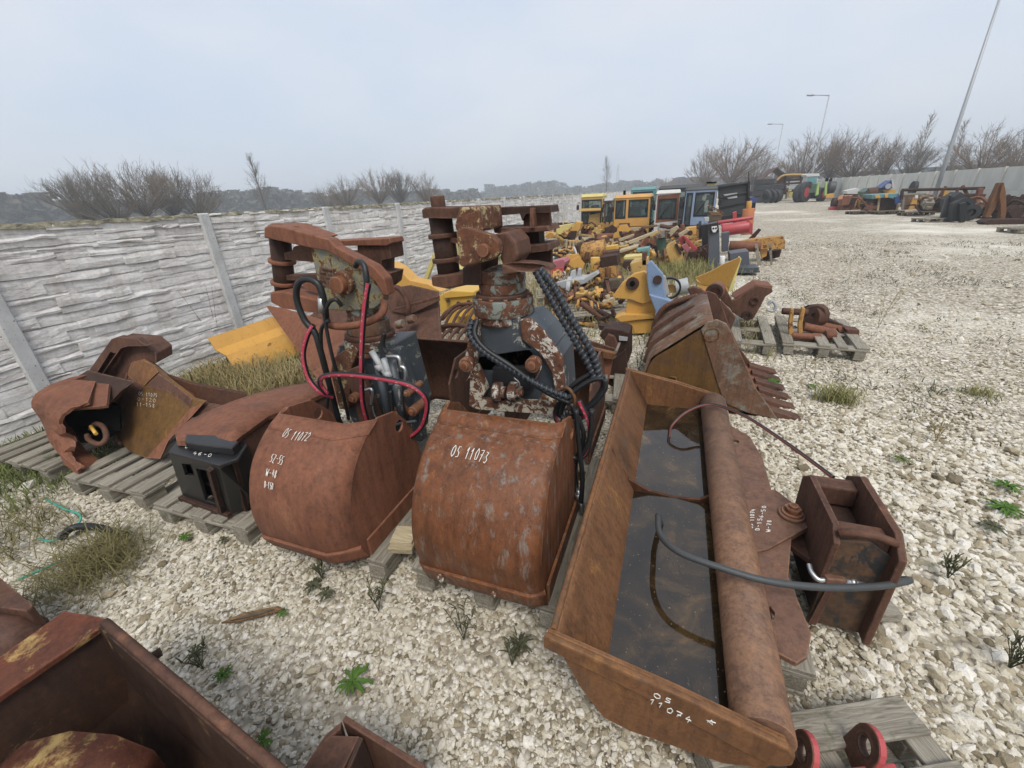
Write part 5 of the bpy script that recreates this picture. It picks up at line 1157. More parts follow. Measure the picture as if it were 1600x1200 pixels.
build(MB().prism([Vector((x, y0, z)) for x, z in ((.78, .0), (.96, .0), (.90, .035), (.78, .05))], (0, y1 - y0 + .035, 0)), 'cutting_edge', 'rust_red', t, .004)
for k in range(6):
    y = y0 + .06 + k * .205; b4 = [Vector((.86, y - .065, .0)), Vector((.86, y + .065, .0)), Vector((.86, y + .05, .075)), Vector((.86, y - .05, .075))]; tp = Vector((1.12, y, .0))
    build(MB().hexa([b4[0], b4[1], tp + Vector((0, .055, 0)), tp + Vector((0, -.055, 0))], [b4[3], b4[2], tp + Vector((0, .05, .014)), tp + Vector((0, -.05, .014))]), 'tooth', 'rust_brown', t, .006)
build(MB().ring((.355, y0 - .014, .70), (0, 1, 0), .052, .06, .008), 'stamped_ring', 'rust_yellowish', t)
mbR = MB()
for st in ([(0, 0), (0, 1), (.65, .95), (.7, .6), (0, .5)], [(.35, .5), (.75, 0)]): mbR.tube([Vector((.07 + .085 * a, y0 - .005, .20 + .10 * b_)) for a, b_ in st], .009, 5)
build(mbR, 'raised_letter', 'rust_yellowish', t)
S('digging_bucket', 'worn brown bucket with curved ribs wedged between the toothed bucket and the blue hitch', 'excavator bucket', [
  ('p', 'side_plate', [(1028, 498), (1042, 476), (1075, 466), (1100, 462), (1110, 478), (1104, 500), (1060, 510), (1030, 530)], 5.15, .04, 'rust_grey'), ('p', 'far_plate', [(1032, 495), (1050, 470), (1080, 460), (1098, 458), (1106, 472), (1040, 510)], 5.6, .03, 'rust_brown'),
  ('w', 'rib', [(1024, 540), (1022, 510), (1036, 482), (1062, 470), (1090, 462)], 5.1, .03, 'rust_brown'), ('w', 'rib', [(1030, 530), (1040, 496), (1066, 480), (1098, 470)], 5.12, .03, 'rust_grey'), ('p', 'floor', [(1024, 500), (1060, 470), (1062, 530), (1024, 545)], 5.3, .3, 'rust_brown')])

# ------------------------------------------------------------------ small buckets and brackets behind the right grab
pallet('worn pallet under the small open bucket behind the right grab', -.72, 3.95, hp + .1, 'pallets in the scrap rows', seed=21)
S('small_bucket', 'small open rust bucket with a bright lip behind the right grab', 'excavator bucket', [
  ('p', 'front_plate', [(862, 560), (880, 548), (905, 545), (958, 562), (950, 600), (930, 630), (905, 625), (890, 600)], 3.85, .02, 'rust_red', .0012), ('p', 'rim_front', [(882, 540), (890, 536), (962, 552), (958, 562), (886, 550)], 3.86, .05, 'rust_orange'),
  ('p', 'rear_rim', [(900, 526), (960, 545), (962, 552), (898, 534)], 4.2, .03, 'rust_brown'), ('p', 'lip', [(955, 560), (962, 546), (966, 547), (959, 562)], 3.9, .25, 'rust_grey'), ('p', 'side', [(958, 562), (978, 545), (981, 580), (962, 610), (948, 605)], 3.95, .02, 'rust_dark')])
S('coupler_head', 'dark coupler with a small light tag lying beyond the small open bucket', 'machine part', [
  ('p', 'body', [(936, 524), (946, 512), (975, 516), (984, 520), (984, 560), (976, 580), (965, 570), (962, 545), (945, 535)], 4.45, .3, 'rust_dark'), ('p', 'hook_plate', [(944, 532), (950, 522), (960, 526), (966, 540), (962, 552), (946, 545)], 4.38, .05, 'rust_brown'),
  ('p', 'tag', [(967, 525), (981, 527), (980, 533), (967, 532)], 4.42, .01, 'grey_light'), ('p', 'bar', [(935, 508), (982, 514), (983, 522), (936, 516)], 4.7, .12, 'rust_dark')])
S('hollow_frame', 'square hollow rust frame just right of the right grab', 'machine part', [
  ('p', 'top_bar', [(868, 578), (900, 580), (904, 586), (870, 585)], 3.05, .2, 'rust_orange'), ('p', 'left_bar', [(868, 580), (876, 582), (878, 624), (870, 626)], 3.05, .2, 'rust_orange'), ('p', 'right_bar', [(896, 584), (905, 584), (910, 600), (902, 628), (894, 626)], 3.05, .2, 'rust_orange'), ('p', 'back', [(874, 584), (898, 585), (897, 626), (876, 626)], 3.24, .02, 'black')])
S('forked_bracket', 'forked rust bracket standing right behind the right grab', 'machine part', [
  ('p', 'prong', [(868, 545), (876, 522), (880, 522), (884, 552), (896, 568), (908, 564), (912, 572), (900, 586), (878, 582), (870, 570)], 3.6, .06, 'rust_red'), ('p', 'foot', [(868, 570), (900, 580), (900, 604), (868, 604)], 3.62, .16, 'rust_brown'), ('c', 'roller', (900, 572), (914, 570), 3.65, .05, 'rust_dark')])

# ------------------------------------------------------------------ yellow and blue hitches
S('quick_hitch', 'yellow beak-shaped quick hitch standing on a round yellow foot', 'quick hitch', [
  ('p', 'head', [(957, 463), (972, 442), (990, 428), (1006, 424), (1016, 430), (1020, 445), (1022, 470), (1003, 475), (984, 468), (960, 466)], 5.72, .10, 'yellow'), ('p', 'neck', [(980, 468), (1003, 475), (1020, 462), (1040, 474), (1036, 496), (1028, 502), (976, 496)], 5.76, .22, 'yellow'),
  ('p', 'foot_plate', [(960, 496), (972, 492), (1020, 492), (1026, 498), (1000, 500), (970, 504)], 5.66, .35, 'yellow'), ('p', 'foot', [(962, 504), (1000, 500), (1026, 500), (1022, 520), (985, 522), (960, 512)], 5.70, .34, 'yellow'),
  ('c', 'bushing', (988, 443), (988.4, 443), 5.80, .085, 'rust_dark', 5.70), ('c', 'bushing_core', (988, 443), (988.3, 443), 5.80, .035, 'black', 5.685), ('p', 'rear_block', [(984, 412), (1012, 404), (1014, 424), (1000, 428), (988, 430)], 6.0, .3, 'yellow_old'), ('p', 'rear_post', [(1003, 394), (1010, 394), (1010, 416), (1003, 416)], 6.0, .08, 'rust_brown')])
S('quick_hitch', 'light blue quick hitch plate with rusty bores next to the yellow beak', 'quick hitch', [
  ('p', 'side_plate', [(1010, 412), (1018, 407), (1022, 412), (1036, 428), (1038, 450), (1042, 468), (1030, 470), (1014, 460), (1011, 440)], 5.6, .06, 'blue_light'), ('p', 'lower_plate', [(1014, 460), (1042, 468), (1058, 476), (1050, 492), (1036, 502), (1022, 508), (1024, 486)], 5.55, .14, 'blue_light'),
  ('c', 'bore', (1027, 437), (1027.4, 437), 5.64, .055, 'rust_dark', 5.58), ('p', 'far_plate', [(1022, 420), (1040, 432), (1046, 460), (1030, 466)], 5.95, .05, 'grey_light')])
S('rubber_ring', 'black rubber-edged ring with a yellow plate inside behind the blue hitch', 'machine part', [('r', 'ring', (1046, 450), 6.3, .13, .155, .08, 'rubber'), ('p', 'plate', [(1036, 446), (1052, 444), (1056, 456), (1040, 460)], 6.36, .03, 'yellow_old')])
S('roller', 'grey shrouded roller lying behind the black ring', 'machine part', [('c', 'drum', (1056, 450), (1076, 446), 6.9, .12, 'grey_light'), ('c', 'hub', (1052, 452), (1058, 450), 6.85, .05, 'rust_dark')])

# ------------------------------------------------------------------ pallets with hitches to the right of the row
pallet('pallet carrying the brown quick hitches right of the toothed bucket', .83, 5.85, hp - .06, 'pallets in the scrap rows', seed=22, skip=(1,))
pallet('low pallet carrying rusty links, alone at the edge of the yard', 1.72, 5.86, hp - .10, 'pallets in the scrap rows', seed=23, skip=(3,))
S('quick_hitch', 'brown rust quick hitch with a long upturned arm, rightmost on its pallet', 'quick hitch', [
  ('p', 'side_plate', [(1136, 470), (1150, 468), (1182, 446), (1206, 450), (1208, 456), (1196, 464), (1188, 480), (1176, 500), (1158, 497), (1144, 488)], 5.75, .05, 'rust_brown'), ('p', 'far_plate', [(1140, 462), (1160, 464), (1184, 446), (1208, 448), (1196, 462), (1180, 478)], 6.1, .05, 'rust_brown'),
  ('p', 'top_deck', [(1146, 466), (1182, 444), (1208, 447), (1206, 453), (1184, 452), (1156, 472)], 5.8, .3, 'rust_red'), ('r', 'bore', (1179, 470), 5.74, .03, .05, .03, 'rust_dark'), ('r', 'lower_bore', (1168, 493), 5.74, .025, .06, .03, 'rust_dark'), ('w', 'steel_hook', [(1200, 476), (1206, 470), (1212, 478), (1208, 486), (1198, 484)], 5.8, .018, 'grey_light')])
S('quick_hitch', 'brown quick hitch with a big round boss, left on its pallet by the toothed bucket', 'quick hitch', [
  ('p', 'side_plate', [(1074, 452), (1084, 448), (1096, 452), (1122, 476), (1128, 470), (1150, 496), (1142, 516), (1112, 512), (1104, 490), (1086, 478)], 5.45, .08, 'rust_brown'), ('c', 'boss', (1117, 456), (1121, 452), 5.5, .10, 'rust_red', 5.9), ('r', 'boss_rim', (1116, 456), 5.46, .06, .095, .05, 'rust_dark'),
  ('p', 'arm', [(1122, 446), (1134, 450), (1146, 474), (1140, 482), (1124, 466)], 5.7, .06, 'rust_brown'), ('p', 'lower_block', [(1110, 500), (1144, 502), (1142, 520), (1118, 522)], 5.5, .3, 'rust_dark'), ('c', 'lug', (1108, 494), (1112, 494), 5.42, .05, 'rust_red', 5.38)])
S('red_chips', 'heap of bright red plastic shreds between the two brown quick hitches', 'scrap heap', [('p', 'shreds', [(1084, 462), (1096, 456), (1112, 462), (1116, 474), (1100, 482), (1090, 474)], 5.7, .2, 'red_bits'), ('p', 'shreds', [(1092, 470), (1104, 462), (1114, 474), (1104, 486)], 5.62, .1, 'red_bits')])
S('bracket_plate', 'yellow bracket plate with a white band and slot, behind the brown quick hitches', 'machine part', [
  ('p', 'web', [(1086, 434), (1110, 424), (1132, 412), (1156, 402), (1157, 408), (1146, 432), (1136, 448), (1100, 446)], 7.4, .03, 'yellow', -.004), ('p', 'white_band', [(1126, 415), (1140, 408), (1152, 416), (1148, 424), (1122, 420)], 7.39, .035, 'white_paint', -.004), ('p', 'edge', [(1157, 403), (1159, 404), (1144, 455), (1138, 455)], 7.35, .25, 'yellow_pale'), ('p', 'lower_web', [(1088, 438), (1100, 446), (1136, 448), (1138, 458), (1096, 462)], 7.4, .2, 'yellow'), ('c', 'eye', (1137, 416), (1138, 412), 7.35, .04, 'black')])
t = S('link_set', 'rusty links with two gold-painted shackle bars on the lone pallet', 'machine part', [
  ('c', 'roller', (1264, 494), (1280, 492), 5.95, .14, 'rust_brown', 6.05), ('r', 'roller_face', (1271, 492), 5.92, .03, .12, .05, 'rust_dark'), ('c', 'cross_bar', (1222, 486), (1262, 488), 5.9, .04, 'rust_brown'), ('c', 'link', (1255, 510), (1300, 520), 5.75, .05, 'rust_red'), ('c', 'link', (1262, 504), (1318, 516), 6.0, .05, 'rust_red'), ('c', 'link_end', (1290, 524), (1306, 522), 5.65, .06, 'rust_red'), ('c', 'link_end', (1310, 518), (1322, 514), 5.9, .05, 'rust_red'), ('c', 'lower_bar', (1236, 524), (1282, 528), 5.62, .045, 'rust_red'),
  ('p', 'shackle', [(1233, 524), (1232, 505), (1236, 482), (1241, 482), (1239, 506), (1240, 526)], 5.6, .05, 'yellow_rust'), ('p', 'shackle', [(1248, 526), (1247, 508), (1253, 480), (1259, 482), (1254, 508), (1255, 528)], 5.6, .05, 'yellow_rust'), ('p', 'flat_plate', [(1276, 500), (1300, 500), (1330, 514), (1326, 522), (1290, 508)], 6.0, .1, 'rust_dark'), ('p', 'end_block', [(1322, 514), (1344, 516), (1342, 530), (1326, 528)], 5.75, .15, 'rust_brown')])

# ------------------------------------------------------------------ pieces lying between the grabs and the cabs
S('flanged_pump', 'pale grey flanged pump with upright spikes behind the wrapped hoses', 'machine part', [
  ('c', 'barrel', (888, 452), (894, 478), 8.0, .24, 'grey_light'), ('p', 'flange', [(868, 442), (884, 438), (912, 436), (932, 424), (936, 428), (912, 444), (886, 450), (870, 448)], 7.85, .5, 'grey_light'), ('p', 'spike', [(872, 440), (878, 424), (882, 426), (886, 440)], 8.0, .12, 'cream_chip'), ('p', 'spike', [(888, 440), (892, 424), (898, 422), (900, 438)], 8.1, .12, 'grey_light'), ('p', 'spike', [(900, 436), (903, 420), (908, 420), (908, 434)], 8.2, .1, 'grey_light'), ('c', 'hose_stub', (908, 440), (916, 456), 8.0, .06, 'rust_dark')])
S('bonnet', 'faded red sheet-metal bonnet beside the far bracket of the right grab', 'machine part', [('p', 'top', [(858, 410), (880, 405), (884, 410), (880, 420), (860, 422)], 9.6, .5, 'red_faded'), ('p', 'front', [(858, 420), (880, 418), (882, 428), (860, 434)], 9.5, .05, 'red')])
S('valve_block', 'rust-spotted yellow valve block on a wooden crate behind the yellow beak', 'machine part', [
  ('p', 'body', [(936, 418), (962, 414), (964, 442), (938, 442)], 8.0, .35, 'yellow_rust'), ('p', 'side_body', [(926, 412), (937, 408), (938, 440), (928, 438)], 8.1, .3, 'yellow_rust'), ('p', 'cap', [(938, 402), (964, 398), (966, 414), (938, 420)], 8.0, .3, 'rust_dark'), ('c', 'tube', (930, 402), (930, 422), 8.4, .09, 'yellow_bright'), ('c', 'spool', (950, 418), (950, 440), 7.98, .05, 'rust_orange')])
S('wooden_crate', 'old wooden crate with a dark open side under the rust-spotted valve block', 'crate', [('p', 'top_board', [(938, 440), (968, 436), (972, 450), (942, 452)], 7.7, .5, 'wood_dark'), ('p', 'side_board', [(940, 452), (948, 454), (952, 484), (944, 478)], 7.6, .4, 'wood_brown'), ('p', 'front_panel', [(948, 454), (970, 448), (966, 474), (952, 484)], 7.6, .05, 'rust_dark')])
S('hydraulic_cylinder', 'yellow double-rod hydraulic cylinder lying on weathered planks', 'hydraulic cylinder', [('c', 'barrel', (914, 514), (926, 500), 6.0, .055, 'rust_brown', 6.4), ('c', 'rod', (916, 510), (938, 486), 6.0, .024, 'yellow_bright', 7.0), ('c', 'rod', (926, 505), (944, 486), 6.15, .024, 'yellow_bright', 7.0), ('c', 'clamp', (926, 502), (929, 499), 6.35, .07, 'yellow_old'), ('c', 'clamp', (935, 491), (938, 488), 6.8, .06, 'yellow_old')])
S('hydraulic_cylinder', 'dark rust cylinder with a pale collar beside the yellow rods', 'hydraulic cylinder', [('c', 'barrel', (910, 497), (924, 484), 6.4, .11, 'rust_dark', 6.9), ('c', 'rod', (900, 506), (912, 496), 6.1, .065, 'rubber_grey', 6.4), ('c', 'collar', (910, 498), (913, 495), 6.35, .125, 'cream_chip', 6.45)])
pallet('collapsed pallet of weathered planks under the cylinders', -.95, 6.6, .5, 'pallets in the scrap rows', seed=24)
pallet('weathered pallet left of the yellow beak, half hidden by hoses', -1.7, 7.6, .2, 'pallets in the scrap rows', seed=25)
S('valve_bracket', 'small yellow bracket with two dark bores just under the wrapped hoses', 'machine part', [('p', 'plate', [(862, 468), (872, 464), (884, 486), (880, 498), (868, 490)], 6.9, .06, 'yellow'), ('c', 'bore', (865, 474), (865.5, 474), 6.92, .05, 'rust_dark', 6.87), ('c', 'bore', (875, 484), (875.5, 484), 6.92, .05, 'rust_dark', 6.87), ('p', 'wing', [(876, 460), (884, 470), (890, 476), (886, 480), (874, 466)], 7.1, .05, 'yellow')])
for k, (a, b_, y, r_, mat, lab) in enumerate((((858, 506), (900, 500), 5.9, .035, 'rust_red', 'long thin rust pipe lying left of the wrapped hoses, uppermost of three'), ((860, 514), (905, 512), 5.6, .03, 'rust_orange', 'orange rust pipe lying left of the wrapped hoses, middle of three'), ((862, 524), (892, 516), 5.3, .05, 'rust_brown', 'thick short rust pipe behind the right grab, lowest of three'))):
    S('steel_pipe', lab, 'pipe', [('c', 'pipe', a, b_, y, r_, mat), ('c', 'end_ring', (b_[0] - 1, b_[1]), (b_[0] + 1, b_[1]), y, r_ * 1.35, 'rust_dark')], 'pipes lying behind the right grab')
S('orange_bracket', 'orange bracket half buried in scrap beside the grab column', 'machine part', [('p', 'plate', [(836, 492), (850, 500), (862, 514), (856, 522), (840, 510)], 5.6, .05, 'orange'), ('p', 'tab', [(852, 510), (868, 512), (866, 520), (854, 520)], 5.55, .08, 'yellow')])
# farther heap
S('boiler_drum', 'large rust and yellow drum lying in the middle of the heap', 'drum', [('c', 'shell', (908, 396), (946, 390), 11.3, .26, 'yellow_rust'), ('c', 'end_ring', (906, 396), (909, 396), 11.25, .28, 'rust_dark'), ('c', 'neck', (930, 384), (930, 378), 11.3, .1, 'yellow_old')])
S('fuel_tub', 'pale yellow tub against the slate wall left of the cabs', 'tub', [('p', 'shell', [(868, 354), (892, 350), (893, 362), (890, 367), (870, 366)], 17.5, .7, 'yellow_pale'), ('p', 'base', [(870, 366), (890, 366), (889, 374), (872, 374)], 17.6, .5, 'rust_dark')])
S('chute', 'bent orange-yellow chute standing before the pale yellow cab', 'machine part', [('p', 'upper', [(900, 346), (908, 348), (906, 358), (898, 368), (889, 366)], 15.5, .4, 'yellow'), ('p', 'lip', [(886, 366), (898, 370), (896, 374), (888, 371)], 15.4, .5, 'orange')])
for k, x in enumerate((884, 890, 895)):
    S('fence_stake', ('leftmost', 'middle', 'rightmost')[k] + ' of three pale upright stakes in the left of the heap', 'stake', [('p', 'stake', [(x, 376), (x + 2.5, 376), (x + 1.5, 396), (x - 1, 396)], 12.8, .06, 'wood_pale'), ('p', 'tip', [(x - 1, 396), (x + 1.5, 396), (x + .5, 412)], 12.8, .05, 'wood_dark')], 'pale stakes in the heap')
S('green_pipe', 'green pipe with white end bands lying below the pale stakes', 'pipe', [('c', 'pipe', (866, 402), (894, 399), 11.6, .06, 'green_pipe'), ('c', 'band', (864, 402), (867, 402), 11.6, .065, 'plastic_white')])
S('yellow_pipe', 'yellow pipe lying just above the green pipe', 'pipe', [('c', 'pipe', (862, 394), (884, 392), 12.2, .06, 'yellow'), ('c', 'cap', (884, 392), (888, 391.6), 12.2, .075, 'rust_dark')])
S('white_hook', 'thin white curved rod beside the green pipe', 'rod', [('w', 'rod', [(896, 386), (899, 392), (902, 404), (900, 410)], 11.6, .03, 'plastic_white'), ('c', 'foot', (899, 408), (902, 412), 11.6, .04, 'rust_dark')])
for k, (a, b_) in enumerate((((928, 370), (958, 368)), ((930, 374), (952, 375)))):
    S('axle', ('upper', 'lower')[k] + ' of two maroon axle tubes in front of the orange cab', 'axle', [('c', 'tube', a, b_, 15.5 - k * .5, .09, 'rust_red'), ('c', 'hub', (a[0] - 1, a[1]), (a[0] + 2, a[1]), 15.5 - k * .5, .16, 'rust_dark')], 'axle tubes in the heap')
S('hook_arm', 'pale curved hook arm hanging in front of the axle tubes', 'machine part', [('p', 'arm', [(924, 364), (928, 366), (929, 376), (926, 378)], 14.6, .06, 'yellow_old'), ('w', 'hook', [(926, 376), (927, 381), (931, 381)], 14.6, .04, 'wood_pale')])
S('tank_lid', 'yellow lid on a rusty block right of the big drum', 'machine part', [('p', 'lid', [(945, 386), (964, 383), (965, 390), (946, 392)], 11.4, .3, 'yellow_bright'), ('p', 'block', [(941, 394), (966, 391), (964, 400), (942, 402)], 10.9, .4, 'rust_brown'), ('p', 'base', [(941, 402), (966, 400), (966, 412), (942, 414)], 10.8, .4, 'wood_dark')])
S('box_frame', 'yellow steel box frame with a pale edge in front of the orange cab', 'machine part', [('p', 'front', [(968, 392), (994, 386), (994, 400), (986, 412), (970, 416)], 11.6, .6, 'yellow_old'), ('p', 'edge', [(966, 392), (996, 384), (996, 387), (968, 396)], 11.5, .5, 'wood_pale'), ('p', 'deck', [(974, 402), (1004, 399), (1004, 406), (976, 408)], 10.6, .5, 'yellow_pale'), ('p', 'hopper', [(974, 408), (990, 408), (988, 424), (980, 424), (972, 416)], 10.2, .3, 'rust_dark'), ('p', 'leg', [(990, 406), (1004, 406), (1002, 436), (992, 436)], 10.2, .3, 'yellow')])
S('blue_grey_frame', 'blue-grey angle frame lying left of the green post', 'machine part', [('p', 'top', [(994, 390), (1014, 387), (1015, 391), (995, 394)], 11.0, .4, 'teal'), ('p', 'leg', [(1012, 391), (1015, 391), (1014, 404), (1011, 404)], 11.0, .1, 'teal')])
S('green_post', 'dark green post with a wide pale cap standing in the heap', 'post', [('c', 'post', (1033, 372), (1034, 394), 12.6, .13, 'green_dark'), ('p', 'cap', [(1024, 369), (1040, 360), (1048, 360), (1040, 371), (1026, 373)], 12.3, .4, 'grey_green'), ('c', 'foot', (1034, 396), (1035, 412), 12.3, .13, 'green_dark')])
for k, (pts, y, lab) in enumerate((([(980, 378), (1026, 360), (1027, 363), (984, 382)], 12.8, 'long pale plank slanting up in front of the orange cab'), ([(966, 374), (990, 366), (990, 369), (968, 378)], 13.5, 'short pale plank left of the long slanting one'), ([(1042, 362), (1058, 353), (1061, 356), (1048, 370)], 13.4, 'wide pale board leaning up below the white cab'), ([(1060, 366), (1074, 358), (1078, 360), (1062, 372)], 12.6, 'pale board with grey edge left of the small yellow block'), ([(1044, 384), (1060, 374), (1062, 378), (1046, 390)], 11.8, 'dark board lying across the curved yellow channel'), ([(1002, 355), (1026, 351), (1027, 354), (1006, 358)], 15.5, 'flat brown board lying below the orange cab window'))):
    S('plank', lab, 'plank', [('p', 'board', pts, y, .25, ('wood_pale', 'wood_pale', 'wood_pale', 'wood_pale', 'wood_dark', 'wood_brown')[k]), ('c', 'bearer', (pts[0][0] + 2, pts[0][1] + 4), (pts[0][0] + 3, pts[0][1] + 5), y, .06, 'rust_dark', y + .3)], 'planks lying on the heap')
S('curved_channel', 'curved yellow channel section with a dark slot behind the dry weeds', 'machine part', [('p', 'outer', [(1041, 384), (1054, 376), (1066, 396), (1070, 412), (1060, 420), (1046, 410)], 10.8, .15, 'yellow_old'), ('p', 'slot', [(1054, 382), (1058, 380), (1066, 396), (1062, 398)], 10.75, .05, 'rust_dark'), ('p', 'inner', [(1040, 388), (1046, 384), (1054, 412), (1050, 416)], 10.7, .3, 'yellow_old')])
S('seat_frame', 'bright red slatted seat frame lying in the weeds', 'seat frame', [('p', 'slat', [(1060, 372), (1068, 367), (1074, 372), (1064, 384)], 11.8, .08, 'red'), ('p', 'slat', [(1066, 368), (1070, 368), (1090, 388), (1086, 396)], 11.7, .08, 'red'), ('p', 'slat', [(1064, 384), (1072, 380), (1084, 396), (1080, 402)], 11.5, .08, 'red_faded')])
S('gear_block', 'small yellow gear block under the blue cab', 'machine part', [('p', 'block', [(1072, 356), (1088, 354), (1088, 366), (1074, 368)], 13.6, .3, 'yellow'), ('c', 'bore', (1078, 364), (1078.4, 364), 13.6, .07, 'rust_dark', 13.5)])
S('steel_cabinet', 'tall slate-grey upright fork carriage with a white skull sticker', 'machine part', [
  ('p', 'mast', [(1108, 362), (1124, 360), (1125, 420), (1106, 424)], 10.9, .35, 'grey_slate'), ('p', 'top_block', [(1108, 350), (1122, 347), (1124, 362), (1109, 364)], 10.85, .3, 'black_metal'), ('p', 'mast', [(1128, 364), (1140, 362), (1138, 392), (1128, 394)], 11.6, .2, 'grey_slate'), ('p', 'sticker', [(1112, 354), (1120, 353), (1121, 358), (1118, 363), (1114, 363), (1112, 359)], 10.83, .01, 'plastic_white'), ('c', 'sticker_eye', (1114.5, 357), (1114.6, 357), 10.84, .02, 'black', 10.82), ('c', 'sticker_eye', (1118.6, 356.6), (1118.7, 356.6), 10.84, .02, 'black', 10.82)])
S('steel_mast', 'dark upright lift mast with a light top plate behind the slate-grey carriage', 'machine part', [('p', 'rail', [(1096, 352), (1108, 350), (1106, 400), (1098, 400)], 12.4, .25, 'black_metal'), ('p', 'top_plate', [(1100, 340), (1108, 339), (1108, 346), (1101, 347)], 12.35, .1, 'grey_light'), ('p', 'side_rail', [(1092, 346), (1096, 345), (1096, 372), (1092, 374)], 12.6, .15, 'rubber_grey')])
S('attachment_base', 'dark slate base with a white stub pipe right of the slate-grey carriage', 'machine part', [('p', 'base', [(1140, 396), (1170, 392), (1172, 420), (1142, 424)], 10.8, .5, 'grey_slate'), ('c', 'stub', (1129, 400), (1128, 412), 9.9, .05, 'plastic_white'), ('p', 'skid', [(1104, 420), (1186, 418), (1188, 426), (1108, 428)], 10.4, .5, 'dark_grey_paint')])
S('loader_fork', 'bright red pallet-fork frame with a round bar beside the dark mast', 'fork frame', [('c', 'round_bar', (1128, 360), (1170, 354), 13.6, .16, 'red'), ('c', 'top_bar', (1122, 348), (1176, 340), 13.8, .05, 'red'), ('p', 'upright', [(1145, 332), (1151, 330), (1152, 350), (1146, 352)], 13.8, .12, 'red'), ('p', 'end_plate', [(1169, 342), (1176, 350), (1176, 368), (1170, 364)], 13.5, .1, 'red'), ('c', 'strut', (1128, 350), (1136, 362), 13.6, .04, 'red')])
S('orange_cylinder', 'orange hydraulic ram standing beside the red fork frame, yellow valve on top', 'hydraulic cylinder', [('c', 'barrel', (1170, 326), (1166, 366), 14.8, .16, 'orange'), ('c', 'valve', (1171, 314), (1170, 326), 14.8, .07, 'yellow'), ('c', 'cap', (1170, 308), (1171, 315), 14.8, .03, 'rust_dark')])
S('drawbar', 'long rust and yellow drawbar beam resting on two leaning planks', 'machine part', [('p', 'beam', [(1142, 382), (1176, 374), (1224, 369), (1227, 376), (1226, 389), (1180, 390), (1144, 390)], 12.3, .3, 'yellow_rust'), ('c', 'lower_bar', (1140, 384), (1188, 386), 12.0, .12, 'rust_red'), ('p', 'brace', [(1188, 388), (1200, 388), (1198, 400), (1190, 404)], 12.4, .15, 'yellow'), ('p', 'end_block', [(1190, 396), (1222, 390), (1218, 402), (1194, 408)], 12.6, .3, 'rust_dark')])
for k, x in enumerate((1179, 1201)):
    S('leaning_plank', ('left', 'right')[k] + ' grey plank propped upright against the drawbar beam', 'plank', [('p', 'board', [(x, 382), (x + 5, 381), (x + 10 - 5 * k, 419), (x + 3 - k, 420)], 11.8, .04, 'wood'), ('p', 'nail_strip', [(x + 1, 388), (x + 4, 388), (x + 4, 390), (x + 1, 390)], 11.77, .02, 'rust_dark')], 'planks against the drawbar')
S('leaning_pole', 'dark square pole sticking up right behind the drawbar beam', 'pole', [('p', 'pole', [(1160, 384), (1186, 357), (1190, 359), (1166, 388)], 13.2, .1, 'rust_dark'), ('p', 'foot', [(1156, 384), (1166, 384), (1166, 392), (1156, 392)], 13.2, .2, 'rust_brown')])
S('board_stack', 'small stack of greenish boards on top of the heap right of the blue cab', 'boards', [('p', 'board', [(1104, 322), (1110, 320), (1132, 332), (1130, 336)], 15.2, .2, 'grey_green'), ('p', 'board', [(1106, 330), (1124, 332), (1130, 338), (1112, 338)], 15.0, .2, 'wood_brown'), ('p', 'crate', [(1106, 336), (1128, 336), (1126, 352), (1108, 352)], 15.0, .3, 'wood_dark')])
S('blue_cover', 'small dark blue cover at the right end of the dark slatted door', 'cover', [('p', 'cover', [(1172, 309), (1178, 307), (1184, 316), (1174, 318)], 21., .3, 'blue'), ('p', 'stand', [(1173, 318), (1181, 316), (1180, 330), (1174, 330)], 21.1, .2, 'black_metal')])
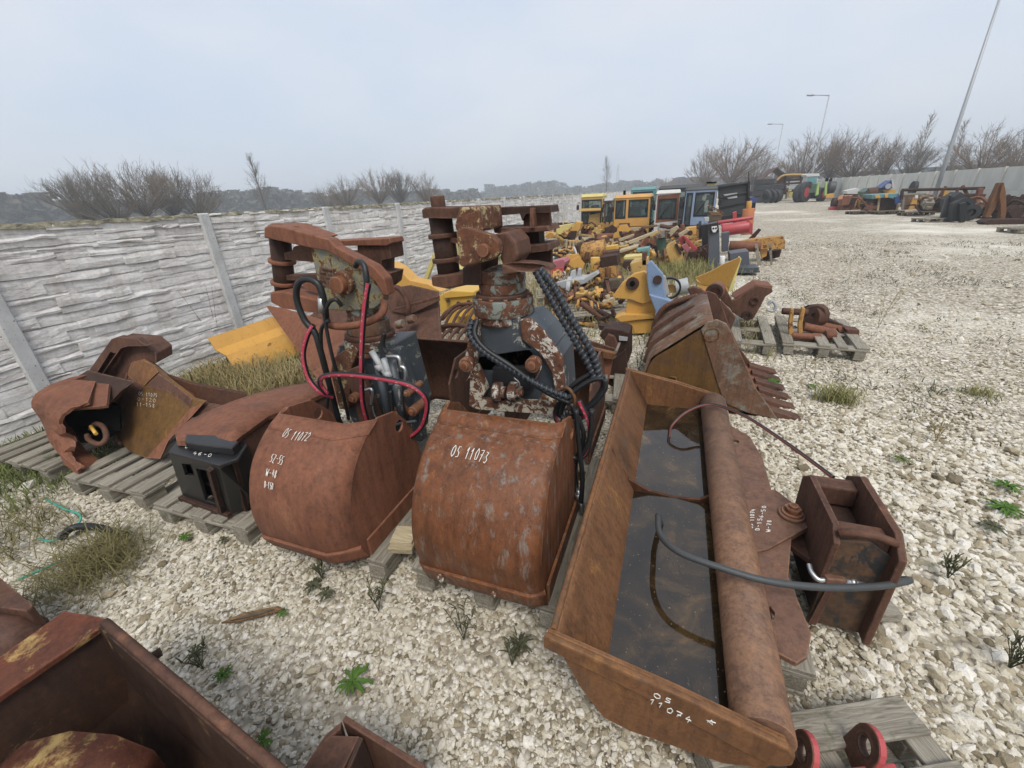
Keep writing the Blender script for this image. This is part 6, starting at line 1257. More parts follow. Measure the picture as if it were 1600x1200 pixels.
# odds and ends: bars, brackets, tubes heaped before the cabs, behind the wrapped hoses and along the right wall
rs_ = random.Random(77)
COLR = {'rust_brown': 'brown', 'rust_red': 'reddish rust', 'rust_dark': 'dark rust', 'rust_orange': 'orange rust', 'yellow_old': 'dull yellow', 'yellow_rust': 'rust-patched yellow', 'wood_pale': 'pale wooden', 'yellow': 'yellow', 'black_metal': 'black', 'rust_grey': 'greyish rust', 'wood': 'grey wooden'}
KIND = ('lugged bar', 'ringed tube', 'flat bracket', 'stub block', 'bent rod')
def odd_part(p, zb_, mat, size, maxz, label, group):
    R3 = Matrix.Rotation(rs_.uniform(0, 6.28), 3, 'Z') @ Matrix.Rotation(rs_.gauss(0, .4), 3, 'Y'); mb = MB(); kind = rs_.randrange(5); l = rs_.uniform(.3, 1.0)
    if kind == 0: mb.box((0, 0, 0), (l, .07, .05)); mb.box((l / 2, 0, .05), (.08, .12, .16)); mb.box((-l / 2, 0, .02), (.05, .1, .1))
    elif kind == 1: mb.tube([(-l / 2, 0, 0), (l / 2, 0, 0)], .05, 9); mb.ring((l / 2, 0, 0), (0, 1, 0), .03, .08, .08, 12); mb.tube([(-l / 2 - .02, 0, 0), (-l * .1, 0, 0)], .065, 9)
    elif kind == 2: mb.prism([(-.2, 0, -.12), (.22, 0, -.10), (.26, 0, .06), (.05, 0, .2), (-.16, 0, .1)], (0, .06, 0)); mb.cyl((0, -.03, 0), (0, .1, 0), .05, 10); mb.prism([(-.2, .16, -.12), (.22, .16, -.10), (.05, .16, .16), (-.16, .16, .1)], (0, .03, 0)); mb.box((0, .1, -.1), (.36, .12, .03))
    elif kind == 3: mb.box((0, 0, 0), (.28, .22, .2)); mb.cyl((0, 0, .1), (0, 0, .2), .06, 10); mb.box((.15, 0, -.05), (.1, .12, .08)); mb.cyl((0, -.11, .02), (0, -.15, .02), .06, 12)
    else: mb.tube(bez([(-l / 2, 0, 0), (-.1, .06, .12), (.1, -.05, .1), (l / 2, 0, -.04)], 4), .035, 7); mb.box((l / 2, 0, -.04), (.08, .08, .08))
    mb.v = [R3 @ (q * size) for q in mb.v]; lo = min(q.z for q in mb.v); top = max(q.z for q in mb.v) - lo
    zb_ = max(0, min(zb_, maxz - top))
    if top > maxz: mb.v = [q * (maxz / top) for q in mb.v]; lo = min(q.z for q in mb.v)
    mb.v = [q + Vector((p.x, p.y, zb_ - lo)) for q in mb.v]
    one(mb, 'scrap_piece', mat, label % (COLR[mat], KIND[kind]), 'scrap', group, .006)
MIXM = ('rust_brown', 'rust_red', 'rust_dark', 'rust_orange', 'yellow_old', 'yellow_rust', 'wood_pale', 'rust_dark', 'yellow', 'rust_brown', 'rust_dark', 'yellow_rust', 'yellow_old', 'rust_brown')
for k in range(200):
    px = rs_.uniform(858, 1100); f = rs_.random(); py = 352 + 70 * f + (0 if px > 900 else 6); p = PZ(px, py, 0)
    if p.y > 18: p = PZ(px, 369, 0)
    zone = ('close to the slate wall', 'before the pale yellow cab', 'before the orange cab', 'before the white cab', 'before the blue cab')[sum(px > q_ for q_ in (895, 945, 1020, 1066))]
    odd_part(p, rs_.uniform(0, .40), rs_.choice(MIXM), rs_.uniform(.9, 1.25), .62 if f < .5 else .45, '%%s %%s, %s of heap %s' % (('back', 'middle', 'front')[min(2, int(f * 3))], zone), 'small odds and ends heaped before the cabs')
for k in range(70):
    px = rs_.uniform(845, 968); f = rs_.random(); p = PZ(px, 430 + 88 * f, 0)
    odd_part(p, rs_.choice((0, .145, .145, .2)), rs_.choice(MIXM), rs_.uniform(.45, .8), .42, '%%s %%s, %s of the strip %s' % (('back', 'middle', 'front')[min(2, int(f * 3))], ('just behind the wrapped hoses', 'left of the wooden crate', 'beside the yellow beak')[sum(px > q_ for q_ in (890, 930))]), 'odds and ends between the right grab and the yellow beak')
for k in range(60):
    px = rs_.uniform(1310, 1600); p = PZ(px, 331 + max(0, (px - 1400) * .07) + rs_.uniform(-6, 4), 0); p.x = min(p.x, 13.2)
    odd_part(p, rs_.uniform(0, .5), rs_.choice(('rust_dark', 'rust_brown', 'black_metal', 'rust_red', 'rust_dark', 'yellow_rust', 'rust_grey', 'wood')), rs_.uniform(1.0, 1.9), .9, '%%s %%s, in the row along the right wall %s' % ('left of the mesh crate', 'by the mesh crate', 'under the long rack', 'by the black mats', 'near the A-shaped frame')[sum(px > q_ for q_ in (1360, 1410, 1465, 1525))], 'odds and ends along the right wall')

# ------------------------------------------------------------------ cabs
def cab(label, px0, px1, py_top, y, depth, mat, roof, wins, low, rx=.0, glass='cab_glass', inner='rust_dark', group='cabs at the back of the heap'):
    # front face between px0..px1 at depth y, top at py_top; wins: (u0,u1,v0,v1) openings in the front face
    a, b_ = PY(px0, py_top, y), PY(px1, py_top, y); W = b_.x - a.x; Ht = (a.z + b_.z) / 2; x0 = a.x
    t = thing('machine_cab', label, 'cab', (x0 + W / 2, y + depth / 2, 0), 0, group)
    P = lambda u, v, o=0.: Vector((x0 + W * u, y + o, Ht * v))
    holes = [[P(u0, v0), P(u1, v0), P(u1, v1), P(u0, v1)] for u0, u1, v0, v1 in wins]
    build(MB().prism([P(0, 0), P(1, 0), P(.98, .96), P(.02, .96)], (0, .05, 0), holes), 'front_panel', mat, t, .01)
    for u, s_ in ((0, 1), (1, -1)):
        x = x0 + W * u; h = [[Vector((x, y + depth * q, Ht * w_)) for q, w_ in ((.12, .45), (.88, .45), (.85, .88), (.15, .88))]]
        sp_ = build(MB().prism([Vector((x, y + .052, 0)), Vector((x, y + depth, 0)), Vector((x, y + depth * .97, Ht * .96)), Vector((x, y + .052, Ht * .96))], (s_ * .04, 0, 0), h), 'side_panel', low, t, .01)
        build(MB().prism([Vector((x + s_ * .02, y + depth * q, Ht * w_)) for q, w_ in ((.12, .45), (.88, .45), (.85, .88), (.15, .88))], (s_ * .006, 0, 0)), 'pane', glass, sp_)
    build(MB().prism([P(0, 0, depth), P(1, 0, depth), P(.98, .96, depth), P(.02, .96, depth)], (0, .04, 0), [[P(.15, .5, depth), P(.85, .5, depth), P(.85, .88, depth), P(.15, .88, depth)]]), 'rear_panel', low, t, .01)
    build(MB().hexa([P(-.02, .955, -.04), P(1.02, .955, -.04), P(1.02, .955, depth + .06), P(-.02, .955, depth + .06)], [P(.03, 1.03, .05), P(.97, 1.03, .05), P(.97, 1.03, depth - .05), P(.03, 1.03, depth - .05)]), 'roof', roof, t, .03)
    build(MB().hexa([P(.25, .0, depth * .4), P(.75, .0, depth * .4), P(.75, .0, depth * .8), P(.25, .0, depth * .8)], [P(.3, .55, depth * .5), P(.7, .55, depth * .5), P(.7, .75, depth * .8), P(.3, .75, depth * .8)]), 'seat', inner, t, .03)
    for u_ in (-.03, 1.03):        # mirrors on bent arms
        mi = build(MB().tube(bez([P(u_, .80, .05), P(u_ + (.06 if u_ > 0 else -.06), .84, -.12), P(u_ + (.08 if u_ > 0 else -.08), .78, -.16)], 4), .012, 6), 'mirror_arm', 'black_metal', t); build(MB().box(P(u_ + (.08 if u_ > 0 else -.08), .72, -.17), (.12, .03, .20)), 'mirror', 'black_metal', mi, .01)
    u0, u1, v0, v1 = wins[0]; build(MB().tube([P(u0 + .1 * (u1 - u0), v0 + .02, -.03), P(u0 + .6 * (u1 - u0), v0 + .7 * (v1 - v0), -.03)], .009, 5), 'wiper', 'black', t)
    for k_ in range(4): build(MB().box(P(.72, .10 + .045 * k_, -.012), (W * .28, .02, Ht * .018)), 'grille_slat', 'black_metal', t)
    build(MB().box(P(.55, .30, -.006), (W * .9, .012, .012)), 'panel_seam', 'black', t)
    for u0, u1, v0, v1 in wins:
        w_ = (u1 - u0); fr_ = MB().prism([P(u0 - .015, v0 - .015, -.012), P(u1 + .015, v0 - .015, -.012), P(u1 + .015, v1 + .015, -.012), P(u0 - .015, v1 + .015, -.012)], (0, .02, 0), [[P(u0 + .02, v0 + .02, -.012), P(u1 - .02, v0 + .02, -.012), P(u1 - .02, v1 - .02, -.012), P(u0 + .02, v1 - .02, -.012)]])
        wo = build(fr_, 'window_frame', 'rubber', t)
        build(MB().prism([P(u0, v0, .015), P(u1, v0, .015), P(u1, v1, .015), P(u0, v1, .015)], (0, .008, 0)), 'pane', glass, wo)
    return t, P, Ht
c1, P_, Ht = cab('pale yellow old cab with a sun visor, leftmost by the slate wall', 908, 942, 305, 20.5, 1.2, 'yellow_old', 'yellow_pale', [(.06, .94, .68, .88), (.06, .94, .15, .58)], 'yellow_pale', glass='cab_glass')
build(MB().prism([P_(-.06, .62, -.25), P_(1.05, .62, -.25), P_(1.05, .67, -.02), P_(-.06, .67, -.02)], (0, 0, .03)), 'visor', 'yellow_old', c1, .01); build(MB().prism([P_(.35, .18, -.02), P_(.9, .18, -.02), P_(.9, .56, -.02), P_(.4, .52, -.02)], (0, .02, 0)), 'inner_panel', 'yellow_old', c1)
cab('narrow dark green-grey cab frame squeezed between the yellow cabs', 944, 958, 311, 20.3, 1.2, 'rust_grey', 'grey_light', [(.15, .85, .3, .9)], 'green_dark')
c3, P_, Ht = cab('orange-yellow cab with two large windows in the middle of the row', 960, 1018, 306, 18.6, 1.5, 'orange_cab', 'orange_cab', [(.06, .32, .50, .90), (.42, .92, .52, .90)], 'green_dark')
build(MB().box(P_(.32, .25, -.02), (.42, .04, .42)), 'access_panel', 'black_panel', c3, .01); build(MB().cyl(P_(.25, 1.02, .3), P_(.25, 1.13, .3), .05, 10), 'beacon', 'black', c3); build(MB().cyl(P_(.88, .62, -.03), P_(.88, .72, -.03), .02, 8), 'door_handle', 'black', c3)
c4, P_, Ht = cab('white cab with a rust-red framed window and white door', 1026, 1064, 299, 18.2, 1.5, 'white_paint', 'white_paint', [(.14, .86, .44, .84)], 'green_dark')
build(MB().prism([P_(.06, .36, -.01), P_(.97, .40, -.01), P_(.97, .95, -.01), P_(.06, .93, -.01)], (0, .006, 0), [[P_(.13, .43, -.01), P_(.87, .43, -.01), P_(.87, .85, -.01), P_(.13, .85, -.01)]]), 'window_surround', 'rust_red', c4, .002); build(MB().box(P_(.35, .2, -.08), (.18, .1, .5)), 'post', 'grey_light', c4)
c5, P_, Ht = cab('light blue cab with a rounded dark window and open side', 1072, 1122, 293, 17.6, 1.5, 'blue_cab', 'black_panel', [(.34, .92, .48, .90), (.06, .24, .15, .90)], 'black_panel')
c6 = S('slatted_door', 'tall black panelled door with slanting ribs at the right end of the cabs', 'machine door', [
  ('p', 'panel', [(1122, 291), (1170, 284), (1171, 300), (1169, 345), (1124, 350)], 18.2, .12, 'black_panel'), ('p', 'top_rail', [(1120, 289), (1170, 282), (1171, 286), (1121, 293)], 18.1, .4, 'dark_grey_paint'), ('p', 'rib', [(1124, 308), (1168, 299), (1168, 302), (1124, 311)], 18.15, .06, 'black_metal'), ('p', 'rib', [(1124, 323), (1168, 314), (1168, 317), (1124, 326)], 18.15, .06, 'black_metal'), ('p', 'rib', [(1124, 338), (1168, 331), (1168, 334), (1124, 341)], 18.15, .06, 'black_metal'), ('p', 'light_panel', [(1130, 304), (1152, 301), (1152, 309), (1138, 311)], 18.17, .05, 'grey_light'), ('p', 'right_post', [(1168, 284), (1172, 283), (1172, 345), (1168, 345)], 18.1, .15, 'black_metal'), ('c', 'aerial', (1170, 284), (1170, 268), 18.1, .012, 'black')])
cab('teal-roofed cab showing only its top behind the orange cab', 986, 1024, 294, 24., 1.5, 'teal', 'teal', [(.1, .9, .5, .9)], 'teal')
cab('dark cab showing only its roof behind the white and blue cabs', 1030, 1100, 291, 22.5, 1.5, 'black_panel', 'black_panel', [(.1, .9, .5, .9)], 'black_panel')
S('roof_box', 'small cream box on top of the blue cab', 'box', [('p', 'box', [(1106, 286), (1119, 286), (1119, 291), (1106, 292)], 18.2, .4, 'yellow_pale'), ('p', 'lid', [(1105, 284), (1120, 284), (1120, 286), (1105, 287)], 18.15, .45, 'black')])
# ------------------------------------------------------------------ foreground, lower left
t = thing('loader_bucket', 'big rusty bucket with a cream-streaked flange in the lower left foreground', 'excavator bucket', (-1.3, 0., 0))
zt = .56; xa, xb, yf, yn = -1.74, -.72, .43, -.55
F = lambda px, py: PZ(px, py, zt)
build(MB().prism([F(100, 954), F(160, 964), F(166, 974), PZ(-60, 1128, zt), PZ(-90, 1090, zt)], (0, 0, -.022)), 'top_flange', 'rust_streaked', t, .004)
c0, c1_ = F(164, 972), F(440, 1208); dr = (c1_ - c0).normalized(); c2 = c0 + dr * 1.05; off = Vector((0, .018, 0))
dn = Vector((.02, -.02, -.5))
build(MB().loft([[c0, c0 + Vector((0, -.02, -.25)), c0 + Vector((0, -.10, -.46))], [c0.lerp(c2, .5), c0.lerp(c2, .5) + Vector((0, -.02, -.25)), c0.lerp(c2, .5) + Vector((0, -.10, -.46))], [c2, c2 + Vector((0, -.02, -.25)), c2 + Vector((0, -.10, -.46))]], .02, smooth=False), 'far_wall', 'rust_shaded', t)
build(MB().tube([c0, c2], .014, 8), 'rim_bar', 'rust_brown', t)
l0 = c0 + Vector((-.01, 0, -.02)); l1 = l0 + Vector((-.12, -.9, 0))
build(MB().loft([[l0, l0 + Vector((.06, 0, -.28)), l0 + Vector((.14, 0, -.48))], [l1, l1 + Vector((.06, 0, -.28)), l1 + Vector((.14, 0, -.48))]], .02, smooth=False), 'left_wall', 'rust_shaded', t)
build(MB().prism([c0 + Vector((.0, -.05, -.47)), c2 + Vector((0, -.05, -.47)), c2 + Vector((0, -.95, -.47)), l1 + Vector((.1, 0, -.45))], (0, 0, -.02)), 'floor', 'rust_shaded', t)
build(MB().loft([[Vector((c2.x, c2.y, zt)), Vector((c2.x, c2.y - .9, zt))], [Vector((c2.x, c2.y - .05, .06)), Vector((c2.x, c2.y - .9, .06))]], .02, smooth=False), 'right_wall', 'rust_shaded', t)
bp = [PZ(a, b_, z) for a, b_, z in ((0, 1190, .42), (40, 1160, .47), (110, 1142, .50), (180, 1148, .50), (240, 1172, .46), (262, 1200, .40))]
build(MB().loft([[p, p + Vector((.05, -.12, .0)), p + Vector((.10, -.26, -.06)), p + Vector((.12, -.34, -.30))] for p in bp], -.03), 'rounded_hub', 'rust_streaked', t)
build(MB().cyl(PZ(232, 1030, .40), PZ(252, 1018, .40), .016, 10), 'side_stub', 'rust_dark', t)
t = thing('steel_channel', 'dark rust channel piece with an open end at the bottom edge of the picture', 'machine part', (-.72, .42, 0))
zc = .30; q0, q1, q2 = PZ(508, 1148, zc), PZ(534, 1126, zc), PZ(660, 1206, zc)
build(MB().prism([q0, q1, q1 + Vector((-.02, 0, -.29)), q0 + Vector((-.05, -.02, -.29))], (.012, -.02, 0)), 'end_plate', 'rust_brown', t, .004)
build(MB().prism([q1, q2, q2 + Vector((0, .0, -.29)), q1 + Vector((0, .0, -.29))], (0, .018, 0)), 'back_plate', 'rust_brown', t, .004)
m1 = PZ(562, 1150, zc - .01); build(MB().prism([m1, m1 + Vector((.02, -.16, -.01)), m1 + Vector((.02, -.16, -.28)), m1 + Vector((0, 0, -.28))], (.014, 0, 0)), 'inner_web', 'rust_dark', t, .003)
build(MB().prism([q0, m1, m1 + Vector((.02, -.2, 0)), q0 + Vector((.0, -.16, 0))], (0, 0, -.012)), 'top_strip', 'rust_brown', t, .003)
t = thing('steel_beam', 'dark rust beam end poking in at the left edge of the foreground', 'machine part', (-3.1, .62, 0))
build(MB().prism([PZ(-60, 905, .30), PZ(0, 902, .30), PZ(52, 945, .30), PZ(40, 955, .30), PZ(-60, 940, .30)], (0, 0, -.28)), 'beam', 'rust_brown', t, .01)
build(MB().prism([PZ(-40, 955, .16), PZ(40, 950, .16), PZ(76, 966, .16), PZ(60, 978, .16), PZ(-40, 978, .16)], (0, 0, -.15)), 'foot', 'rust_dark', t, .01)
build(MB().tube([PZ(-50, 985, .20), PZ(20, 992, .20), PZ(40, 1020, .16)], .08, 14), 'tube', 'rust_brown', t)
# red lugs bottom right
t = thing('lug_bracket', 'pair of red lugs with dark bores on the bottom right pallet', 'machine part', (.62, .98, .144))
for (a, b_) in ((1262, 1178), (1362, 1168)):
    c = PZ(a, b_, .215); n_ = Vector((-.93, -.12, .20)).normalized(); u = Vector((0, 0, 1)).cross(n_).normalized(); v = n_.cross(u)
    lug = build(MB().prism([c + u * math.cos(q) * .056 + v * math.sin(q) * .066 for q in [k * .35 for k in range(0, 10)]] + [c - u * .058 - v * .10, c + u * .058 - v * .10], n_ * .018, [circ(c, u, v, .034, 18)]), 'lug', 'red', t, .004)
    build(MB().ring(c + n_ * .009, n_, .027, .035, .024, 18), 'bushing', 'rust_dark', lug)
    build(MB().prism([c + n_ * .0185 + u * math.cos(q) * .054 + v * math.sin(q) * .064 for q in [k * .35 for k in range(0, 10)]] + [c + n_ * .0185 - u * .056 - v * .095, c + n_ * .0185 + u * .056 - v * .095], n_ * .002, [circ(c + n_ * .0185, u, v, .035, 18)]), 'worn_face', 'rust_brown', lug)
build(MB().box((.62, .92, .165), (.36, .05, .04), Matrix.Rotation(.42, 3, 'Z')), 'base_bar', 'red', t, .005)
# offcuts and litter
S('wood_block', 'two pale timber offcuts stacked beside the left grab', 'timber', []) if False else None
t = thing('timber_offcut', 'two short pale timber blocks stacked between the grabs', 'timber', (-1.22, 1.42, .144))
for (a, b_, z, sx, sy) in ((632, 838, .175, .12, .12), (632, 846, .155, .13, .14)): 
    c = PZ(a, b_, z); build(MB().box(c, (sx, sy, .034), Matrix.Rotation(.25, 3, 'Z')), 'block', 'wood_pale', t, .004)
t = thing('wood_splinter', 'flat brown splinter of wood lying on the gravel', 'wood', PZ(392, 963, 0))
build(MB().prism([PZ(346, 975, .02), PZ(380, 960, .025), PZ(436, 949, .025), PZ(444, 953, .025), PZ(400, 966, .02), PZ(372, 973, .02)], (0, 0, .012)), 'splinter', 'wood_brown', t, .002); build(MB().prism([PZ(360, 971, .034), PZ(400, 957, .036), PZ(430, 953, .036), PZ(398, 963, .035)], (0, 0, .006)), 'bark_strip', 'wood_dark', t)
t = thing('rubber_pipe', 'short black rubber pipe lying in the grass left of the pallets', 'pipe', PZ(140, 826, 0))
wob(t, [PZ(96, 838, .04), PZ(116, 824, .05), PZ(150, 824, .04), PZ(196, 836, .03)], .022, 'rubber', 'pipe'); build(MB().ring(PZ(98, 837, .04), (1, .3, 0), .016, .026, .02), 'end_ring', 'rubber_grey', t)
t = thing('plastic_strap', 'green plastic strap looped on the gravel left of the pallets', 'strap', PZ(110, 830, 0))
wob(t, [PZ(72, 780, .03), PZ(100, 795, .06), PZ(124, 804, .08), PZ(122, 818, .05), PZ(98, 836, .03), PZ(80, 845, .03), PZ(60, 842, .02)], .007, 'plastic_green', 'strap', 5); wob(t, [PZ(30, 905, .02), PZ(60, 892, .05), PZ(92, 878, .04)], .007, 'plastic_green', 'strap_end', 5)
t = thing('loose_board', 'grey board lying flat behind the coupler of the water-filled bucket', 'plank', PZ(1370, 940, 0)); build(MB().box(PZ(1372, 942, .03), (.09, .16, .05), Matrix.Rotation(.3, 3, 'Z')), 'board', 'wood', t, .004); build(MB().box(PZ(1360, 950, .012), (.12, .08, .02), Matrix.Rotation(.9, 3, 'Z')), 'chip', 'wood_dark', t)

# ------------------------------------------------------------------ far row along the right wall
GRW = 'scrap set out along the right wall'
pallet('low pallet under the yellow and red parts, left in the far row', *PZ(1345, 334, 0).xy, .3, 'pallets along the right wall', seed=31, mat='wood_dark')
pallet('pallet under the rusty mesh crate in the far row', *PZ(1385, 334, 0).xy, .3, 'pallets along the right wall', seed=32, mat='wood_dark')
pallet('pallet in front of the yellow blade in the far row', *PZ(1430, 336, 0).xy, .3, 'pallets along the right wall', seed=33, mat='wood_dark')
pallet('pale pallet left of the black rubber mats', *PZ(1458, 346, 0).xy, .3, 'pallets along the right wall', seed=34)
pallet('pale pallet at the right edge of the picture', *PZ(1606, 362, 0).xy, .3, 'pallets along the right wall', seed=35)
S('red_chassis', 'low red frame at the left end of the far row', 'machine part', [('p', 'bar', [(1296, 324), (1312, 322), (1312, 328), (1296, 329)], 35, .3, 'red'), ('c', 'drum', (1300, 318), (1314, 317), 35.5, .35, 'rust_dark')], GRW)
S('engine_hood', 'orange-brown engine hood with a round opening in the far row', 'machine part', [('p', 'hood', [(1314, 312), (1322, 306), (1342, 305), (1348, 312), (1346, 318), (1316, 318)], 34.5, 1.2, 'orange'), ('p', 'lower', [(1314, 318), (1348, 317), (1348, 326), (1316, 328)], 34.6, 1., 'rust_red'), ('r', 'opening', (1322, 321), 34.4, .2, .42, .15, 'rust_brown')], GRW)
S('white_sheet', 'white sheet panel lying above the orange hood', 'panel', [('p', 'sheet', [(1322, 298), (1340, 294), (1348, 299), (1346, 303), (1324, 303)], 38, .8, 'white_paint'), ('p', 'stack', [(1324, 303), (1346, 303), (1346, 316), (1324, 316)], 38.2, .8, 'rust_brown')], GRW)
S('engine_block', 'dark green engine with yellow parts under the blue hood', 'engine', [('p', 'block', [(1350, 300), (1360, 294), (1378, 292), (1398, 297), (1400, 306), (1352, 308)], 36, 1.2, 'green_dark'), ('p', 'cover', [(1380, 296), (1399, 296), (1400, 302), (1384, 303)], 35.8, .6, 'yellow'), ('p', 'base', [(1350, 306), (1400, 305), (1400, 320), (1352, 322)], 36.2, 1., 'rust_dark'), ('c', 'drum', (1356, 302), (1370, 300), 35.6, .3, 'rust_brown')], GRW)
S('blue_hood', 'dark blue wedge-shaped hood with a round badge on top of the green engine', 'hood', [('p', 'hood', [(1376, 294), (1384, 288), (1394, 281), (1395, 292), (1392, 295)], 35.6, 1., 'blue'), ('c', 'badge', (1388, 291), (1388.2, 291), 35.58, .16, 'grey_light', 35.52), ('p', 'edge', [(1394, 281), (1395.6, 281), (1396, 294), (1394.6, 294)], 35.5, 1., 'white_paint')], GRW)
S('mesh_crate', 'rusty mesh crate with pale corner posts under a blue and yellow tarpaulin', 'crate', [('p', 'mesh', [(1364, 309), (1401, 307), (1401, 329), (1364, 331)], 31, 1.1, 'rust_dark'), ('p', 'corner_post', [(1373, 310), (1376, 310), (1373, 330), (1370, 330)], 30.9, .1, 'wood_pale'), ('p', 'corner_post', [(1402, 319), (1405, 319), (1403, 330), (1400, 330)], 30.9, .1, 'wood_pale'), ('p', 'base_rail', [(1362, 330), (1404, 328), (1404, 331), (1362, 333)], 30.8, 1.1, 'wood')], GRW)
S('tarpaulin', 'blue tarpaulin with yellow stripes over the rusty mesh crate', 'tarpaulin', [('p', 'sheet', [(1362, 304), (1408, 302), (1409, 308), (1402, 312), (1386, 308), (1364, 311)], 30.7, 1.4, 'teal'), ('p', 'stripe', [(1367, 305), (1375, 304), (1376, 310), (1368, 310)], 30.65, 1.3, 'yellow'), ('p', 'stripe', [(1382, 304), (1388, 303), (1388, 309), (1383, 309)], 30.65, 1.3, 'yellow'), ('p', 'drape', [(1398, 308), (1409, 305), (1408, 316), (1399, 320)], 30.6, .1, 'blue'), ('p', 'white_edge', [(1406, 302), (1410, 302), (1410, 307), (1407, 307)], 30.55, .2, 'plastic_white')], GRW)
S('ploughshare', 'yellow tapering blade leaning in the grey-posted frame', 'machine part', [('p', 'blade', [(1428, 308), (1434, 307), (1432, 326), (1420, 328)], 29.5, .12, 'yellow'), ('p', 'tip', [(1431, 305), (1435, 305), (1434, 310), (1430, 310)], 29.45, .1, 'plastic_white')], GRW)
S('post_frame', 'grey-posted mesh frame around the yellow blade', 'frame', [('p', 'post', [(1412, 304), (1415, 304), (1412, 328), (1409, 328)], 29.8, .1, 'wood'), ('p', 'post', [(1446, 303), (1449, 303), (1443, 326), (1440, 326)], 29.8, .1, 'wood'), ('p', 'rail', [(1410, 302), (1448, 301), (1448, 304), (1410, 305)], 29.7, .1, 'wood'), ('p', 'mesh', [(1414, 305), (1446, 304), (1441, 326), (1411, 328)], 30.2, .06, 'rust_grey')], GRW)
S('rack_frame', 'long dark rust rack with a straight top bar in the far row', 'rack', [('c', 'top_bar', (1409, 297), (1538, 294), 28.5, .07, 'rust_dark'), ('c', 'post', (1410, 297), (1408, 312), 28.5, .07, 'rust_dark'), ('p', 'post', [(1530, 295), (1538, 294), (1526, 336), (1518, 337)], 27.5, .2, 'rust_red'), ('c', 'post', (1496, 296), (1490, 326), 28, .06, 'rust_brown'), ('c', 'post', (1474, 297), (1466, 322), 28, .06, 'rust_brown'), ('c', 'lower_bar', (1480, 306), (1530, 304), 28.2, .06, 'rust_dark'), ('c', 'brace', (1478, 291), (1462, 318), 28.6, .06, 'rust_brown'), ('c', 'brace', (1504, 290), (1512, 306), 28.6, .07, 'rust_orange')], GRW)
S('dark_trailer', 'dark low machinery behind the rack in the far row', 'machinery', [('p', 'body', [(1444, 312), (1474, 308), (1520, 306), (1522, 332), (1446, 334)], 29.2, .8, 'rust_dark'), ('p', 'yellow_arm', [(1474, 298), (1484, 297), (1478, 314), (1468, 322), (1464, 318)], 29, .3, 'yellow'), ('p', 'red_box', [(1450, 306), (1458, 304), (1456, 322), (1448, 324)], 29, .4, 'rust_red'), ('c', 'wheel', (1424, 294), (1430, 294), 30.5, .35, 'tyre')], GRW)
S('rubber_mat', 'dark grey rubber mat hanging at the left of the black pair', 'rubber mat', [('p', 'sheet', [(1480, 304), (1490, 303), (1488, 318), (1482, 340), (1470, 340), (1476, 318)], 23.5, .12, 'rubber_grey'), ('p', 'fold', [(1486, 306), (1492, 308), (1488, 340), (1482, 342)], 23.4, .15, 'rubber')], GRW)
S('rubber_mat', 'black rubber mat hanging at the right of the black pair', 'rubber mat', [('p', 'sheet', [(1500, 318), (1510, 316), (1512, 330), (1506, 352), (1498, 352), (1500, 336)], 22.8, .15, 'rubber'), ('p', 'bundle', [(1490, 318), (1502, 312), (1504, 330), (1498, 346), (1486, 346)], 23.0, .3, 'tyre')], GRW)
S('tyre_bundle', 'black scrap tyres and belts heaped between the hanging mats', 'tyres', [('p', 'heap', [(1484, 312), (1502, 300), (1512, 308), (1524, 320), (1522, 340), (1486, 344)], 24, .8, 'tyre'), ('r', 'tyre', (1505, 322), 23.7, .16, .32, .2, 'tyre'), ('r', 'tyre', (1516, 332), 23.6, .14, .30, .2, 'tyre')], GRW)
S('a_frame', 'tall rust A-shaped frame with a split top near the right edge', 'frame', [('p', 'left_leg', [(1562, 286), (1566, 285), (1566, 300), (1554, 328), (1546, 340), (1540, 340), (1550, 312)], 22.6, .25, 'rust_orange'), ('p', 'right_leg', [(1566, 290), (1569, 285), (1572, 300), (1573, 330), (1570, 346), (1564, 346), (1564, 320), (1562, 308)], 22.5, .25, 'rust_orange'), ('p', 'base', [(1536, 347), (1546, 343), (1600, 342), (1606, 350), (1540, 352)], 21.5, .5, 'rust_dark')], GRW)
S('sheet_stack', 'stack of dark sheets with pale edges at the right edge of the far row', 'sheet stack', [('p', 'sheet', [(1520, 330), (1556, 328), (1556, 333), (1520, 335)], 24.5, 1.2, 'black_metal'), ('p', 'sheet', [(1574, 324), (1612, 322), (1612, 327), (1574, 328)], 24, 1.2, 'rubber_grey'), ('p', 'sheet', [(1574, 329), (1612, 328), (1612, 332), (1574, 333)], 23.8, 1.2, 'black_metal'), ('p', 'sheet', [(1574, 334), (1612, 333), (1612, 338), (1574, 339)], 23.6, 1.2, 'grey_slate'), ('p', 'stand', [(1574, 339), (1612, 338), (1612, 346), (1574, 346)], 23.4, 1., 'rust_dark')], GRW)
S('drawer_rack', 'orange-brown drawer rack behind the A-shaped frame', 'rack', [('p', 'drawer', [(1527, 317), (1543, 316), (1543, 321), (1527, 322)], 26, .8, 'rust_orange'), ('p', 'drawer', [(1527, 322), (1543, 321), (1543, 327), (1527, 328)], 26, .8, 'orange'), ('p', 'side', [(1543, 315), (1551, 315), (1550, 328), (1543, 328)], 26, .8, 'rust_red')], GRW)
S('black_bag', 'lumpy black bag standing right of the A-shaped frame', 'bag', [('p', 'bag', [(1573, 310), (1577, 305), (1586, 308), (1588, 314), (1587, 322), (1574, 323)], 25.5, .5, 'rubber'), ('p', 'flap', [(1580, 307), (1588, 306), (1586, 312), (1580, 313)], 25.4, .2, 'black')], GRW)
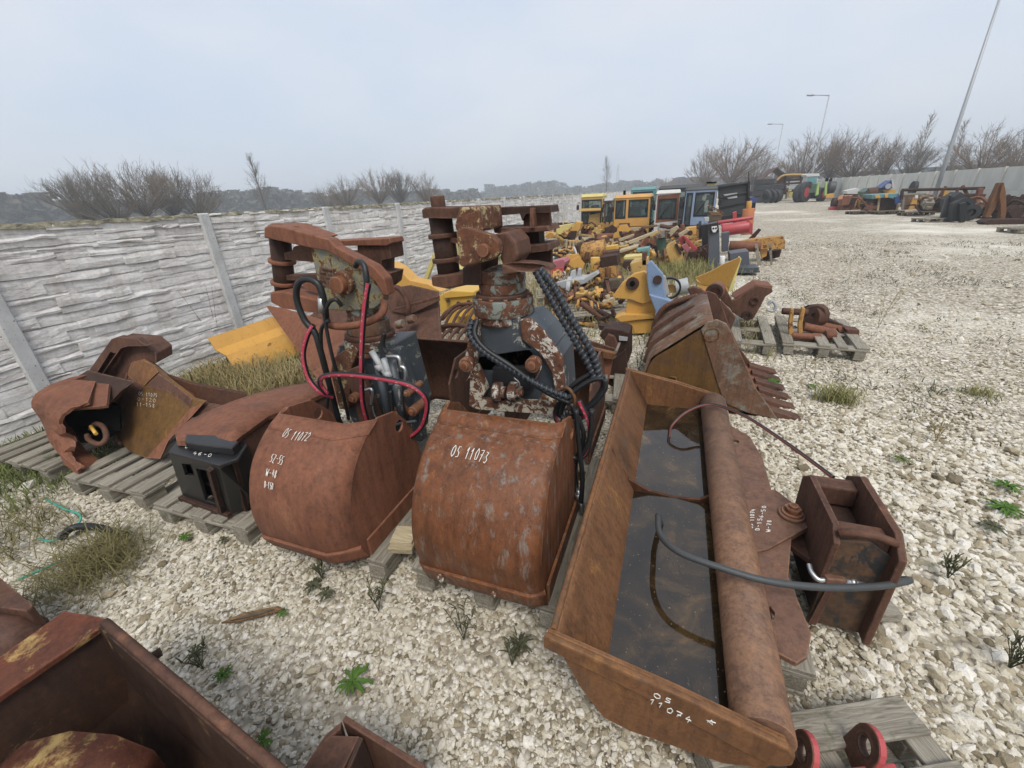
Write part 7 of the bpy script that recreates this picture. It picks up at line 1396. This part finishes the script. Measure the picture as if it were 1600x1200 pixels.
S('black_bag', 'lumpy black bag cut by the right edge of the picture', 'bag', [('p', 'bag', [(1592, 314), (1598, 308), (1606, 309), (1612, 316), (1612, 323), (1592, 323)], 25.5, .5, 'rubber'), ('p', 'flap', [(1598, 308), (1606, 308), (1604, 313), (1598, 313)], 25.4, .2, 'black')], GRW)
# tractor
yt = 51.
t = S('tractor', 'green and white tractor with red wheels parked at the far end of the yard', 'tractor', [
  ('p', 'cab_body', [(1261, 276), (1278, 274), (1277, 292), (1270, 296), (1258, 300), (1260, 288)], yt, 1.5, 'white_paint'), ('p', 'cab_roof', [(1259, 273), (1264, 271), (1280, 271), (1281, 275), (1260, 276)], yt - .1, 1.8, 'white_paint'), ('p', 'windscreen', [(1262, 277), (1277, 276), (1276, 286), (1261, 287)], yt - .05, .04, 'teal'), ('p', 'hood', [(1262, 288), (1280, 287), (1284, 300), (1264, 302)], yt - .6, 1.2, 'green_dark'), ('p', 'chassis', [(1262, 300), (1296, 296), (1298, 310), (1264, 310)], yt - .3, 1., 'black'),
  ('p', 'loader_arm', [(1278, 286), (1281, 284), (1279, 304), (1274, 306)], yt - 1.6, .3, 'lime'), ('p', 'loader_arm', [(1290, 286), (1293, 284), (1292, 304), (1288, 306)], yt - 1.6, .3, 'lime'), ('c', 'mirror', (1290, 281), (1294, 281), yt - .6, .14, 'black'), ('c', 'mirror', (1296, 281), (1300, 281), yt - .6, .14, 'black'), ('c', 'roll', (1294, 293), (1304, 293), yt - .3, .55, 'rubber_grey'), ('p', 'bumper', [(1290, 304), (1303, 302), (1303, 309), (1291, 310)], yt - 1.6, .6, 'yellow')])
for (a, b_, r_) in ((1258, 301, .88), (1250, 300, .8), (1284, 303, .6)):
    c = PY(a, b_, yt - .8); c.z = r_; ax = Vector((.75, -.65, 0)); w_ = build(MB().ring(c, ax, r_ * .55, r_, .42, 28), 'wheel', 'tyre', t, .03); build(MB().cyl(c - ax.normalized() * .12, c + ax.normalized() * .14, r_ * .56, 20), 'rim', 'red', w_, .01)
S('scrap_truck', 'flatbed stacked with slatted frames beside the tractor', 'truck', [('p', 'bed', [(1226, 298), (1252, 295), (1252, 302), (1226, 304)], 56, 2., 'rust_dark'), ('p', 'slat', [(1226, 276), (1252, 274), (1252, 277), (1226, 279)], 55.8, 1.8, 'wood_brown'), ('p', 'slat', [(1226, 281), (1252, 279), (1252, 282), (1226, 284)], 55.8, 1.8, 'black_metal'), ('p', 'slat', [(1226, 286), (1252, 284), (1252, 287), (1226, 289)], 55.8, 1.8, 'rust_dark'), ('p', 'slat', [(1226, 291), (1252, 289), (1252, 292), (1226, 294)], 55.8, 1.8, 'grey_light'), ('p', 'post', [(1226, 274), (1229, 274), (1229, 300), (1226, 300)], 55.7, .2, 'rust_dark'), ('p', 'post', [(1250, 273), (1253, 273), (1253, 299), (1250, 299)], 55.7, .2, 'rust_dark'), ('w', 'tarpaulin_roll', [(1214, 282), (1222, 275), (1236, 273), (1256, 273)], 55.6, .10, 'yellow_old'), ('p', 'cabin', [(1213, 286), (1220, 276), (1226, 276), (1226, 302), (1212, 304)], 55.9, 1.8, 'rust_brown')])
S('small_tank', 'small pale yellow tank in front of the stacked slatted frames', 'tank', [('p', 'tank', [(1232, 300), (1240, 300), (1240, 308), (1233, 309)], 52, .8, 'yellow_pale'), ('c', 'cap', (1234, 299), (1234, 297), 52, .15, 'yellow_pale')])
S('orange_box', 'small orange box between the pale tank and the tractor wheel', 'box', [('p', 'box', [(1242, 304), (1249, 303), (1249, 310), (1243, 310)], 51.5, .8, 'orange'), ('p', 'lid', [(1241, 303), (1250, 302), (1250, 304), (1242, 305)], 51.4, .9, 'orange')])
for k, (x, yb2, n, lab) in enumerate(((1190, 309, 4, 'tall stack of black tyres, leftmost at the far end'), (1206, 308, 3, 'stack of black tyres under the shed eaves'), (1182, 309, 2, 'low stack of black tyres behind the blue cover'))):
    p = PY(x, yb2, 54 + k); t = thing('tyre_stack', lab, 'tyres', (p.x, p.y, 0), 0, 'tyre stacks by the shed')
    for j in range(n): build(MB().ring((p.x, p.y, .28 + .56 * j), (0, 0, 1), .45, .95, .52, 24), 'tyre', 'tyre', t, .08)
for k, (x, lab) in enumerate(((1198, 'upright black tyre leaning left before the tyre stacks'), (1206, 'upright black tyre leaning in the middle before the tyre stacks'), (1213, 'upright black tyre leaning right before the slatted frames'))):
    p = PY(x, 305, 51); one(MB().ring((p.x, p.y, .62), (.8, .5, .25), .35, .62, .3, 24), 'tyre', 'tyre', lab, 'tyre', 'tyres leaning by the shed', .05)
# shed
p0, p1 = PY(1187, 284, 62), PY(1240, 282, 62); pr_ = PY(1214, 263, 62)
t = thing('open_shed', 'open timber shed with a brown gabled roof at the far end', 'shed', ((p0.x + p1.x) / 2, 63, 0))
for s_ in (0, 1):
    e0 = p0 if s_ == 0 else p1
    build(MB().prism([e0, pr_, pr_ + Vector((0, 5, 0)), e0 + Vector((0, 5, 0))], (0, 0, .12)), 'roof_slope', 'rust_brown' if s_ == 0 else 'wood_dark', t)
for x in (p0.x + .4, (p0.x + p1.x) / 2, p1.x - .4):
    for y in (62.2, 66.8): build(MB().box((x, y, p0.z / 2), (.18, .18, p0.z)), 'post', 'wood_dark', t)
build(MB().box(((p0.x + p1.x) / 2, 66.9, p0.z / 2), (p1.x - p0.x - .6, .1, p0.z - .1)), 'rear_wall', 'wood_dark', t)
build(MB().box(((p0.x + p1.x) / 2 + .2, 63.5, .9), (2., .8, 1.8)), 'shelf', 'rust_dark', t)

# ------------------------------------------------------------------ grass and weeds
def blade(mb, rnd, p, h, w_, lean, a=None):
    a = rnd.uniform(0, 6.283) if a is None else a; d = Vector((math.cos(a), math.sin(a), 0)); s_ = Vector((-d.y, d.x, 0)) * w_ / 2
    q1_, q2_, q3_ = p + d * lean * h * .25 + Vector((0, 0, h * .45)), p + d * lean * h * .65 + Vector((0, 0, h * .8)), p + d * lean * h + Vector((0, 0, h * max(.3, 1 - lean * .5)))
    mb.add([p - s_, p + s_, q1_ + s_ * .8, q1_ - s_ * .8, q2_ + s_ * .5, q2_ - s_ * .5, q3_], [(0, 1, 2, 3), (3, 2, 4, 5), (5, 4, 6)])
rg = random.Random(8)
def grass_area(name, label, fn, n, h, mat, w_=.008, lean=(.2, 1.2)):
    mb = MB()
    for _ in range(n):
        q = fn(rg)
        if q is None: continue
        blade(mb, rg, Vector((q[0], q[1], -.01)), rg.uniform(*h), w_ * rg.uniform(.6, 1.4), rg.uniform(*lean))
    return setp(build(mb, name, mat), label, 'grass', kind='stuff')
def blob(cx_, cy_, sx, sy): return lambda r_: (r_.gauss(cx_, sx), r_.gauss(cy_, sy))
grass_area('dry_grass', 'tall dry straw-coloured grass before the yellow plate', lambda r_: (r_.uniform(-5.1, -3.7), r_.gauss(3.0, .30)), 3400, (.08, .30), 'grass_dry', .009)
grass_area('dry_grass', 'dry grass around the yellow plate by the wall', lambda r_: (r_.uniform(-5.3, -3.9), r_.uniform(2.6, 5.2)), 1600, (.08, .26), 'grass_mixed', .009)
grass_area('wall_grass', 'short green grass along the foot of the slate wall', lambda r_: (-5.36 + abs(r_.gauss(0, .17)), r_.uniform(-.6, 18)), 6500, (.04, .16), 'grass_green', .009, (.1, .8))
grass_area('wall_grass', 'green grass among the leftmost pallets', lambda r_: (r_.uniform(-5.3, -4.0), r_.gauss(1.4, .35)), 1800, (.04, .14), 'grass_green', .007)
grass_area('yard_weeds', 'dry weeds growing through the scrap heap', lambda r_: (r_.uniform(-4.8, .9), r_.uniform(6.0, 17)), 9000, (.08, .34), 'grass_dry', .012)
grass_area('yard_weeds', 'greenish weeds among the scrap heap', lambda r_: (r_.uniform(-3.0, 1.2), r_.uniform(5.0, 13)), 4500, (.06, .24), 'grass_mixed', .012)
grass_area('dry_weeds', 'tall dry weeds left of the slate-grey carriage', lambda r_: (r_.gauss(.25, .35), r_.gauss(10.2, .5)), 900, (.15, .5), 'grass_mixed', .010, (.1, .9))
def tuft(name, label, px, py, n, h, mat, w_, spread, lean=(.3, 1.3), group=None):
    c = PZ(px, py, 0); mb = MB()
    for _ in range(n): blade(mb, rg, c + Vector((rg.gauss(0, spread), rg.gauss(0, spread * .7), -.005)), rg.uniform(*h), w_ * rg.uniform(.6, 1.4), rg.uniform(*lean))
    o = one(mb, name, mat, label, 'grass tuft' if 'grass' in name else 'plant', group, loc=c)
    if n > 300: o['kind'] = 'stuff'
    return o
tuft('grass_clump', 'big flattened clump of dry and green grass left of the pallets', 170, 868, 480, (.05, .15), 'grass_olive', .005, .12, (1.0, 2.8))
tuft('grass_clump', 'straw-coloured part of the flattened grass at the lower left', 115, 905, 330, (.05, .14), 'grass_olive', .005, .14, (1.0, 3.0))
tuft('grass_clump', 'green grass at the left edge below the pallets', 15, 840, 320, (.05, .15), 'grass_olive', .006, .2, (.8, 2.4))
tuft('grass_clump', 'green grass at the left edge beside the first pallet', 20, 740, 500, (.06, .18), 'grass_green', .007, .2, (.5, 1.8))
tuft('grass_clump', 'pale dry grass tuft on the open gravel right of the toothed bucket', 1305, 626, 420, (.06, .18), 'grass_mixed', .007, .07)
tuft('grass_clump', 'dry grass growing through the pallet with the brown quick hitches', 1150, 512, 260, (.06, .22), 'grass_dry', .007, .12)
tuft('grass_clump', 'short olive grass tuft on the gravel at the right, beyond the dry tuft', 1530, 616, 160, (.03, .10), 'grass_mixed', .006, .07)
def rosette(label, px, py, n, l, mat='leaf', w_=.03):
    c = PZ(px, py, .005); mb = MB()
    for k in range(n):
        a = k * 2.4 + rg.uniform(-.3, .3); d = Vector((math.cos(a), math.sin(a), 0)); s_ = Vector((-d.y, d.x, 0)); L_ = l * rg.uniform(.35, .75); rows = []
        for j in range(6):
            f = j / 5; ww = .62 * w_ * (.25 + math.sin(f * 2.7) * .9) * (1.25 if j % 2 else .75) * L_ / l; p = c + d * L_ * f + Vector((0, 0, L_ * (.45 * f - .45 * f * f) + .012 + .01 * rg.random())); rows.append([p - s_ * ww / 2, p + Vector((0, 0, -.003)), p + s_ * ww / 2])
        mb.loft(rows)
    return one(mb, 'leafy_weed', mat, label, 'plant', 'leafy weeds on the gravel', loc=c)
rosette('largest bright green leafy weed in the foreground gravel', 552, 1068, 16, .12, 'leaf', .035)
rosette('small dense green weed left of the large one in the foreground', 350, 1058, 34, .06, 'leaf', .016)
rosette('green leafy weed right of the teeth of the toothed bucket', 1205, 598, 22, .12, 'leaf', .05)
rosette('small green weed right of the leafy one by the bucket teeth', 1270, 606, 16, .08, 'leaf', .035)
rosette('green weed patch at the right edge, upper of two', 1572, 762, 26, .12, 'leaf', .03)
rosette('wide green weed patch at the right edge, lower of two', 1568, 797, 40, .13, 'leaf', .03)
rosette('small dark green weed at the right side below the edge patches', 1550, 826, 20, .09, 'weed_dark', .03)
rosette('small green weed on the gravel beyond the coupler', 1408, 720, 24, .10, 'grass_green', .02)
rosette('small green weed under the black coupler pallet', 290, 842, 18, .07, 'leaf', .025)
rosette('tiny dark weed before the black coupler pallet', 350, 846, 12, .05, 'weed_dark', .02)
rosette('dark weed under the lip of the left grab shell', 490, 918, 18, .08, 'weed_dark', .025)
rosette('dark weed right of the one under the left grab shell', 510, 932, 18, .08, 'weed_dark', .025)
rosette('small dark weed near the brown wood splinter', 442, 962, 12, .05, 'leaf', .02)
rosette('grey-green weed above the small dense green one', 305, 1026, 14, .08, 'weed_dark', .02)
rosette('small green weed at the bottom edge left of the channel piece', 412, 1160, 14, .06, 'leaf', .025)
rosette('weed left of the water-filled bucket near the pallet blocks', 812, 1010, 20, .09, 'weed_dark', .02)
def stalk(label, px, py, h, n=5, mat='weed_dark'):
    c = PZ(px, py, 0); mb = MB()
    for k in range(n):
        a = rg.uniform(0, 6.28); d = Vector((math.cos(a), math.sin(a), 0)) * rg.uniform(.1, .5); pts = [c, c + d * h * .4 + Vector((0, 0, h * .5)), c + d * h + Vector((0, 0, h))]
        mb.tube(bez(pts, 4), .0016, 4)
        for j in range(7):
            q = pts[1].lerp(pts[2], rg.random()) if rg.random() < .7 else pts[0].lerp(pts[1], rg.uniform(.3, 1)); blade(mb, rg, q, rg.uniform(.02, .05), .008, rg.uniform(.6, 1.4))
    return one(mb, 'weed_stalk', mat, label, 'plant', 'thin weed stalks on the gravel', loc=c)
stalk('thin upright weed between the two grab shells on the gravel', 592, 955, .16); stalk('thin weed stalk left of the pallet block under the right grab', 725, 1000, .15); stalk('dark thin weed below the pallet blocks of the right grab', 800, 1040, .14)
stalk('thin dry stalk left of the small dense green weed', 318, 1046, .16, 4); stalk('thin weed near the left grab shell lip', 505, 905, .10); stalk('tall thin dry stalk by the lone pallet of rusty links', 1372, 512, .5, 5, 'grass_dry'); stalk('thin dry stalk right of the pallet with quick hitches', 1165, 556, .35, 4, 'grass_dry')
stalk('thin dry weed at the right of the gravel beyond the coupler', 1462, 690, .18, 5, 'grass_dry'); stalk('dark dry weed at the right edge of the near gravel', 1575, 1045, .16, 9); stalk('thin brown weed behind the coupler hose end', 1480, 905, .12, 8)
stalk('tall dry weeds standing between the small bucket and the toothed bucket', 998, 585, .28, 8); stalk('tall brown stalks above the yellow plate by the wall', 350, 560, 1.0, 7, 'twig'); stalk('tall dry stalks left of the yellow plate by the wall', 312, 570, .8, 6, 'twig')
# dark dry litter between the stones on the open yard to the right
mbd = MB()
for _ in range(900):
    x, y = rg.uniform(1.2, 9), rg.uniform(.9, 17)
    if noise.noise((x * .55, y * .55, 2.)) < .05: continue
    for k in range(rg.randint(5, 14)):
        blade(mbd, rg, Vector((x + rg.gauss(0, .10), y + rg.gauss(0, .07), .005)), rg.uniform(.02, .07), .010, rg.uniform(.8, 2.))
setp(build(mbd, 'dry_litter', 'weed_dark'), 'thin dark dry weeds and litter scattered on the gravel', 'weeds', kind='stuff')
